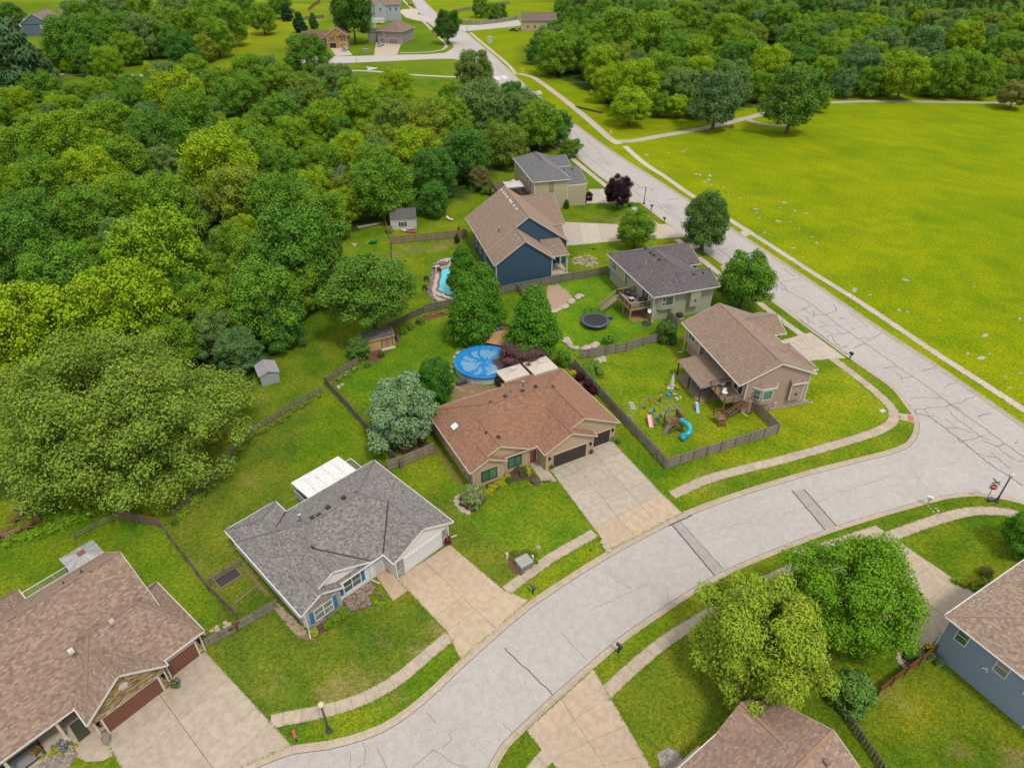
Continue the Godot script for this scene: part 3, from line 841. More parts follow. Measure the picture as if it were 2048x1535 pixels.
func finish(h: House) -> void:
	obj("siding", h.wall, M.paint, h.root)
	var r := obj("roof", h.deck, M.roof, h.root)
	if r:
		var s := obj("shingles", h.sh, M.roof, r)
		s.set_meta("kind", "stuff")
		obj("ridge_cap", h.cap, M.roof, r)
	obj("trim", h.trim, M.paint, h.root)
# local frame of a wall: out is the direction the wall faces
func out_xf(p: Vector3, out: String) -> Transform3D:
	return Transform3D(Basis(Vector3.UP, {"front": 0.0, "left": -PI / 2, "back": PI, "right": PI / 2}[out]), p)
func window(h: House, p: Vector3, out: String, w: float, ht: float, cols := 1, rows := 2, glass := Color(0.05, 0.09, 0.08), frame = null) -> Node3D:   # p: centre of the sill on the wall
	var t := out_xf(p, out)
	var f := MB.new()
	f.col = frame if frame != null else h.white
	var s := 0.09
	f.box(Vector3(-w / 2 - s, -s, -0.02), Vector3(w / 2 + s, 0, 0.07), t)
	f.box(Vector3(-w / 2 - s, ht, -0.02), Vector3(w / 2 + s, ht + s, 0.07), t)
	for i in cols + 1:
		var x := -w / 2 + w * i / cols
		f.box(Vector3(x - s * 0.5 if i > 0 and i < cols else (x - s if i == 0 else x), 0, -0.02), Vector3(x + s * 0.5 if i > 0 and i < cols else (x if i == 0 else x + s), ht, 0.07), t)
	if rows == 2: f.box(Vector3(-w / 2, ht * 0.5 - 0.03, -0.02), Vector3(w / 2, ht * 0.5 + 0.03, 0.055), t)
	var o := obj("window", f, M.paint, h.root)
	for i in cols:
		for j in rows:
			var g := MB.new()
			g.col = vary(glass, 0.25)
			g.box(Vector3(-w / 2 + w * i / cols + 0.01, ht * j / rows + 0.01, -0.01), Vector3(-w / 2 + w * (i + 1) / cols - 0.01, ht * (j + 1) / rows - 0.01, 0.03), t)
			obj("pane", g, M.glass, o)
	return o
func shutter(h: House, p: Vector3, out: String, w: float, ht: float, rgb: Color) -> void:
	var t := out_xf(p, out)
	var b := MB.new()
	b.col = rgb
	b.box(Vector3(-w / 2, 0, -0.02), Vector3(w / 2, ht, 0.05), t)
	for i in 9: b.box(Vector3(-w / 2 + 0.05, ht * (i + 0.6) / 10.0, 0.05), Vector3(w / 2 - 0.05, ht * (i + 1.1) / 10.0, 0.07), t)
	obj("shutter", b, M.paint, h.root)
func garage_door(h: House, p: Vector3, out: String, w: float, ht: float, rgb: Color, frame = null) -> void:
	var t := out_xf(p, out)
	var f := MB.new()
	f.col = frame if frame != null else h.white
	f.box(Vector3(-w / 2 - 0.14, 0, -0.03), Vector3(-w / 2, ht + 0.14, 0.07), t)
	f.box(Vector3(w / 2, 0, -0.03), Vector3(w / 2 + 0.14, ht + 0.14, 0.07), t)
	f.box(Vector3(-w / 2, ht, -0.03), Vector3(w / 2, ht + 0.14, 0.07), t)
	var o := obj("garage_door", f, M.paint, h.root)
	for k in 4:
		var s := MB.new()
		s.col = vary(rgb, 0.03)
		s.box(Vector3(-w / 2, ht * k / 4 + 0.012, -0.02), Vector3(w / 2, ht * (k + 1) / 4 - 0.012, 0.03), t)
		var n := int(w / 0.6)
		for i in n: s.box(Vector3(-w / 2 + w * (i + 0.12) / n, ht * (k + 0.2) / 4, 0.03), Vector3(-w / 2 + w * (i + 0.88) / n, ht * (k + 0.8) / 4, 0.038), t)
		obj("panel", s, M.paint, o)
func door(h: House, p: Vector3, out: String, rgb: Color, w := 0.95) -> void:
	var t := out_xf(p, out)
	var f := MB.new()
	f.col = h.white
	f.box(Vector3(-w / 2 - 0.1, 0, -0.02), Vector3(-w / 2, 2.15, 0.07), t)
	f.box(Vector3(w / 2, 0, -0.02), Vector3(w / 2 + 0.1, 2.15, 0.07), t)
	f.box(Vector3(-w / 2, 2.05, -0.02), Vector3(w / 2, 2.15, 0.07), t)
	f.col = rgb
	f.box(Vector3(-w / 2, 0, -0.02), Vector3(w / 2, 2.05, 0.03), t)
	for k in 4: f.box(Vector3(-w * 0.36 + (k % 2) * w * 0.4, 0.2 + floor(k / 2.0) * 0.95, 0.03), Vector3(-w * 0.04 + (k % 2) * w * 0.4, 0.95 + floor(k / 2.0) * 0.95, 0.045), t)
	var o := obj("door", f, M.paint, h.root)
	var b := MB.new()
	b.col = K(0.5, 0.4, 0.2)
	b.lathe(t * Vector3(w * 0.4, 0.98, 0.06), [Vector2(0, -0.03), Vector2(0.035, 0), Vector2(0, 0.03)], 6)
	obj("handle", b, M.metal, o)
func vent(h: House, p: Vector3, rgb: Color, kind := "box", turn := 0.0) -> void:
	var b := MB.new()
	b.col = rgb
	var t := Transform3D(Basis(Vector3.UP, deg_to_rad(turn)), p)
	if kind == "box":
		b.hexa([t * Vector3(-0.24, -0.1, 0.24), t * Vector3(0.24, -0.1, 0.24), t * Vector3(0.24, -0.05, -0.24), t * Vector3(-0.24, -0.05, -0.24), t * Vector3(-0.2, 0.13, 0.18), t * Vector3(0.2, 0.13, 0.18), t * Vector3(0.2, 0.2, -0.2), t * Vector3(-0.2, 0.2, -0.2)])
		obj("roof_vent", b, M.paint, h.root)
	elif kind == "pipe":
		b.cyl(p - Vector3.UP * 0.2, p + Vector3.UP * 0.4, 0.06, 0.06, 8)
		b.lathe(p - Vector3.UP * 0.1, [Vector2(0.22, -0.05), Vector2(0.08, 0.14)], 8)
		obj("vent_pipe", b, M.metal, h.root)
	else:
		b.cyl(p - Vector3.UP * 0.3, p + Vector3.UP * 0.9, 0.13, 0.13, 10)
		b.lathe(p + Vector3.UP * 0.9, [Vector2(0.2, 0), Vector2(0.22, 0.16), Vector2(0.05, 0.26)], 10)
		b.lathe(p - Vector3.UP * 0.1, [Vector2(0.32, -0.1), Vector2(0.15, 0.16)], 8)
		obj("flue", b, M.metal, h.root)
func downspout(h: House, p: Vector3, ht: float, out: Vector3) -> void:
	var b := MB.new()
	b.col = h.white
	b.bar(p + Vector3.UP * 0.12, p + Vector3.UP * ht, 0.09, 0.09)
	b.bar(p + Vector3.UP * 0.12, p + out * 1.1 + Vector3.UP * 0.06, 0.1, 0.08)
	obj("downspout", b, M.paint, h.root)
func lamp_box(h: House, p: Vector3, out: String) -> void:
	var t := out_xf(p, out)
	var b := MB.new()
	b.col = K(0.03, 0.03, 0.03)
	b.box(Vector3(-0.07, 0, 0), Vector3(0.07, 0.05, 0.2), t)
	b.box(Vector3(-0.09, -0.28, 0.06), Vector3(0.09, 0.0, 0.24), t)
	b.box(Vector3(-0.12, 0.05, 0.03), Vector3(0.12, 0.1, 0.27), t)
	obj("wall_lantern", b, M.metal, h.root)
func stones(h: House, O: Vector3, U: Vector3, N: Vector3, q: PackedVector2Array, pal: Array, e := 0.14, w := 0.5) -> void:   # thin split stone laid in courses
	var b := MB.new()
	courses(b, O + N * 0.012, U, Vector3.UP, N, q, e, 0.05, w, pal, 0.25)
	var o := obj("stone_veneer", b, M.stone, h.root)
	o.set_meta("kind", "stuff")
func rail_run(b: MB, a: Vector3, c: Vector3, ht: float, post: float, bal: float, rgb: Color) -> void:
	b.col = rgb
	var l := a.distance_to(c)
	var n := int(max(1.0, round(l / 1.6)))
	for i in n + 1: b.bar(a.lerp(c, float(i) / n), a.lerp(c, float(i) / n) + Vector3.UP * ht, post, post)
	b.bar(a + Vector3.UP * ht, c + Vector3.UP * ht, 0.11, 0.05)
	b.bar(a + Vector3.UP * 0.12, c + Vector3.UP * 0.12, 0.05, 0.06)
	if bal > 0.0:
		var m := int(l / bal)
		for i in m: b.bar(a.lerp(c, (i + 0.5) / m) + Vector3.UP * 0.12, a.lerp(c, (i + 0.5) / m) + Vector3.UP * ht, 0.03, 0.03)
func planks(parent: Node, x0: float, x1: float, z0: float, z1: float, y: float, rgb: Color, wide := 0.3) -> void:   # deck boards laid along x
	var n := int(round((z1 - z0) / wide))
	for i in n:
		var b := MB.new()
		b.col = vary(rgb, 0.12)
		b.box(Vector3(x0, y - 0.05, z0 + (z1 - z0) * i / n + 0.012), Vector3(x1, y, z0 + (z1 - z0) * (i + 1) / n - 0.012))
		obj("plank", b, M.wood, parent)
func steps(b: MB, a: Vector3, c: Vector3, w: float, rgb: Color) -> void:      # a flight from a (bottom) to c (top)
	var n := int(max(2.0, round((c.y - a.y) / 0.19)))
	var d := (c - a)
	d.y = 0
	var s := d.normalized().cross(Vector3.UP) * w * 0.5
	b.col = rgb
	b.bar(a + s + Vector3.UP * 0.05, c + s - Vector3.UP * 0.1, 0.06, 0.24)
	b.bar(a - s + Vector3.UP * 0.05, c - s - Vector3.UP * 0.1, 0.06, 0.24)
	for i in n:
		b.col = vary(rgb, 0.12)
		var p := a.lerp(c, (i + 0.5) / n)
		b.bar(p - s, p + s, 0.26, 0.045)
const BROWN := [Color(0.305, 0.215, 0.163), Color(0.351, 0.254, 0.195), Color(0.267, 0.189, 0.150), Color(0.403, 0.299, 0.234), Color(0.325, 0.234, 0.195)]
const RUST := [Color(0.325, 0.176, 0.117), Color(0.351, 0.195, 0.130), Color(0.299, 0.163, 0.111), Color(0.370, 0.215, 0.150)]
const GREY := [Color(0.230, 0.221, 0.219), Color(0.280, 0.265, 0.262), Color(0.185, 0.177, 0.176), Color(0.324, 0.309, 0.303), Color(0.246, 0.232, 0.230)]
const DARK := [Color(0.151, 0.140, 0.151), Color(0.179, 0.162, 0.168), Color(0.134, 0.123, 0.134), Color(0.196, 0.174, 0.174)]
const SLATE := [Color(0.203, 0.209, 0.223), Color(0.230, 0.230, 0.243), Color(0.182, 0.189, 0.203)]
const TAN := [Color(0.338, 0.250, 0.194), Color(0.375, 0.281, 0.219), Color(0.300, 0.219, 0.175), Color(0.319, 0.237, 0.188)]
const MIXED := [Color(0.390, 0.247, 0.169), Color(0.325, 0.234, 0.195), Color(0.442, 0.312, 0.234), Color(0.286, 0.221, 0.202), Color(0.364, 0.260, 0.215)]
const GREENGLASS := Color(0.06, 0.16, 0.10)

func build_houses() -> void:
	tan_house()
	white_house()
	stone_house()
	mauve_house()
	sage_house()
	navy_house()
	beige_house()
	blue_house()
	corner_house()

func tan_house() -> void:
	var h := house("tan_house", "tan stucco house with a rust brown hip roof and dark brown garage doors", Vector3(4.13, 0, -63.65), 28.3, K(0.52, 0.39, 0.265), RUST)
	h.lap = 0.9
	h.white = K(0.66, 0.58, 0.47)
	walls(h, -9.2, 11.6, -15.1, -2.4, 0, 3.0)
	walls(h, -9.2, -5.1, -3.0, -1.7, 0, 3.0)
	walls(h, -5.3, -1.35, -3.0, -2.26, 0, 3.0)
	walls(h, 0.45, 7.5, -3.0, -0.35, 0, 3.0)
	walls(h, 6.8, 11.55, -3.0, -1.3, 0, 3.0)
	roof(h, -9.62, 12.05, -15.55, -2.0, 3.0, 3.4, "x", 6.75, 6.75)
	roof(h, -9.64, -0.95, -8.5, -1.9, 3.03, 2.16, "z", -1.0, 0.0)
	roof(h, -9.66, -4.65, -5.0, -1.34, 3.06, 1.24, "z", -1.0, 0.0)
	roof(h, 0.55, 12.07, -8.6, -0.95, 3.03, 2.86, "z", -1.0, 0.0)
	roof(h, 0.0, 7.85, -6.0, 0.0, 3.06, 1.95, "z", -1.0, 0.0)
	roof(h, 2.4, 7.6, -16.2, -11.0, 3.03, 1.3, "z", 2.6, -1.0)
	garage_door(h, Vector3(3.95, 0, -0.33), "front", 5.0, 2.15, K(0.05, 0.032, 0.025), K(0.62, 0.5, 0.38))
	garage_door(h, Vector3(9.4, 0, -1.28), "front", 2.9, 2.15, K(0.05, 0.032, 0.025), K(0.62, 0.5, 0.38))
	window(h, Vector3(-7.0, 0.75, -1.68), "front", 2.0, 1.5, 2, 1, GREENGLASS, K(0.02, 0.02, 0.02))
	window(h, Vector3(-3.1, 0.85, -2.24), "front", 1.8, 1.5, 2, 1, GREENGLASS, K(0.02, 0.02, 0.02))
	door(h, Vector3(-0.35, 0.12, -2.38), "front", K(0.22, 0.07, 0.04))
	lamp_box(h, Vector3(0.85, 2.0, -0.33), "front"); lamp_box(h, Vector3(7.05, 2.0, -0.33), "front"); lamp_box(h, Vector3(11.2, 2.0, -1.28), "front")
	for p in [[-9.22, -13.5], [-9.22, -7.5], [-9.22, -4.0]]: window(h, Vector3(p[0], 0.4, p[1]), "left", 0.7, 0.6, 1, 1)
	downspout(h, Vector3(0.4, 0, -0.25), 2.9, Vector3(-0.3, 0, 0.3))
	downspout(h, Vector3(-9.3, 0, -14.9), 2.9, Vector3(-0.4, 0, -0.2))
	for p in [[-2.9, 6.25, -9.1], [-0.6, 6.3, -9.4], [2.0, 6.3, -9.4], [4.0, 6.3, -9.4], [6.2, 6.0, -8.6]]: vent(h, Vector3(p[0], p[1], p[2]), K(0.05, 0.035, 0.03))
	for p in [[-5.5, 5.05, -5.2], [-4.6, 5.0, -3.8]]: vent(h, Vector3(p[0], p[1], p[2]), K(0.05, 0.035, 0.03), "box", -90)
	vent(h, Vector3(2.6, 6.0, -10.4), K(0.6, 0.6, 0.6), "flue")
	vent(h, Vector3(0.9, 5.6, -10.8), K(0.35, 0.3, 0.28), "pipe"); vent(h, Vector3(-7.2, 4.3, -7.4), K(0.7, 0.7, 0.7), "pipe"); vent(h, Vector3(8.0, 4.4, -12.4), K(0.1, 0.1, 0.1), "pipe")
	var s := MB.new()
	var t := Transform3D(Basis(Vector3.BACK, atan(0.5)), Vector3(-8.0, 3.92, -9.5))
	s.col = K(0.30, 0.24, 0.2)
	s.box(Vector3(-0.5, -0.05, -0.55), Vector3(0.5, 0.1, 0.55), t)
	var sk := obj("skylight", s, M.paint, h.root)
	s = MB.new()
	s.col = K(0.75, 0.78, 0.82)
	s.box(Vector3(-0.42, 0.1, -0.47), Vector3(0.42, 0.14, 0.47), t)
	obj("pane", s, M.glass, sk)
	finish(h)

func white_house() -> void:
	var h := house("white_house", "white house with a weathered grey hip roof and bright blue shutters", Vector3(-12.29, 0, -46.58), 45.7, K(0.78, 0.78, 0.78), GREY)
	h.white = K(0.82, 0.82, 0.82)
	walls(h, -9.75, 7.8, -14.3, -2.3, 0, 3.0)
	walls(h, -9.75, -4.4, -16.6, -14.0, 0, 3.0)
	walls(h, -9.75, -5.8, -3.0, -1.65, 0, 3.0)
	walls(h, -6.0, -1.85, -3.0, -2.35, 0, 3.0)
	walls(h, 0.4, 7.7, -3.0, -0.4, 0, 3.0)
	roof(h, -10.15, 8.2, -14.75, -1.92, 3.0, 3.2, "x", 6.4, 6.4)
	roof(h, -10.17, -1.45, -8.0, -1.95, 3.03, 2.18, "z", -1.0, 0.0)
	roof(h, -10.19, -5.4, -4.5, -1.28, 3.06, 1.2, "z", -1.0, 0.0)
	roof(h, 0.0, 8.22, -7.5, 0.0, 3.03, 2.05, "z", -1.0, 0.0)
	roof(h, -10.12, -4.0, -17.05, -9.0, 3.03, 1.5, "z", 3.0, -1.0)
	garage_door(h, Vector3(4.05, 0, -0.38), "front", 5.0, 2.2, K(0.74, 0.75, 0.78))
	var st := [K(0.42, 0.41, 0.38), K(0.5, 0.48, 0.44), K(0.34, 0.33, 0.31), K(0.55, 0.54, 0.5)]
	stones(h, Vector3(-9.75, 0, -1.595), Vector3.RIGHT, Vector3.BACK, PackedVector2Array([Vector2(0, 0), Vector2(3.95, 0), Vector2(3.95, 2.95), Vector2(2.0, 3.9), Vector2(0, 2.95)]), st, 0.2, 0.4)
	stones(h, Vector3(0.4, 0, -0.4), Vector3.RIGHT, Vector3.BACK, PackedVector2Array([Vector2(0, 0), Vector2(0.95, 0), Vector2(0.95, 2.4), Vector2(0, 2.4)]), st, 0.2, 0.4)
	stones(h, Vector3(6.75, 0, -0.4), Vector3.RIGHT, Vector3.BACK, PackedVector2Array([Vector2(0, 0), Vector2(0.95, 0), Vector2(0.95, 2.4), Vector2(0, 2.4)]), st, 0.2, 0.4)
	window(h, Vector3(-7.8, 0.75, -1.58), "front", 2.0, 1.55, 2, 2, K(0.07, 0.11, 0.10))
	window(h, Vector3(-3.9, 0.75, -2.3), "front", 2.0, 1.55, 2, 2, K(0.07, 0.11, 0.10))
	for x in [-9.15, -6.45]: shutter(h, Vector3(x, 0.7, -1.57), "front", 0.42, 1.65, K(0.025, 0.20, 0.42))
	for x in [-5.25, -2.55]: shutter(h, Vector3(x, 0.7, -2.31), "front", 0.42, 1.65, K(0.025, 0.20, 0.42))
	door(h, Vector3(-0.6, 0.1, -2.28), "front", K(0.6, 0.6, 0.6))
	downspout(h, Vector3(-9.8, 0, -1.5), 2.9, Vector3(-0.3, 0, 0.7)); downspout(h, Vector3(-1.7, 0, -2.2), 2.9, Vector3(0.3, 0, 0.9)); downspout(h, Vector3(7.9, 0, -0.7), 2.9, Vector3(0.9, 0, 0.3))
	for p in [[-3.6, 6.05, -8.9], [-1.6, 6.1, -9.0], [0.4, 6.1, -9.0], [1.9, 5.9, -8.7], [-2.9, 6.15, -8.6]]: vent(h, Vector3(p[0], p[1], p[2]), K(0.03, 0.03, 0.035))
	for p in [[-5.6, 5.1, -6.2], [-6.0, 4.95, -4.6]]: vent(h, Vector3(p[0], p[1], p[2]), K(0.03, 0.03, 0.035), "box", -90)
	vent(h, Vector3(-4.6, 5.7, -9.7), K(0.6, 0.6, 0.62), "flue"); vent(h, Vector3(-8.6, 3.85, -6.4), K(0.7, 0.7, 0.7), "pipe"); vent(h, Vector3(6.0, 4.0, -13.0), K(0.7, 0.7, 0.7), "pipe")
	# dark flashing strips laid in the valleys
	for k in [[Vector3(-5.8, 5.27, -6.3), Vector3(-1.5, 3.12, -2.02)], [Vector3(4.1, 5.14, -6.0), Vector3(0.05, 3.12, -1.95)], [Vector3(-7.0, 4.6, -11.5), Vector3(-4.0, 3.12, -14.7)]]:
		var f := MB.new()
		f.col = K(0.02, 0.02, 0.022)
		f.bar(k[0], k[1], 0.14, 0.06)
		obj("flashing", f, M.paint, h.root)
	finish(h)
	# patio with a flat white roof behind the house
	var o := thing("patio_cover", "white metal patio roof on posts, stained with dark streaks, behind the white house", "patio cover", h.root.position, 45.7)
	var n := 5
	for i in n:
		var b := MB.new()
		b.col = vary(K(0.80, 0.80, 0.80), 0.02)
		var x0 := -0.95 + 6.75 * i / n
		var x1 := -0.95 + 6.75 * (i + 1) / n
		b.hexa([Vector3(x0 + 0.02, 2.72, -15.0), Vector3(x1 - 0.02, 2.72, -15.0), Vector3(x1 - 0.02, 2.52, -19.0), Vector3(x0 + 0.02, 2.52, -19.0), Vector3(x0 + 0.02, 2.80, -15.0), Vector3(x1 - 0.02, 2.80, -15.0), Vector3(x1 - 0.02, 2.60, -19.0), Vector3(x0 + 0.02, 2.60, -19.0)])
		obj("roof_panel", b, M.stained, o)
	var b := MB.new()
	b.col = K(0.8, 0.8, 0.8)
	b.bar(Vector3(-0.95, 2.5, -18.9), Vector3(5.8, 2.5, -18.9), 0.12, 0.2)
	for x in [-0.8, 1.4, 3.6, 5.7]: b.box(Vector3(x - 0.06, 0, -18.96), Vector3(x + 0.06, 2.45, -18.84))
	obj("post_frame", b, M.paint, o)
	b = MB.new()
	rail_run(b, Vector3(-0.8, 0.4, -18.8), Vector3(-0.8, 0.4, -14.9), 0.95, 0.09, 0.14, K(0.78, 0.78, 0.78))
	rail_run(b, Vector3(-0.8, 0.4, -18.8), Vector3(7.3, 0.4, -18.8), 0.95, 0.09, 0.14, K(0.78, 0.78, 0.78))
	rail_run(b, Vector3(7.3, 0.4, -18.8), Vector3(7.3, 0.4, -15.0), 0.95, 0.09, 0.14, K(0.78, 0.78, 0.78))
	obj("railing", b, M.paint, o)
	planks(o, -0.8, 7.3, -18.8, -14.6, 0.4, K(0.34, 0.32, 0.30))

func stone_house() -> void:
	var h := house("stone_house", "large house with a mottled brown roof and tan stone round red-brown garage doors", Vector3(-35.57, 0, -29.58), 50.9, K(0.62, 0.56, 0.47), BROWN)
	h.white = K(0.72, 0.69, 0.63)
	h.e = 0.17
	h.sw = 0.28
	walls(h, -24.0, 9.1, -17.2, -4.6, 0, 3.0)
	walls(h, 0.4, 10.6, -9.3, -1.15, 0, 3.0)
	walls(h, 0.4, 6.65, -2.0, -0.4, 0, 3.0)
	roof(h, -24.0, 9.5, -17.75, -2.42, 3.0, 5.7, "x")
	roof(h, 0.2, 11.05, -9.68, -0.78, 3.03, 3.7, "x", 3.4, 3.1)
	roof(h, 0.0, 7.05, -6.0, 0.0, 3.06, 2.8, "z", -1.0, 0.0)
	roof(h, -6.0, 1.8, -19.6, -14.0, 3.0, 2.6, "z", 2.6, -1.0)
	walls(h, -5.6, 1.4, -19.2, -16.0, 0, 3.0)
	garage_door(h, Vector3(3.5, 0, -0.38), "front", 4.9, 2.15, K(0.20, 0.075, 0.045))
	garage_door(h, Vector3(8.55, 0, -1.13), "front", 2.8, 2.15, K(0.20, 0.075, 0.045))
	var st := [K(0.42, 0.27, 0.10), K(0.30, 0.19, 0.075), K(0.52, 0.40, 0.22), K(0.20, 0.14, 0.08), K(0.46, 0.33, 0.14), K(0.6, 0.5, 0.34)]
	stones(h, Vector3(0.4, 0, -0.4), Vector3.RIGHT, Vector3.BACK, PackedVector2Array([Vector2(0, 0), Vector2(0.55, 0), Vector2(0.55, 3.0), Vector2(0, 3.0)]), st)
	stones(h, Vector3(5.95, 0, -0.4), Vector3.RIGHT, Vector3.BACK, PackedVector2Array([Vector2(0.2, 0), Vector2(0.72, 0), Vector2(0.72, 3.0), Vector2(0.2, 3.0)]), st)
	stones(h, Vector3(0.4, 0, -0.315), Vector3.RIGHT, Vector3.BACK, PackedVector2Array([Vector2(0.0, 2.32), Vector2(6.25, 2.32), Vector2(6.25, 3.0), Vector2(3.12, 5.35), Vector2(0, 3.0)]), st)
	stones(h, Vector3(6.65, 0, -1.15), Vector3.RIGHT, Vector3.BACK, PackedVector2Array([Vector2(0, 0), Vector2(0.4, 0), Vector2(0.4, 3.0), Vector2(0, 3.0)]), st)
	stones(h, Vector3(9.95, 0, -1.15), Vector3.RIGHT, Vector3.BACK, PackedVector2Array([Vector2(0.15, 0), Vector2(0.65, 0), Vector2(0.65, 3.0), Vector2(0.15, 3.0)]), st)
	var v := MB.new()
	v.col = K(0.72, 0.69, 0.62)
	v.cyl(Vector3(3.5, 4.1, -0.36), Vector3(3.5, 4.1, -0.26), 0.42, 0.42, 8)
	obj("gable_vent", v, M.paint, h.root)
	for p in [Vector3(0.65, 2.1, -0.33), Vector3(6.4, 2.1, -0.33), Vector3(10.35, 2.1, -1.08)]: lamp_box(h, p, "front")
	# porch: floor, posts, windows
	var f := MB.new()
	f.col = K(0.50, 0.43, 0.36)
	f.box(Vector3(-24, -0.02, -4.6), Vector3(0.4, 0.14, -2.2))
	obj("porch_floor", f, M.concrete, h.root)
	for x in [-1.6, -5.6, -9.8, -14.0]:
		f = MB.new()
		f.col = K(0.70, 0.64, 0.52)
		f.box(Vector3(x - 0.11, 0.14, -2.75), Vector3(x + 0.11, 2.95, -2.53))
		f.box(Vector3(x - 0.17, 0.14, -2.81), Vector3(x + 0.17, 0.4, -2.47))
		obj("porch_post", f, M.paint, h.root)
	door(h, Vector3(-0.6, 0.14, -4.58), "front", K(0.03, 0.03, 0.03), 1.2)
	for x in [-4.0, -8.0, -12.0]: window(h, Vector3(x, 0.8, -4.58), "front", 1.8, 1.5, 2, 2)
	window(h, Vector3(9.12, 0.9, -13.0), "right", 1.4, 1.3, 2, 2)
	vent(h, Vector3(5.6, 6.72, -4.9), K(0.45, 0.42, 0.40)); vent(h, Vector3(2.0, 6.5, -4.9), K(0.62, 0.58, 0.52), "box")
	vent(h, Vector3(6.2, 8.0, -11.3), K(0.3, 0.25, 0.2), "pipe"); vent(h, Vector3(4.6, 7.6, -11.6), K(0.3, 0.25, 0.2), "pipe")
	finish(h)

func mauve_house() -> void:
	var h := house("mauve_house", "mauve pink house with a brown gable roof above a wooden back deck", Vector3(31.76, 0, -75.64), 14.3, K(0.46, 0.32, 0.28), TAN)
	h.lap = 0.6
	walls(h, 1.0, 10.9, -17.2, -0.34, 0, 5.2)
	walls(h, 0.2, 1.2, -17.2, -12.5, 2.4, 5.2)
	walls(h, 10.5, 13.2, -17.0, -11.4, 0, 5.2)
	walls(h, 10.5, 12.0, -7.6, -1.5, 0, 5.0)
	roof(h, -0.45, 11.6, -17.9, 0.0, 5.2, 2.65, "z", 0.0, 0.0)
	roof(h, 5.6, 13.7, -17.5, -10.8, 5.23, 1.55, "x", -1.0, 0.0)
	roof(h, 5.6, 12.5, -8.2, -1.0, 5.2, 1.55, "x", -1.0, 2.6)
	window(h, Vector3(0.18, 3.4, -15.2), "left", 1.7, 1.2, 2, 1)
	window(h, Vector3(0.98, 2.5, -2.2), "left", 2.2, 2.1, 2, 1, K(0.03, 0.035, 0.03))
	# bay window with its own little roof
	var b := MB.new()
	b.col = h.siding
	b.slab(PackedVector2Array([Vector2(2.2, -0.5), Vector2(3.1, 0.5), Vector2(4.9, 0.5), Vector2(5.7, -0.5)]), 1.6, 4.3)
	obj("bay", b, M.paint, h.root)
	face(h, [Vector3(2.9, 4.3, 0.6), Vector3(5.2, 4.3, 0.6), Vector3(4.6, 5.0, -0.6), Vector3(3.4, 5.0, -0.6)])
	face(h, [Vector3(1.8, 4.3, -0.6), Vector3(2.9, 4.3, 0.6), Vector3(3.4, 5.0, -0.6)])
	face(h, [Vector3(5.2, 4.3, 0.6), Vector3(6.2, 4.3, -0.6), Vector3(4.6, 5.0, -0.6)])
	h.trim.col = h.white
	for k in [[Vector3(2.9, 4.27, 0.6), Vector3(5.2, 4.27, 0.6)], [Vector3(1.8, 4.27, -0.6), Vector3(2.9, 4.27, 0.6)], [Vector3(5.2, 4.27, 0.6), Vector3(6.2, 4.27, -0.6)]]: h.trim.bar(k[0], k[1], 0.08, 0.2)
	window(h, Vector3(4.0, 2.4, 0.51), "front", 1.4, 1.5, 1, 1, K(0.10, 0.22, 0.17))
	var w2 := window(h, Vector3.ZERO, "front", 0.9, 1.5, 1, 2, K(0.10, 0.20, 0.16))
	w2.transform = Transform3D(Basis(Vector3.UP, -0.81), Vector3(2.62, 2.4, 0.02))
	# chimney box on the gable side
	h.wall.col = h.siding
	h.wall.box(Vector3(8.0, 1.2, -0.6), Vector3(10.0, 4.3, 0.1))
	face(h, [Vector3(7.8, 4.2, 0.35), Vector3(10.2, 4.2, 0.35), Vector3(10.2, 4.9, -0.6), Vector3(7.8, 4.9, -0.6)])
	h.trim.bar(Vector3(7.8, 4.15, 0.38), Vector3(10.2, 4.15, 0.38), 0.08, 0.2)
	for x in [8.0, 10.0]: h.trim.box(Vector3(x - 0.06, 1.2, 0.06), Vector3(x + 0.06, 4.15, 0.15))
	v_box(h, Vector3(9.0, 2.2, 0.16))
	for i in 7: vent(h, Vector3(5.0, 7.25, -16.6 + i * 2.45), K(0.68, 0.68, 0.68), "box", -90)
	vent(h, Vector3(3.0, 6.5, -10.5), K(0.8, 0.8, 0.8), "pipe"); vent(h, Vector3(2.2, 6.15, -5.6), K(0.8, 0.8, 0.8), "pipe")
	downspout(h, Vector3(1.0, 0, -0.45), 5.0, Vector3(0.4, 0, 1.1)); downspout(h, Vector3(11.4, 0, -0.7), 5.0, Vector3(0.7, 0, 0.9)); downspout(h, Vector3(0.1, 0, -17.0), 5.0, Vector3(-0.7, 0, -0.2))
	finish(h)
	# covered patio beside the deck
	var o := thing("porch_roof", "brown shingled patio roof on dark posts against the mauve house", "patio cover", h.root.position, 14.3)
	var s := House.new()
	s.roofs = TAN
	s.root = o
	face(s, [Vector3(-3.9, 2.75, -11.4), Vector3(-3.9, 2.75, -3.9), Vector3(1.3, 3.35, -3.9), Vector3(1.3, 3.35, -11.4)])
	finish(s)
	b = MB.new()
	b.col = K(0.06, 0.04, 0.03)
	for z in [-11.2, -7.6, -4.1]: b.box(Vector3(-3.75, 0, z - 0.07), Vector3(-3.6, 2.7, z + 0.07))
	b.bar(Vector3(-3.7, 2.6, -11.4), Vector3(-3.7, 2.6, -3.9), 0.1, 0.2)
	obj("post_frame", b, M.wood, o)
	b = MB.new()
	b.col = K(0.30, 0.22, 0.16)
	b.box(Vector3(-3.9, 0, -11.3), Vector3(1.0, 0.08, -4.0))
	obj("patio_floor", b, M.concrete, o)
	# wooden deck with a turning stair
	o = thing("wooden_deck", "raised wooden deck with brown railings and a turning stair at the mauve house", "deck", h.root.position, 14.3)
	var wd := K(0.26, 0.13, 0.06)
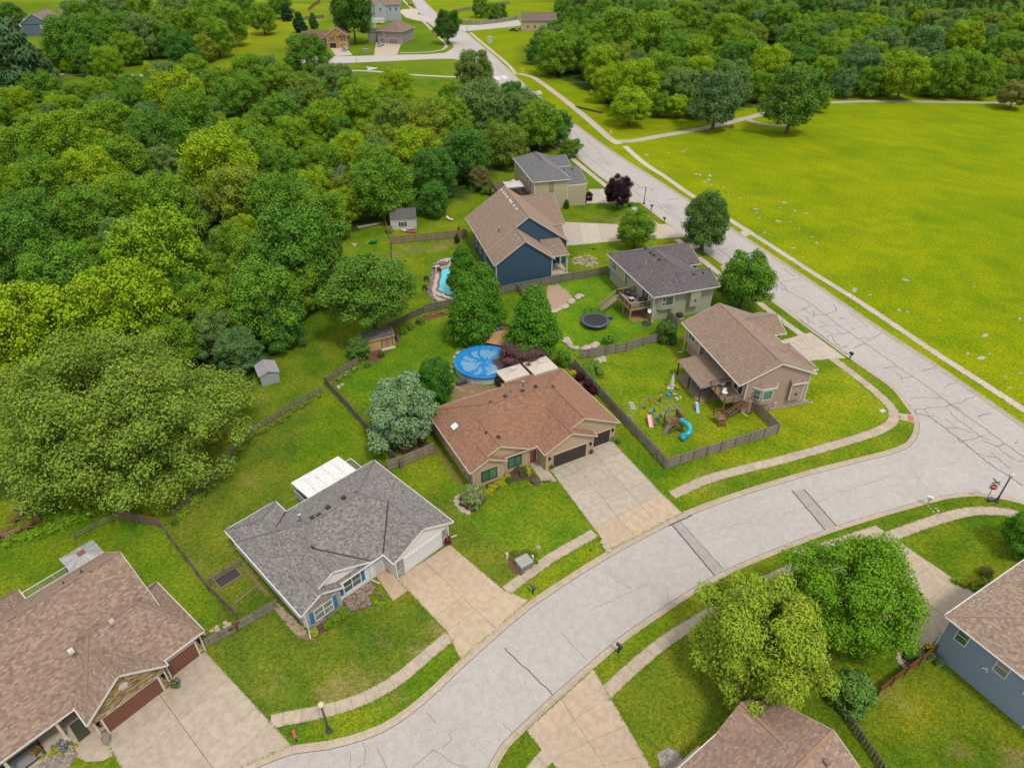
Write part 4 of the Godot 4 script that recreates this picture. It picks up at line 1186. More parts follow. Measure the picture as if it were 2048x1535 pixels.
	planks(o, -2.2, 1.0, -4.4, -0.2, 2.4, K(0.48, 0.37, 0.25))
	planks(o, 1.0, 2.2, -0.5, 0.5, 2.4, K(0.48, 0.37, 0.25))
	for k in [[Vector3(-2.15, 2.4, -4.3), Vector3(0.9, 2.4, -4.3)], [Vector3(-2.15, 2.4, -4.3), Vector3(-2.15, 2.4, -0.25)], [Vector3(-2.15, 2.4, -0.25), Vector3(0.6, 2.4, -0.25)], [Vector3(2.15, 2.4, -0.5), Vector3(2.15, 2.4, 0.5)]]:
		b = MB.new()
		rail_run(b, k[0], k[1], 1.0, 0.1, 0.0, wd)
		b.bar(k[0] + Vector3.UP * 0.55, k[1] + Vector3.UP * 0.55, 0.04, 0.1)
		obj("railing", b, M.wood, o)
	b = MB.new()
	b.col = wd
	for p in [[-2.1, -4.2], [-2.1, -0.3], [0.9, -0.3], [2.1, 0.4]]: b.box(Vector3(p[0] - 0.08, 0, p[1] - 0.08), Vector3(p[0] + 0.08, 2.35, p[1] + 0.08))
	obj("post_frame", b, M.wood, o)
	b = MB.new()
	steps(b, Vector3(-2.2, 0.8, 0.7), Vector3(1.1, 2.35, 0.05), 1.0, wd)
	rail_run(b, Vector3(-2.2, 0.8, 1.2), Vector3(1.1, 2.4, 0.55), 0.95, 0.09, 0.0, wd)
	obj("stair", b, M.wood, o)
	b = MB.new()
	steps(b, Vector3(-3.2, 0.05, 1.9), Vector3(-3.0, 0.75, 1.0), 1.0, wd)
	obj("stair", b, M.wood, o)
	planks(o, -3.7, -2.2, 0.1, 1.3, 0.8, K(0.40, 0.24, 0.13))
	b = MB.new()
	rail_run(b, Vector3(-3.7, 0.8, 0.1), Vector3(-2.2, 0.8, 0.1), 0.95, 0.09, 0.0, wd)
	rail_run(b, Vector3(-3.7, 0.8, 0.1), Vector3(-3.7, 0.8, 1.3), 0.95, 0.09, 0.0, wd)
	obj("railing", b, M.wood, o)
func v_box(h: House, p: Vector3) -> void:
	var b := MB.new()
	b.col = K(0.12, 0.11, 0.10)
	b.lathe(p, [Vector2(0.0, -0.16), Vector2(0.16, -0.1), Vector2(0.16, 0.1), Vector2(0.0, 0.16)], 8)
	obj("wall_vent", b, M.metal, h.root)

func sage_house() -> void:
	var h := house("sage_house", "sage green house with a dark grey-brown hip roof and a raised deck with black chairs", Vector3(23.89, 0, -101.21), 18.5, K(0.42, 0.435, 0.31), DARK)
	h.lap = 0.5
	walls(h, 0.75, 12.0, -17.6, -0.9, 0, 5.2)
	walls(h, 0.35, 1.0, -17.8, -11.3, 2.5, 5.2)
	walls(h, 11.0, 14.0, -17.9, -9.4, 0, 5.2)
	roof(h, 0.0, 12.2, -18.4, 0.0, 5.2, 2.7, "z", 6.1, 6.1)
	roof(h, 6.0, 14.6, -18.4, -9.0, 5.23, 2.0, "x", -1.0, 0.0)
	roof(h, 6.0, 12.9, -7.4, 0.0, 5.23, 1.7, "x", -1.0, 0.0)
	window(h, Vector3(0.33, 3.2, -15.6), "left", 1.7, 1.2, 2, 2)
	window(h, Vector3(0.73, 3.7, -10.2), "left", 0.8, 0.9, 1, 2)
	window(h, Vector3(0.73, 2.5, -4.0), "left", 2.2, 2.1, 2, 1, K(0.10, 0.12, 0.12))
	window(h, Vector3(0.73, 0.1, -3.6), "left", 2.2, 2.0, 2, 1, K(0.10, 0.14, 0.12))
	# window bay and chimney box facing the lawn
	h.wall.col = h.siding
	h.wall.slab(PackedVector2Array([Vector2(1.3, -0.9), Vector2(2.0, -0.35), Vector2(4.3, -0.35), Vector2(5.0, -0.9)]), 2.2, 5.1)
	h.wall.box(Vector3(7.4, 2.0, -0.9), Vector3(9.4, 5.1, -0.1))
	window(h, Vector3(3.4, 3.0, -0.33), "front", 1.4, 1.6, 1, 1, K(0.07, 0.13, 0.10))
	window(h, Vector3(2.3, 3.0, -0.33), "front", 0.6, 1.6, 1, 2, K(0.08, 0.15, 0.12))
	v_box(h, Vector3(8.4, 3.2, -0.05))
	downspout(h, Vector3(0.7, 0, -0.75), 5.0, Vector3(-0.1, 0, 0.5)); downspout(h, Vector3(12.1, 0, -0.75), 5.0, Vector3(0.3, 0, 0.5))
	for z in [-13.6, -11.6, -10.4, -8.4]: vent(h, Vector3(5.3, 7.62, z), K(0.02, 0.02, 0.022), "box", -90)
	vent(h, Vector3(3.4, 6.75, -9.6), K(0.8, 0.8, 0.8), "pipe"); vent(h, Vector3(2.9, 6.5, -6.4), K(0.8, 0.8, 0.8), "pipe")
	vent(h, Vector3(9.2, 6.6, -3.0), K(0.02, 0.02, 0.022)); vent(h, Vector3(11.0, 6.6, -3.0), K(0.02, 0.02, 0.022))
	var b := MB.new()
	b.col = K(0.75, 0.75, 0.75)
	b.lathe(Vector3.ZERO, [Vector2(0.0, 0.0), Vector2(0.3, 0.05), Vector2(0.42, 0.14)], 12)
	var d := obj("satellite_dish", b, M.plastic, h.root)
	d.transform = Transform3D(Basis(Vector3.RIGHT, 1.0), Vector3(0.3, 1.9, -1.3))
	finish(h)
	var o := thing("raised_deck", "raised honey coloured deck on posts behind the sage green house", "deck", h.root.position, 18.5)
	var wd := K(0.62, 0.39, 0.18)
	planks(o, -3.1, 0.75, -7.7, -2.0, 2.4, K(0.50, 0.40, 0.28))
	b = MB.new()
	b.col = wd
	for k in [[Vector3(-3.1, 2.2, -7.7), Vector3(-3.1, 2.2, -2.0)], [Vector3(-3.1, 2.2, -2.0), Vector3(0.75, 2.2, -2.0)], [Vector3(-3.1, 2.2, -7.7), Vector3(0.75, 2.2, -7.7)]]: b.bar(k[0], k[1], 0.09, 0.3)
	for p in [[-2.9, -2.1], [-2.9, -4.8], [-2.9, -7.5], [0.5, -2.1]]: b.box(Vector3(p[0] - 0.1, 0, p[1] - 0.1), Vector3(p[0] + 0.1, 2.2, p[1] + 0.1))
	obj("post_frame", b, M.wood, o)
	for k in [[Vector3(-3.05, 2.4, -6.6), Vector3(-3.05, 2.4, -2.05)], [Vector3(-3.05, 2.4, -2.05), Vector3(0.7, 2.4, -2.05)], [Vector3(-3.05, 2.4, -7.65), Vector3(0.7, 2.4, -7.65)]]:
		b = MB.new()
		rail_run(b, k[0], k[1], 1.0, 0.1, 0.11, K(0.025, 0.022, 0.02))
		b.col = wd
		b.bar(k[0] + Vector3.UP * 1.04, k[1] + Vector3.UP * 1.04, 0.14, 0.05)
		obj("railing", b, M.wood, o)
	b = MB.new()
	steps(b, Vector3(-6.2, 0.05, -7.1), Vector3(-3.1, 2.3, -7.1), 1.1, K(0.55, 0.45, 0.33))
	b.col = K(0.55, 0.45, 0.33)
	b.bar(Vector3(-6.2, 0.9, -7.65), Vector3(-3.1, 3.3, -7.65), 0.06, 0.4)
	obj("stair", b, M.wood, o)
	b = MB.new()
	b.col = K(0.35, 0.20, 0.10)
	b.box(Vector3(-2.6, 0, -5.2), Vector3(0.7, 0.06, -1.6))
	obj("patio_floor", b, M.rough, o)

func navy_house() -> void:
	var h := house("navy_house", "navy blue house with steep tan shingled gables", Vector3(-3.2, 0, -114.56), 15.9, K(0.03, 0.085, 0.15), TAN)
	h.lap = 0.7
	h.white = K(0.60, 0.56, 0.50)
	walls(h, 0.4, 11.3, -19.2, -0.35, 0, 4.6)
	walls(h, 8.0, 16.6, -20.0, -6.95, 0, 4.6)
	walls(h, 10.0, 19.0, -31.0, -16.6, 0, 4.6)
	# the low front gable and the tall gable behind it share one long left slope
	roof(h, 0.0, 11.75, -8.0, 0.0, 4.6, 4.2, "z", -1.0, 0.0)
	roof(h, -0.02, 17.2, -24.6, -6.6, 4.63, 6.1, "z", 0.0, 0.0)
	roof(h, 10.0, 19.5, -32.5, -16.0, 4.6, 3.7, "x", -1.0, 0.0)
	roof(h, 12.2, 17.4, -14.6, -10.2, 4.4, 1.5, "x", -1.0, 0.0)
	face(h, [Vector3(10.9, 4.0, -2.2), Vector3(15.6, 4.0, -2.2), Vector3(15.0, 5.7, -6.9), Vector3(10.9, 5.7, -6.9)])
	h.trim.col = h.white
	h.trim.bar(Vector3(10.9, 3.95, -2.2), Vector3(15.6, 3.95, -2.2), 0.08, 0.2)
	for p in [[15.2, -2.6], [15.2, -6.4]]:
		h.trim.box(Vector3(p[0] - 0.16, 0.1, p[1] - 0.16), Vector3(p[0] + 0.16, 3.9, p[1] + 0.16))
	var f := MB.new()
	f.col = K(0.52, 0.47, 0.40)
	f.box(Vector3(11.3, 0, -7.2), Vector3(15.6, 0.14, -2.2))
	obj("porch_floor", f, M.concrete, h.root)
	for z in [-16.5, -13.0, -9.0]: window(h, Vector3(0.38, 1.6, z), "left", 1.3, 2.0, 1, 2)
	door(h, Vector3(13.0, 0.14, -6.93), "front", K(0.25, 0.1, 0.06))
	downspout(h, Vector3(11.4, 0, -0.35), 4.4, Vector3(0.2, 0, 0.5)); downspout(h, Vector3(0.3, 0, -0.35), 4.4, Vector3(-0.2, 0, 0.5))
	var zs := [-23.6, -22.0, -20.6, -19.2, -17.4, -16.8, -16.0, -14.2, -12.4]
	for z in zs: vent(h, Vector3(7.8, 10.2, z), K(0.70, 0.70, 0.70), "box", -90)
	vent(h, Vector3(5.4, 8.3, -4.2), K(0.72, 0.72, 0.72), "box", -90); vent(h, Vector3(5.4, 8.3, -2.4), K(0.72, 0.72, 0.72), "box", -90)
	vent(h, Vector3(3.4, 7.0, -9.6), K(0.6, 0.6, 0.62), "flue"); vent(h, Vector3(13.2, 5.1, -5.0), K(0.7, 0.7, 0.7), "pipe")
	finish(h)

func beige_house() -> void:
	var h := house("beige_house", "tall beige house with a slate grey hip roof behind the navy house", Vector3(4.89, 0, -153.91), 14.1, K(0.50, 0.45, 0.30), SLATE)
	h.lap = 0.6
	walls(h, 0.4, 8.6, -18.8, -0.4, 0, 7.0)
	walls(h, 8.0, 13.4, -12.0, -1.2, 0, 5.0)
	roof(h, 0.0, 9.1, -19.2, 0.0, 7.0, 2.6, "z", 5.0, 4.6)
	roof(h, 7.0, 14.0, -14.0, -2.0, 5.0, 2.2, "x", -1.0, 0.0)
	roof(h, 4.5, 12.2, -17.6, -9.6, 7.0, 1.5, "x", -1.0, 0.0)
	for z in [-16.0, -11.5, -6.0, -3.6]: window(h, Vector3(0.38, 4.6, z), "left", 0.8 if z < -8 else 1.1, 1.5, 1, 2)
	window(h, Vector3(0.38, 0.9, -3.2), "left", 2.4, 2.1, 2, 1, K(0.04, 0.05, 0.05))
	window(h, Vector3(4.6, 4.4, -0.38), "front", 0.7, 1.9, 1, 1, K(0.35, 0.30, 0.14), K(0.05, 0.05, 0.04))
	for z in [-14.0, -12.4, -11.0, -9.6, -8.4]: vent(h, Vector3(4.2, 9.42, z), K(0.10, 0.10, 0.11), "box", -90)
	vent(h, Vector3(2.0, 8.1, -9.0), K(0.5, 0.5, 0.5), "pipe"); vent(h, Vector3(9.6, 6.9, -7.0), K(0.03, 0.03, 0.03)); vent(h, Vector3(11.8, 6.9, -7.0), K(0.03, 0.03, 0.03))
	finish(h)
	var o := thing("back_deck", "weathered grey back deck and stair at the beige house", "deck", h.root.position, 14.1)
	planks(o, -7.2, 0.4, -14.0, -3.4, 2.6, K(0.16, 0.11, 0.09), 0.45)
	var b := MB.new()
	for k in [[Vector3(-7.1, 2.6, -13.9), Vector3(-7.1, 2.6, -3.5)], [Vector3(-7.1, 2.6, -3.5), Vector3(0.3, 2.6, -3.5)]]: rail_run(b, k[0], k[1], 1.0, 0.12, 0.2, K(0.16, 0.11, 0.085))
	for p in [[-7, -3.6], [-7, -8.6], [-7, -13.8], [-3.4, -3.6]]: b.box(Vector3(p[0] - 0.1, 0, p[1] - 0.1), Vector3(p[0] + 0.1, 2.6, p[1] + 0.1))
	obj("railing", b, M.wood, o)
	b = MB.new()
	steps(b, Vector3(-6.4, 0.05, 0.6), Vector3(-6.4, 2.55, -3.6), 1.2, K(0.20, 0.11, 0.09))
	obj("stair", b, M.wood, o)
	canopy("garden_canopy", "pale pink-white canopy on the beige house's back deck", h.root.to_global(Vector3(-3.2, 2.6, -6.0)), 14.1, 4.2, 4.2, 2.3, 0.8, K(0.60, 0.54, 0.53))

func blue_house() -> void:
	var h := house("blue_house", "blue-grey two storey house with white windows and a brown hip roof", Vector3(40.11, 0, -38.59), 29.7, K(0.27, 0.35, 0.48), [K(0.43, 0.32, 0.25), K(0.37, 0.27, 0.215), K(0.48, 0.37, 0.29), K(0.33, 0.245, 0.195)])
	h.white = K(0.80, 0.80, 0.80)
	h.e = 0.17
	h.sw = 0.28
	walls(h, 0.4, 14.0, 0.4, 9.0, 0, 5.4)
	walls(h, 0.9, 14.0, 8.8, 16.0, 0, 5.4)
	roof(h, 0.0, 14.4, 0.0, 16.4, 5.4, 4.6, "x", 7.2, 7.2)
	h.trim.col = K(0.30, 0.38, 0.50)
	h.trim.box(Vector3(0.34, 2.62, 0.4), Vector3(0.4, 2.8, 9.0))
	window(h, Vector3(0.38, 3.5, 1.9), "left", 0.95, 1.5, 1, 2, K(0.07, 0.13, 0.09))
	window(h, Vector3(0.38, 3.5, 5.5), "left", 1.0, 1.5, 1, 2, K(0.24, 0.26, 0.25))
	window(h, Vector3(0.38, 3.5, 8.1), "left", 0.9, 1.4, 1, 2, K(0.12, 0.11, 0.10))
	v_box2(h, Vector3(0.36, 2.95, 4.6))
	garage_door(h, Vector3(4.0, 0, 0.38), "back", 4.9, 2.15, K(0.7, 0.7, 0.7))
	finish(h)
func v_box2(h: House, p: Vector3) -> void:
	var b := MB.new()
	b.col = K(0.8, 0.8, 0.78)
	b.box(Vector3(-0.12, 0, -0.1), Vector3(0, 0.16, 0.1), Transform3D(Basis.IDENTITY, p))
	for s in [-0.13, 0.13]: b.cyl(p + Vector3(-0.1, 0.08, s), p + Vector3(-0.24, 0.0, s * 1.7), 0.06, 0.09, 8)
	obj("floodlight", b, M.paint, h.root)

func corner_house() -> void:
	var h := house("corner_house", "house with a mottled pink-brown shingle roof below the big bright tree", Vector3(17.07, 0, -28.67), 36.3, K(0.55, 0.5, 0.42), MIXED)
	h.e = 0.17
	h.sw = 0.28
	h.white = K(0.72, 0.74, 0.72)
	walls(h, -15.0, 5.6, 0.5, 11.0, 0, 3.0)
	walls(h, 0.4, 4.8, 0.05, 1.0, 0, 3.0)
	roof(h, -15.0, 6.0, -0.2, 11.7, 3.0, 3.1, "x")
	roof(h, 0.0, 5.2, -0.32, 6.0, 3.03, 2.0, "z", -1.0, 0.0)
	var f := MB.new()
	f.col = K(0.62, 0.55, 0.42)
	f.box(Vector3(-4.0, -0.02, -1.2), Vector3(-0.4, 0.12, 0.5))
	obj("porch_floor", f, M.concrete, h.root)
	vent(h, Vector3(3.6, 5.8, 6.8), K(0.22, 0.14, 0.12))
	finish(h)

# a square fabric or metal canopy on four posts, with a small raised top
func canopy(called: String, label: String, at: Vector3, turn: float, w: float, d: float, ht: float, rise: float, rgb: Color, ribs := false) -> Node3D:
	var o := thing(called, label, "gazebo", at, turn)
	var b := MB.new()
	b.col = K(0.04, 0.035, 0.03)
	for p in [Vector2(-1, -1), Vector2(1, -1), Vector2(1, 1), Vector2(-1, 1)]: b.box(Vector3(p.x * w * 0.46 - 0.05, 0, p.y * d * 0.46 - 0.05), Vector3(p.x * w * 0.46 + 0.05, ht, p.y * d * 0.46 + 0.05))
	obj("post_frame", b, M.metal, o)
	var c := [Vector3(-w / 2, ht, d / 2), Vector3(w / 2, ht, d / 2), Vector3(w / 2, ht, -d / 2), Vector3(-w / 2, ht, -d / 2)]
	var m := 0.16
	b = MB.new()
	for i in 4:
		var p: Vector3 = c[i]
		var q: Vector3 = c[(i + 1) % 4]
		var n := 14 if ribs else 6
		for k in n:
			b.col = vary(rgb, 0.22 if ribs else 0.02)
			var p0 := p.lerp(q, float(k) / n)
			var p1 := p.lerp(q, float(k + 1) / n)
			var t0 := Vector3(p0.x * m, ht + rise, p0.z * m)
			var t1 := Vector3(p1.x * m, ht + rise, p1.z * m)
			for j in 4:
				var s0 := j / 4.0
				var s1 := (j + 1) / 4.0
				var sag := func(s: float) -> Vector3: return -Vector3.UP * (0.0 if ribs else 0.22 * sin(s * PI) * rise)
				b.quad(p0.lerp(t0, s0) + sag.call(s0), p1.lerp(t1, s0) + sag.call(s0), p1.lerp(t1, s1) + sag.call(s1), p0.lerp(t0, s1) + sag.call(s1))
			if not ribs: b.quad(p0 - Vector3.UP * 0.22, p1 - Vector3.UP * 0.22, p1, p0)
	var r := obj("canopy_roof", b, M.cloth if not ribs else M.paint, o)
	b = MB.new()
	b.col = rgb if not ribs else K(0.25, 0.10, 0.06)
	var z := w * m * 0.62
	for i in 4:
		var a := TAU * i / 4 + PI / 4
		var e := TAU * (i + 1) / 4 + PI / 4
		b.tri(Vector3(cos(a) * z * 1.5, ht + rise + 0.06, -sin(a) * z * 1.5), Vector3(cos(e) * z * 1.5, ht + rise + 0.06, -sin(e) * z * 1.5), Vector3(0, ht + rise + 0.3, 0))
	obj("top_vent", b, M.cloth, r)
	return o

# ------------------------------------------------------------------ fences
func fence(called: String, label: String, a: Array, ht: float, rgb: Color, gap := 0.205, wide := 0.19, jit := 0.05, rails_in := 1.0, level := false) -> Node3D:
	var p := pl(a)
	var o := thing(called, label, "fence", Vector3(p[0].x, 0, p[0].y))
	var kinds := []
	for k in 4:
		var b := MB.new()
		b.col = vary(rgb, 0.22)
		b.box(Vector3(-wide / 2, 0.05, -0.012), Vector3(wide / 2, ht * R.randf_range(0.97, 1.02), 0.012))
		kinds.append(b.mesh())
	var rails := MB.new()
	for i in p.size() - 1:
		var u := p[i] - p[0]
		var w := p[i + 1] - p[0]
		var l := u.distance_to(w)
		var d := (w - u) / l
		var s := Vector3(-d.y, 0, d.x) * rails_in
		var n := int(max(1.0, l / gap))
		for k in n:
			var q := u.lerp(w, (k + 0.5) / n)
			var m := put("picket", kinds[R.randi() % 4], M.wood, o)
			m.transform = Transform3D(Basis(Vector3.UP, -atan2(d.y, d.x) + R.randf_range(-0.02, 0.02)) * Basis(Vector3.BACK, R.randf_range(-0.012, 0.012)), Vector3(q.x, R.randf_range(-jit, jit) * 0.5, q.y))
		rails.col = vary(rgb, 0.05)
		for y in ([0.35, ht * 0.55, ht * 0.9] if ht > 1.4 else [0.3, ht * 0.8]): rails.bar(Vector3(u.x, y, u.y) + s * 0.05, Vector3(w.x, y, w.y) + s * 0.05, 0.05, 0.1)
		var np := int(max(1.0, round(l / 2.4)))
		for k in np + 1:
			var q := u.lerp(w, float(k) / np)
			rails.box(Vector3(q.x - 0.06, 0, q.y - 0.06) + s * 0.1, Vector3(q.x + 0.06, ht * 1.02, q.y + 0.06) + s * 0.1)
	obj("rail_frame", rails, M.wood, o)
	return o
func build_fences() -> void:
	var old := K(0.390, 0.351, 0.305)
	var pale := K(0.468, 0.423, 0.364)
	fence("picket_fence", "weathered grey board fence between the tan house and the play yard", [9.7,-87.7,12.7,-80.7,15.21,-74.74,19.79,-64.49], 1.8, old)
	fence("picket_fence", "weathered grey board fence closing the play yard towards the street", [19.79,-64.49,27.56,-67.8,36.31,-71.53], 1.8, old)
	fence("picket_fence", "short board fence from the play yard corner to the mauve house", [36.31,-71.53,35.5,-74.28,34.7,-76.82], 1.8, pale)
	fence("picket_fence", "curving board fence between the trampoline lawn and the play yard", [10.8,-90.2,12.2,-90.5,15,-91.3,18.5,-92.5,21.4,-94.1,24.6,-95.6,26.7,-97.2], 1.75, K(0.351, 0.338, 0.280))
	fence("picket_fence", "short board fence beside the sage green house", [26.7,-104.7,27.6,-102.6,28.5,-100], 1.7, pale)
	fence("picket_fence", "long grey fence between the navy house and the trampoline lawn", [-15.6,-105.2,-11.1,-107.1,-2.1,-112.3,3.6,-114.7,9.5,-117.2,14.2,-118.9,18.8,-120.8], 1.7, K(0.312, 0.286, 0.247), 0.24, 0.2)
	fence("picket_fence", "short end of the long grey fence at the sage green house's corner", [18.8,-120.8,20.1,-119.3], 1.7, old)
	fence("picket_fence", "short cross fence running towards the cone shaped trees", [1,-113.9,2.1,-111.1], 1.5, pale)
	fence("picket_fence", "low dark fence behind the wooden shed", [-15.6,-105.1,-18.2,-102.4,-20.6,-99.8,-21.8,-97.5], 1.3, K(0.221, 0.208, 0.169))
	fence("picket_fence", "low mossy fence running from the wooden shed to the fence corner", [-23.3,-92.8,-24.5,-88.7,-27,-85.3,-28.1,-83.1], 1.2, K(0.299, 0.286, 0.208))
	fence("picket_fence", "dark board fence from the fence corner down to the blue-green tree", [-28.1,-83.1,-23.18,-76.58,-19,-70.89,-14.18,-64.39], 1.5, K(0.273, 0.247, 0.221))
	fence("picket_fence", "short brown board fence meeting the tan house's blank side", [-15.92,-64.02,-14,-64.96,-10.31,-67.5], 1.8, K(0.429, 0.351, 0.247))
	fence("picket_fence", "low grey picket fence curving along the wood behind the white house", [-28.1,-81.1,-31.23,-77.53,-34.08,-73.5,-36.51,-70.47,-37.17,-64.77,-38.33,-60.66,-39.24,-57.93,-39.74,-56.05], 1.15, K(0.325, 0.305, 0.247), 0.26, 0.11)
	fence("picket_fence", "short brown board fence at the top of the stone house's back yard", [-46.55,-55.81,-43.73,-55.18,-40.85,-54.48], 1.5, K(0.325, 0.221, 0.156))
	fence("picket_fence", "dark fence between the yards of the stone house and the white house", [-40.85,-54.48,-35.81,-49.48,-31.94,-45.55,-27.74,-42.12], 1.3, K(0.286, 0.234, 0.195))
	fence("picket_fence", "low grey fence joining the stone garage to the white house", [-30.11,-38.68,-28.75,-39.66,-27.59,-40.62,-25.91,-41.94,-24.21,-43.44], 1.3, K(0.364, 0.325, 0.273))
	fence("picket_fence", "small grey fence closing the dog run behind the white house", [-32.17,-46.32,-31,-47.57,-29.7,-48.86], 1.2, K(0.377, 0.351, 0.299), 0.24, 0.12)
	fence("picket_fence", "new red-brown board fence at the corner of the blue-grey house", [33.32,-33.94,36.82,-36.01,40.58,-38.14], 1.5, K(0.286, 0.098, 0.039))
	fence("picket_fence", "old grey fence with wide gaps below the bush", [29.52,-32.21,30.16,-29.9,30.9,-27.21], 1.2, K(0.338, 0.299, 0.247), 0.34, 0.26)
	fence("picket_fence", "tan board fence behind the navy house beside the white shed", [-25.9,-134.8,-20.7,-136.3,-9.8,-138.8], 1.8, K(0.442, 0.325, 0.215), 0.22, 0.2)
	fence("picket_fence", "grey fence stub beside the white shed", [-29.1,-147.6,-26.6,-138.2], 1.2, K(0.390, 0.377, 0.338), 0.3, 0.12)
	fence("picket_fence", "long pale grey fence along the far side street", [-33.8,-466.3,-19.5,-462,-7.5,-472.9,4.2,-488.9], 2.0, K(0.546, 0.520, 0.481), 0.6, 0.56)
	fence("picket_fence", "grey fence under the far small trees", [-40.1,-516.1,-32.5,-529.4,-22.5,-540.5], 2.0, K(0.416, 0.403, 0.377), 0.7, 0.66)
	fence("picket_fence", "grey fence at the top of the far green yard", [-26.9,-521.3,-14.1,-558.1,-1.5,-567.2], 2.0, K(0.416, 0.403, 0.377), 0.8, 0.76)
	fence("picket_fence", "dark fence beside the gold house's back yard", [-132,-481.9,-127.4,-486.5,-121.2,-491.2], 1.9, K(0.286, 0.273, 0.273), 0.7, 0.66)
	fence("picket_fence", "rust brown fence running up the far mown lawn", [-139.9,-526.7,-142.9,-555.1,-144.3,-579.9], 1.9, K(0.325, 0.195, 0.117), 0.9, 0.86)
	fence("wire_fence", "thin wire fence with posts at the edge of the stone house's lawn", [-49.89,-52.65,-48.49,-54.4,-46.55,-55.81], 0.9, K(0.325, 0.312, 0.286), 1.2, 0.06)
	fence("wire_fence", "thin dark wire fence running from the tan fence towards the wood", [-25.6,-134,-24.7,-128.2,-23.5,-121.3], 1.1, K(0.104, 0.104, 0.104), 1.0, 0.08)

# ------------------------------------------------------------------ trees
# A crown in a unit box: x and z from -1 to 1, y from 0 to 1. Lobes on an uneven shell carry small leaf faces.
func crown(sd: int, n: int, size: float, shape := "round", lobes := 26, long := 1.0, droop := 0.0, hr := 1.5, clump := 0.2) -> ArrayMesh:
	var r := RandomNumberGenerator.new()
	r.seed = sd
	var L := []
	var tot := 0.0
	var ph := r.randf() * TAU
	var uneven := 0.04 if shape == "cone" else 0.1
	var prof := func(y: float) -> float:
		if shape == "cone": return clampf(1.18 * pow(1.0 - y, 0.62) * minf(1.0, 0.55 + y * 2.2), 0.1, 1.0)
		if shape == "flat": return sqrt(maxf(0.1, 1.0 - pow((y - 0.25) / 0.8, 2.0)))
		return sqrt(maxf(0.05, 1.0 - pow((y - 0.42) / 0.6, 2.0)))
	for i in lobes:
		var y := r.randf_range(0.04, 0.9)
		var w: float = prof.call(y)
		var a := r.randf() * TAU
		w *= 1.0 + uneven * (sin(2.0 * a + ph) + 0.8 * sin(5.0 * a - ph + y * 4.0) + 0.6 * sin(9.0 * y + 3.0 * a))
		var lr := r.randf_range(0.45, 1.35) * clump
		var d := maxf(0.0, w - lr * 0.7) * sqrt(r.randf_range(0.25, 1.0))
		L.append([Vector3(cos(a) * d, y * hr, sin(a) * d), lr, r.randf_range(0.86, 1.0), r.randf_range(-0.06, 0.05)])
		tot += lr * lr
	L.append([Vector3.ZERO, 0.0, 0.95, 0.0])      # the last one: leaves spread through the inside
	var v := PackedVector3Array()
	var nn := PackedVector3Array()
	var c := PackedColorArray()
	var ix := PackedInt32Array()
	for l in L:
		var m := int(n * 0.88 * l[1] * l[1] / tot) if l[1] > 0.0 else int(n * 0.12)
		var lr: float = l[1]
		for i in m:
			var d := Vector3(r.randfn(), r.randfn() * 0.9 + 0.25, r.randfn()).normalized()
			var rad := lr * (1.12 - pow(r.randf(), 1.6) * 0.75) * (1.0 + 0.18 * sin(d.x * 9.0 + l[0].x * 20.0) * sin(d.z * 8.0 + l[0].z * 17.0))
			var p: Vector3 = l[0] + Vector3(d.x * rad, d.y * rad * 0.78, d.z * rad)
			if lr == 0.0:
				var yy := r.randf_range(0.05, 0.88)
				var aa := r.randf() * TAU
				var dd: float = prof.call(yy) * sqrt(r.randf_range(0.1, 0.72))
				p = Vector3(cos(aa) * dd, yy * hr, sin(aa) * dd)
			if p.y < 0.0: p.y = r.randf() * 0.06
			var nrm := (d + Vector3(r.randfn(), r.randfn(), r.randfn()) * 0.42 + Vector3.UP * 0.55).normalized()
			var t := nrm.cross(Vector3(r.randfn(), r.randfn() - droop * 3.0, r.randfn())).normalized()
			var u := t.cross(nrm)
			var s := size * r.randf_range(0.6, 1.35)
			var f: float = l[2] * r.randf_range(0.62, 1.0)
			var hue: float = l[3] + r.randf_range(-0.05, 0.05)
			var col := Color(f * (1.0 + hue), f, f * (1.0 - hue * 0.6))
			var k := v.size()
			v.append(p - u * s * 0.62 * long); v.append(p + t * s * 0.42); v.append(p + u * s * 0.62 * long - nrm * s * 0.15); v.append(p - t * s * 0.42)
			for w in 4:
				nn.append(nrm); c.append(col)
			for w in [0, 1, 2, 0, 2, 3]: ix.append(k + w)
	var a := []
	a.resize(Mesh.ARRAY_MAX)
	a[Mesh.ARRAY_VERTEX] = v; a[Mesh.ARRAY_NORMAL] = nn; a[Mesh.ARRAY_COLOR] = c; a[Mesh.ARRAY_INDEX] = ix
	var me := ArrayMesh.new()
	me.add_surface_from_arrays(Mesh.PRIMITIVE_TRIANGLES, a)
	me.set_meta("hr", hr)
	return me
func trunk_mesh(sd: int, limbs: int, rgb: Color) -> ArrayMesh:     # unit height, radius about 0.03 at the foot
	var r := RandomNumberGenerator.new()
	r.seed = sd
	var b := MB.new()
	b.col = rgb
	var p := Vector3.ZERO
	var rad := 0.034
	for i in 5:
		var q := p + Vector3(r.randf_range(-0.015, 0.015), 0.16, r.randf_range(-0.015, 0.015))
		b.cyl(p, q, rad * (1.5 if i == 0 else 1.0), rad * 0.8, 8, false)
		rad *= 0.8
		p = q
	for i in limbs:
		var y := r.randf_range(0.25, 0.7)
		var a := r.randf() * TAU
		var s := Vector3(0, y, 0)
		var e := s + Vector3(cos(a), r.randf_range(0.5, 1.1), sin(a)) * r.randf_range(0.12, 0.24)
		b.cyl(s, e, 0.014, 0.008, 5, false)
		b.cyl(e, e + Vector3(cos(a + 0.5), 0.7, sin(a + 0.5)) * 0.12, 0.008, 0.003, 5, false)
	return b.mesh()

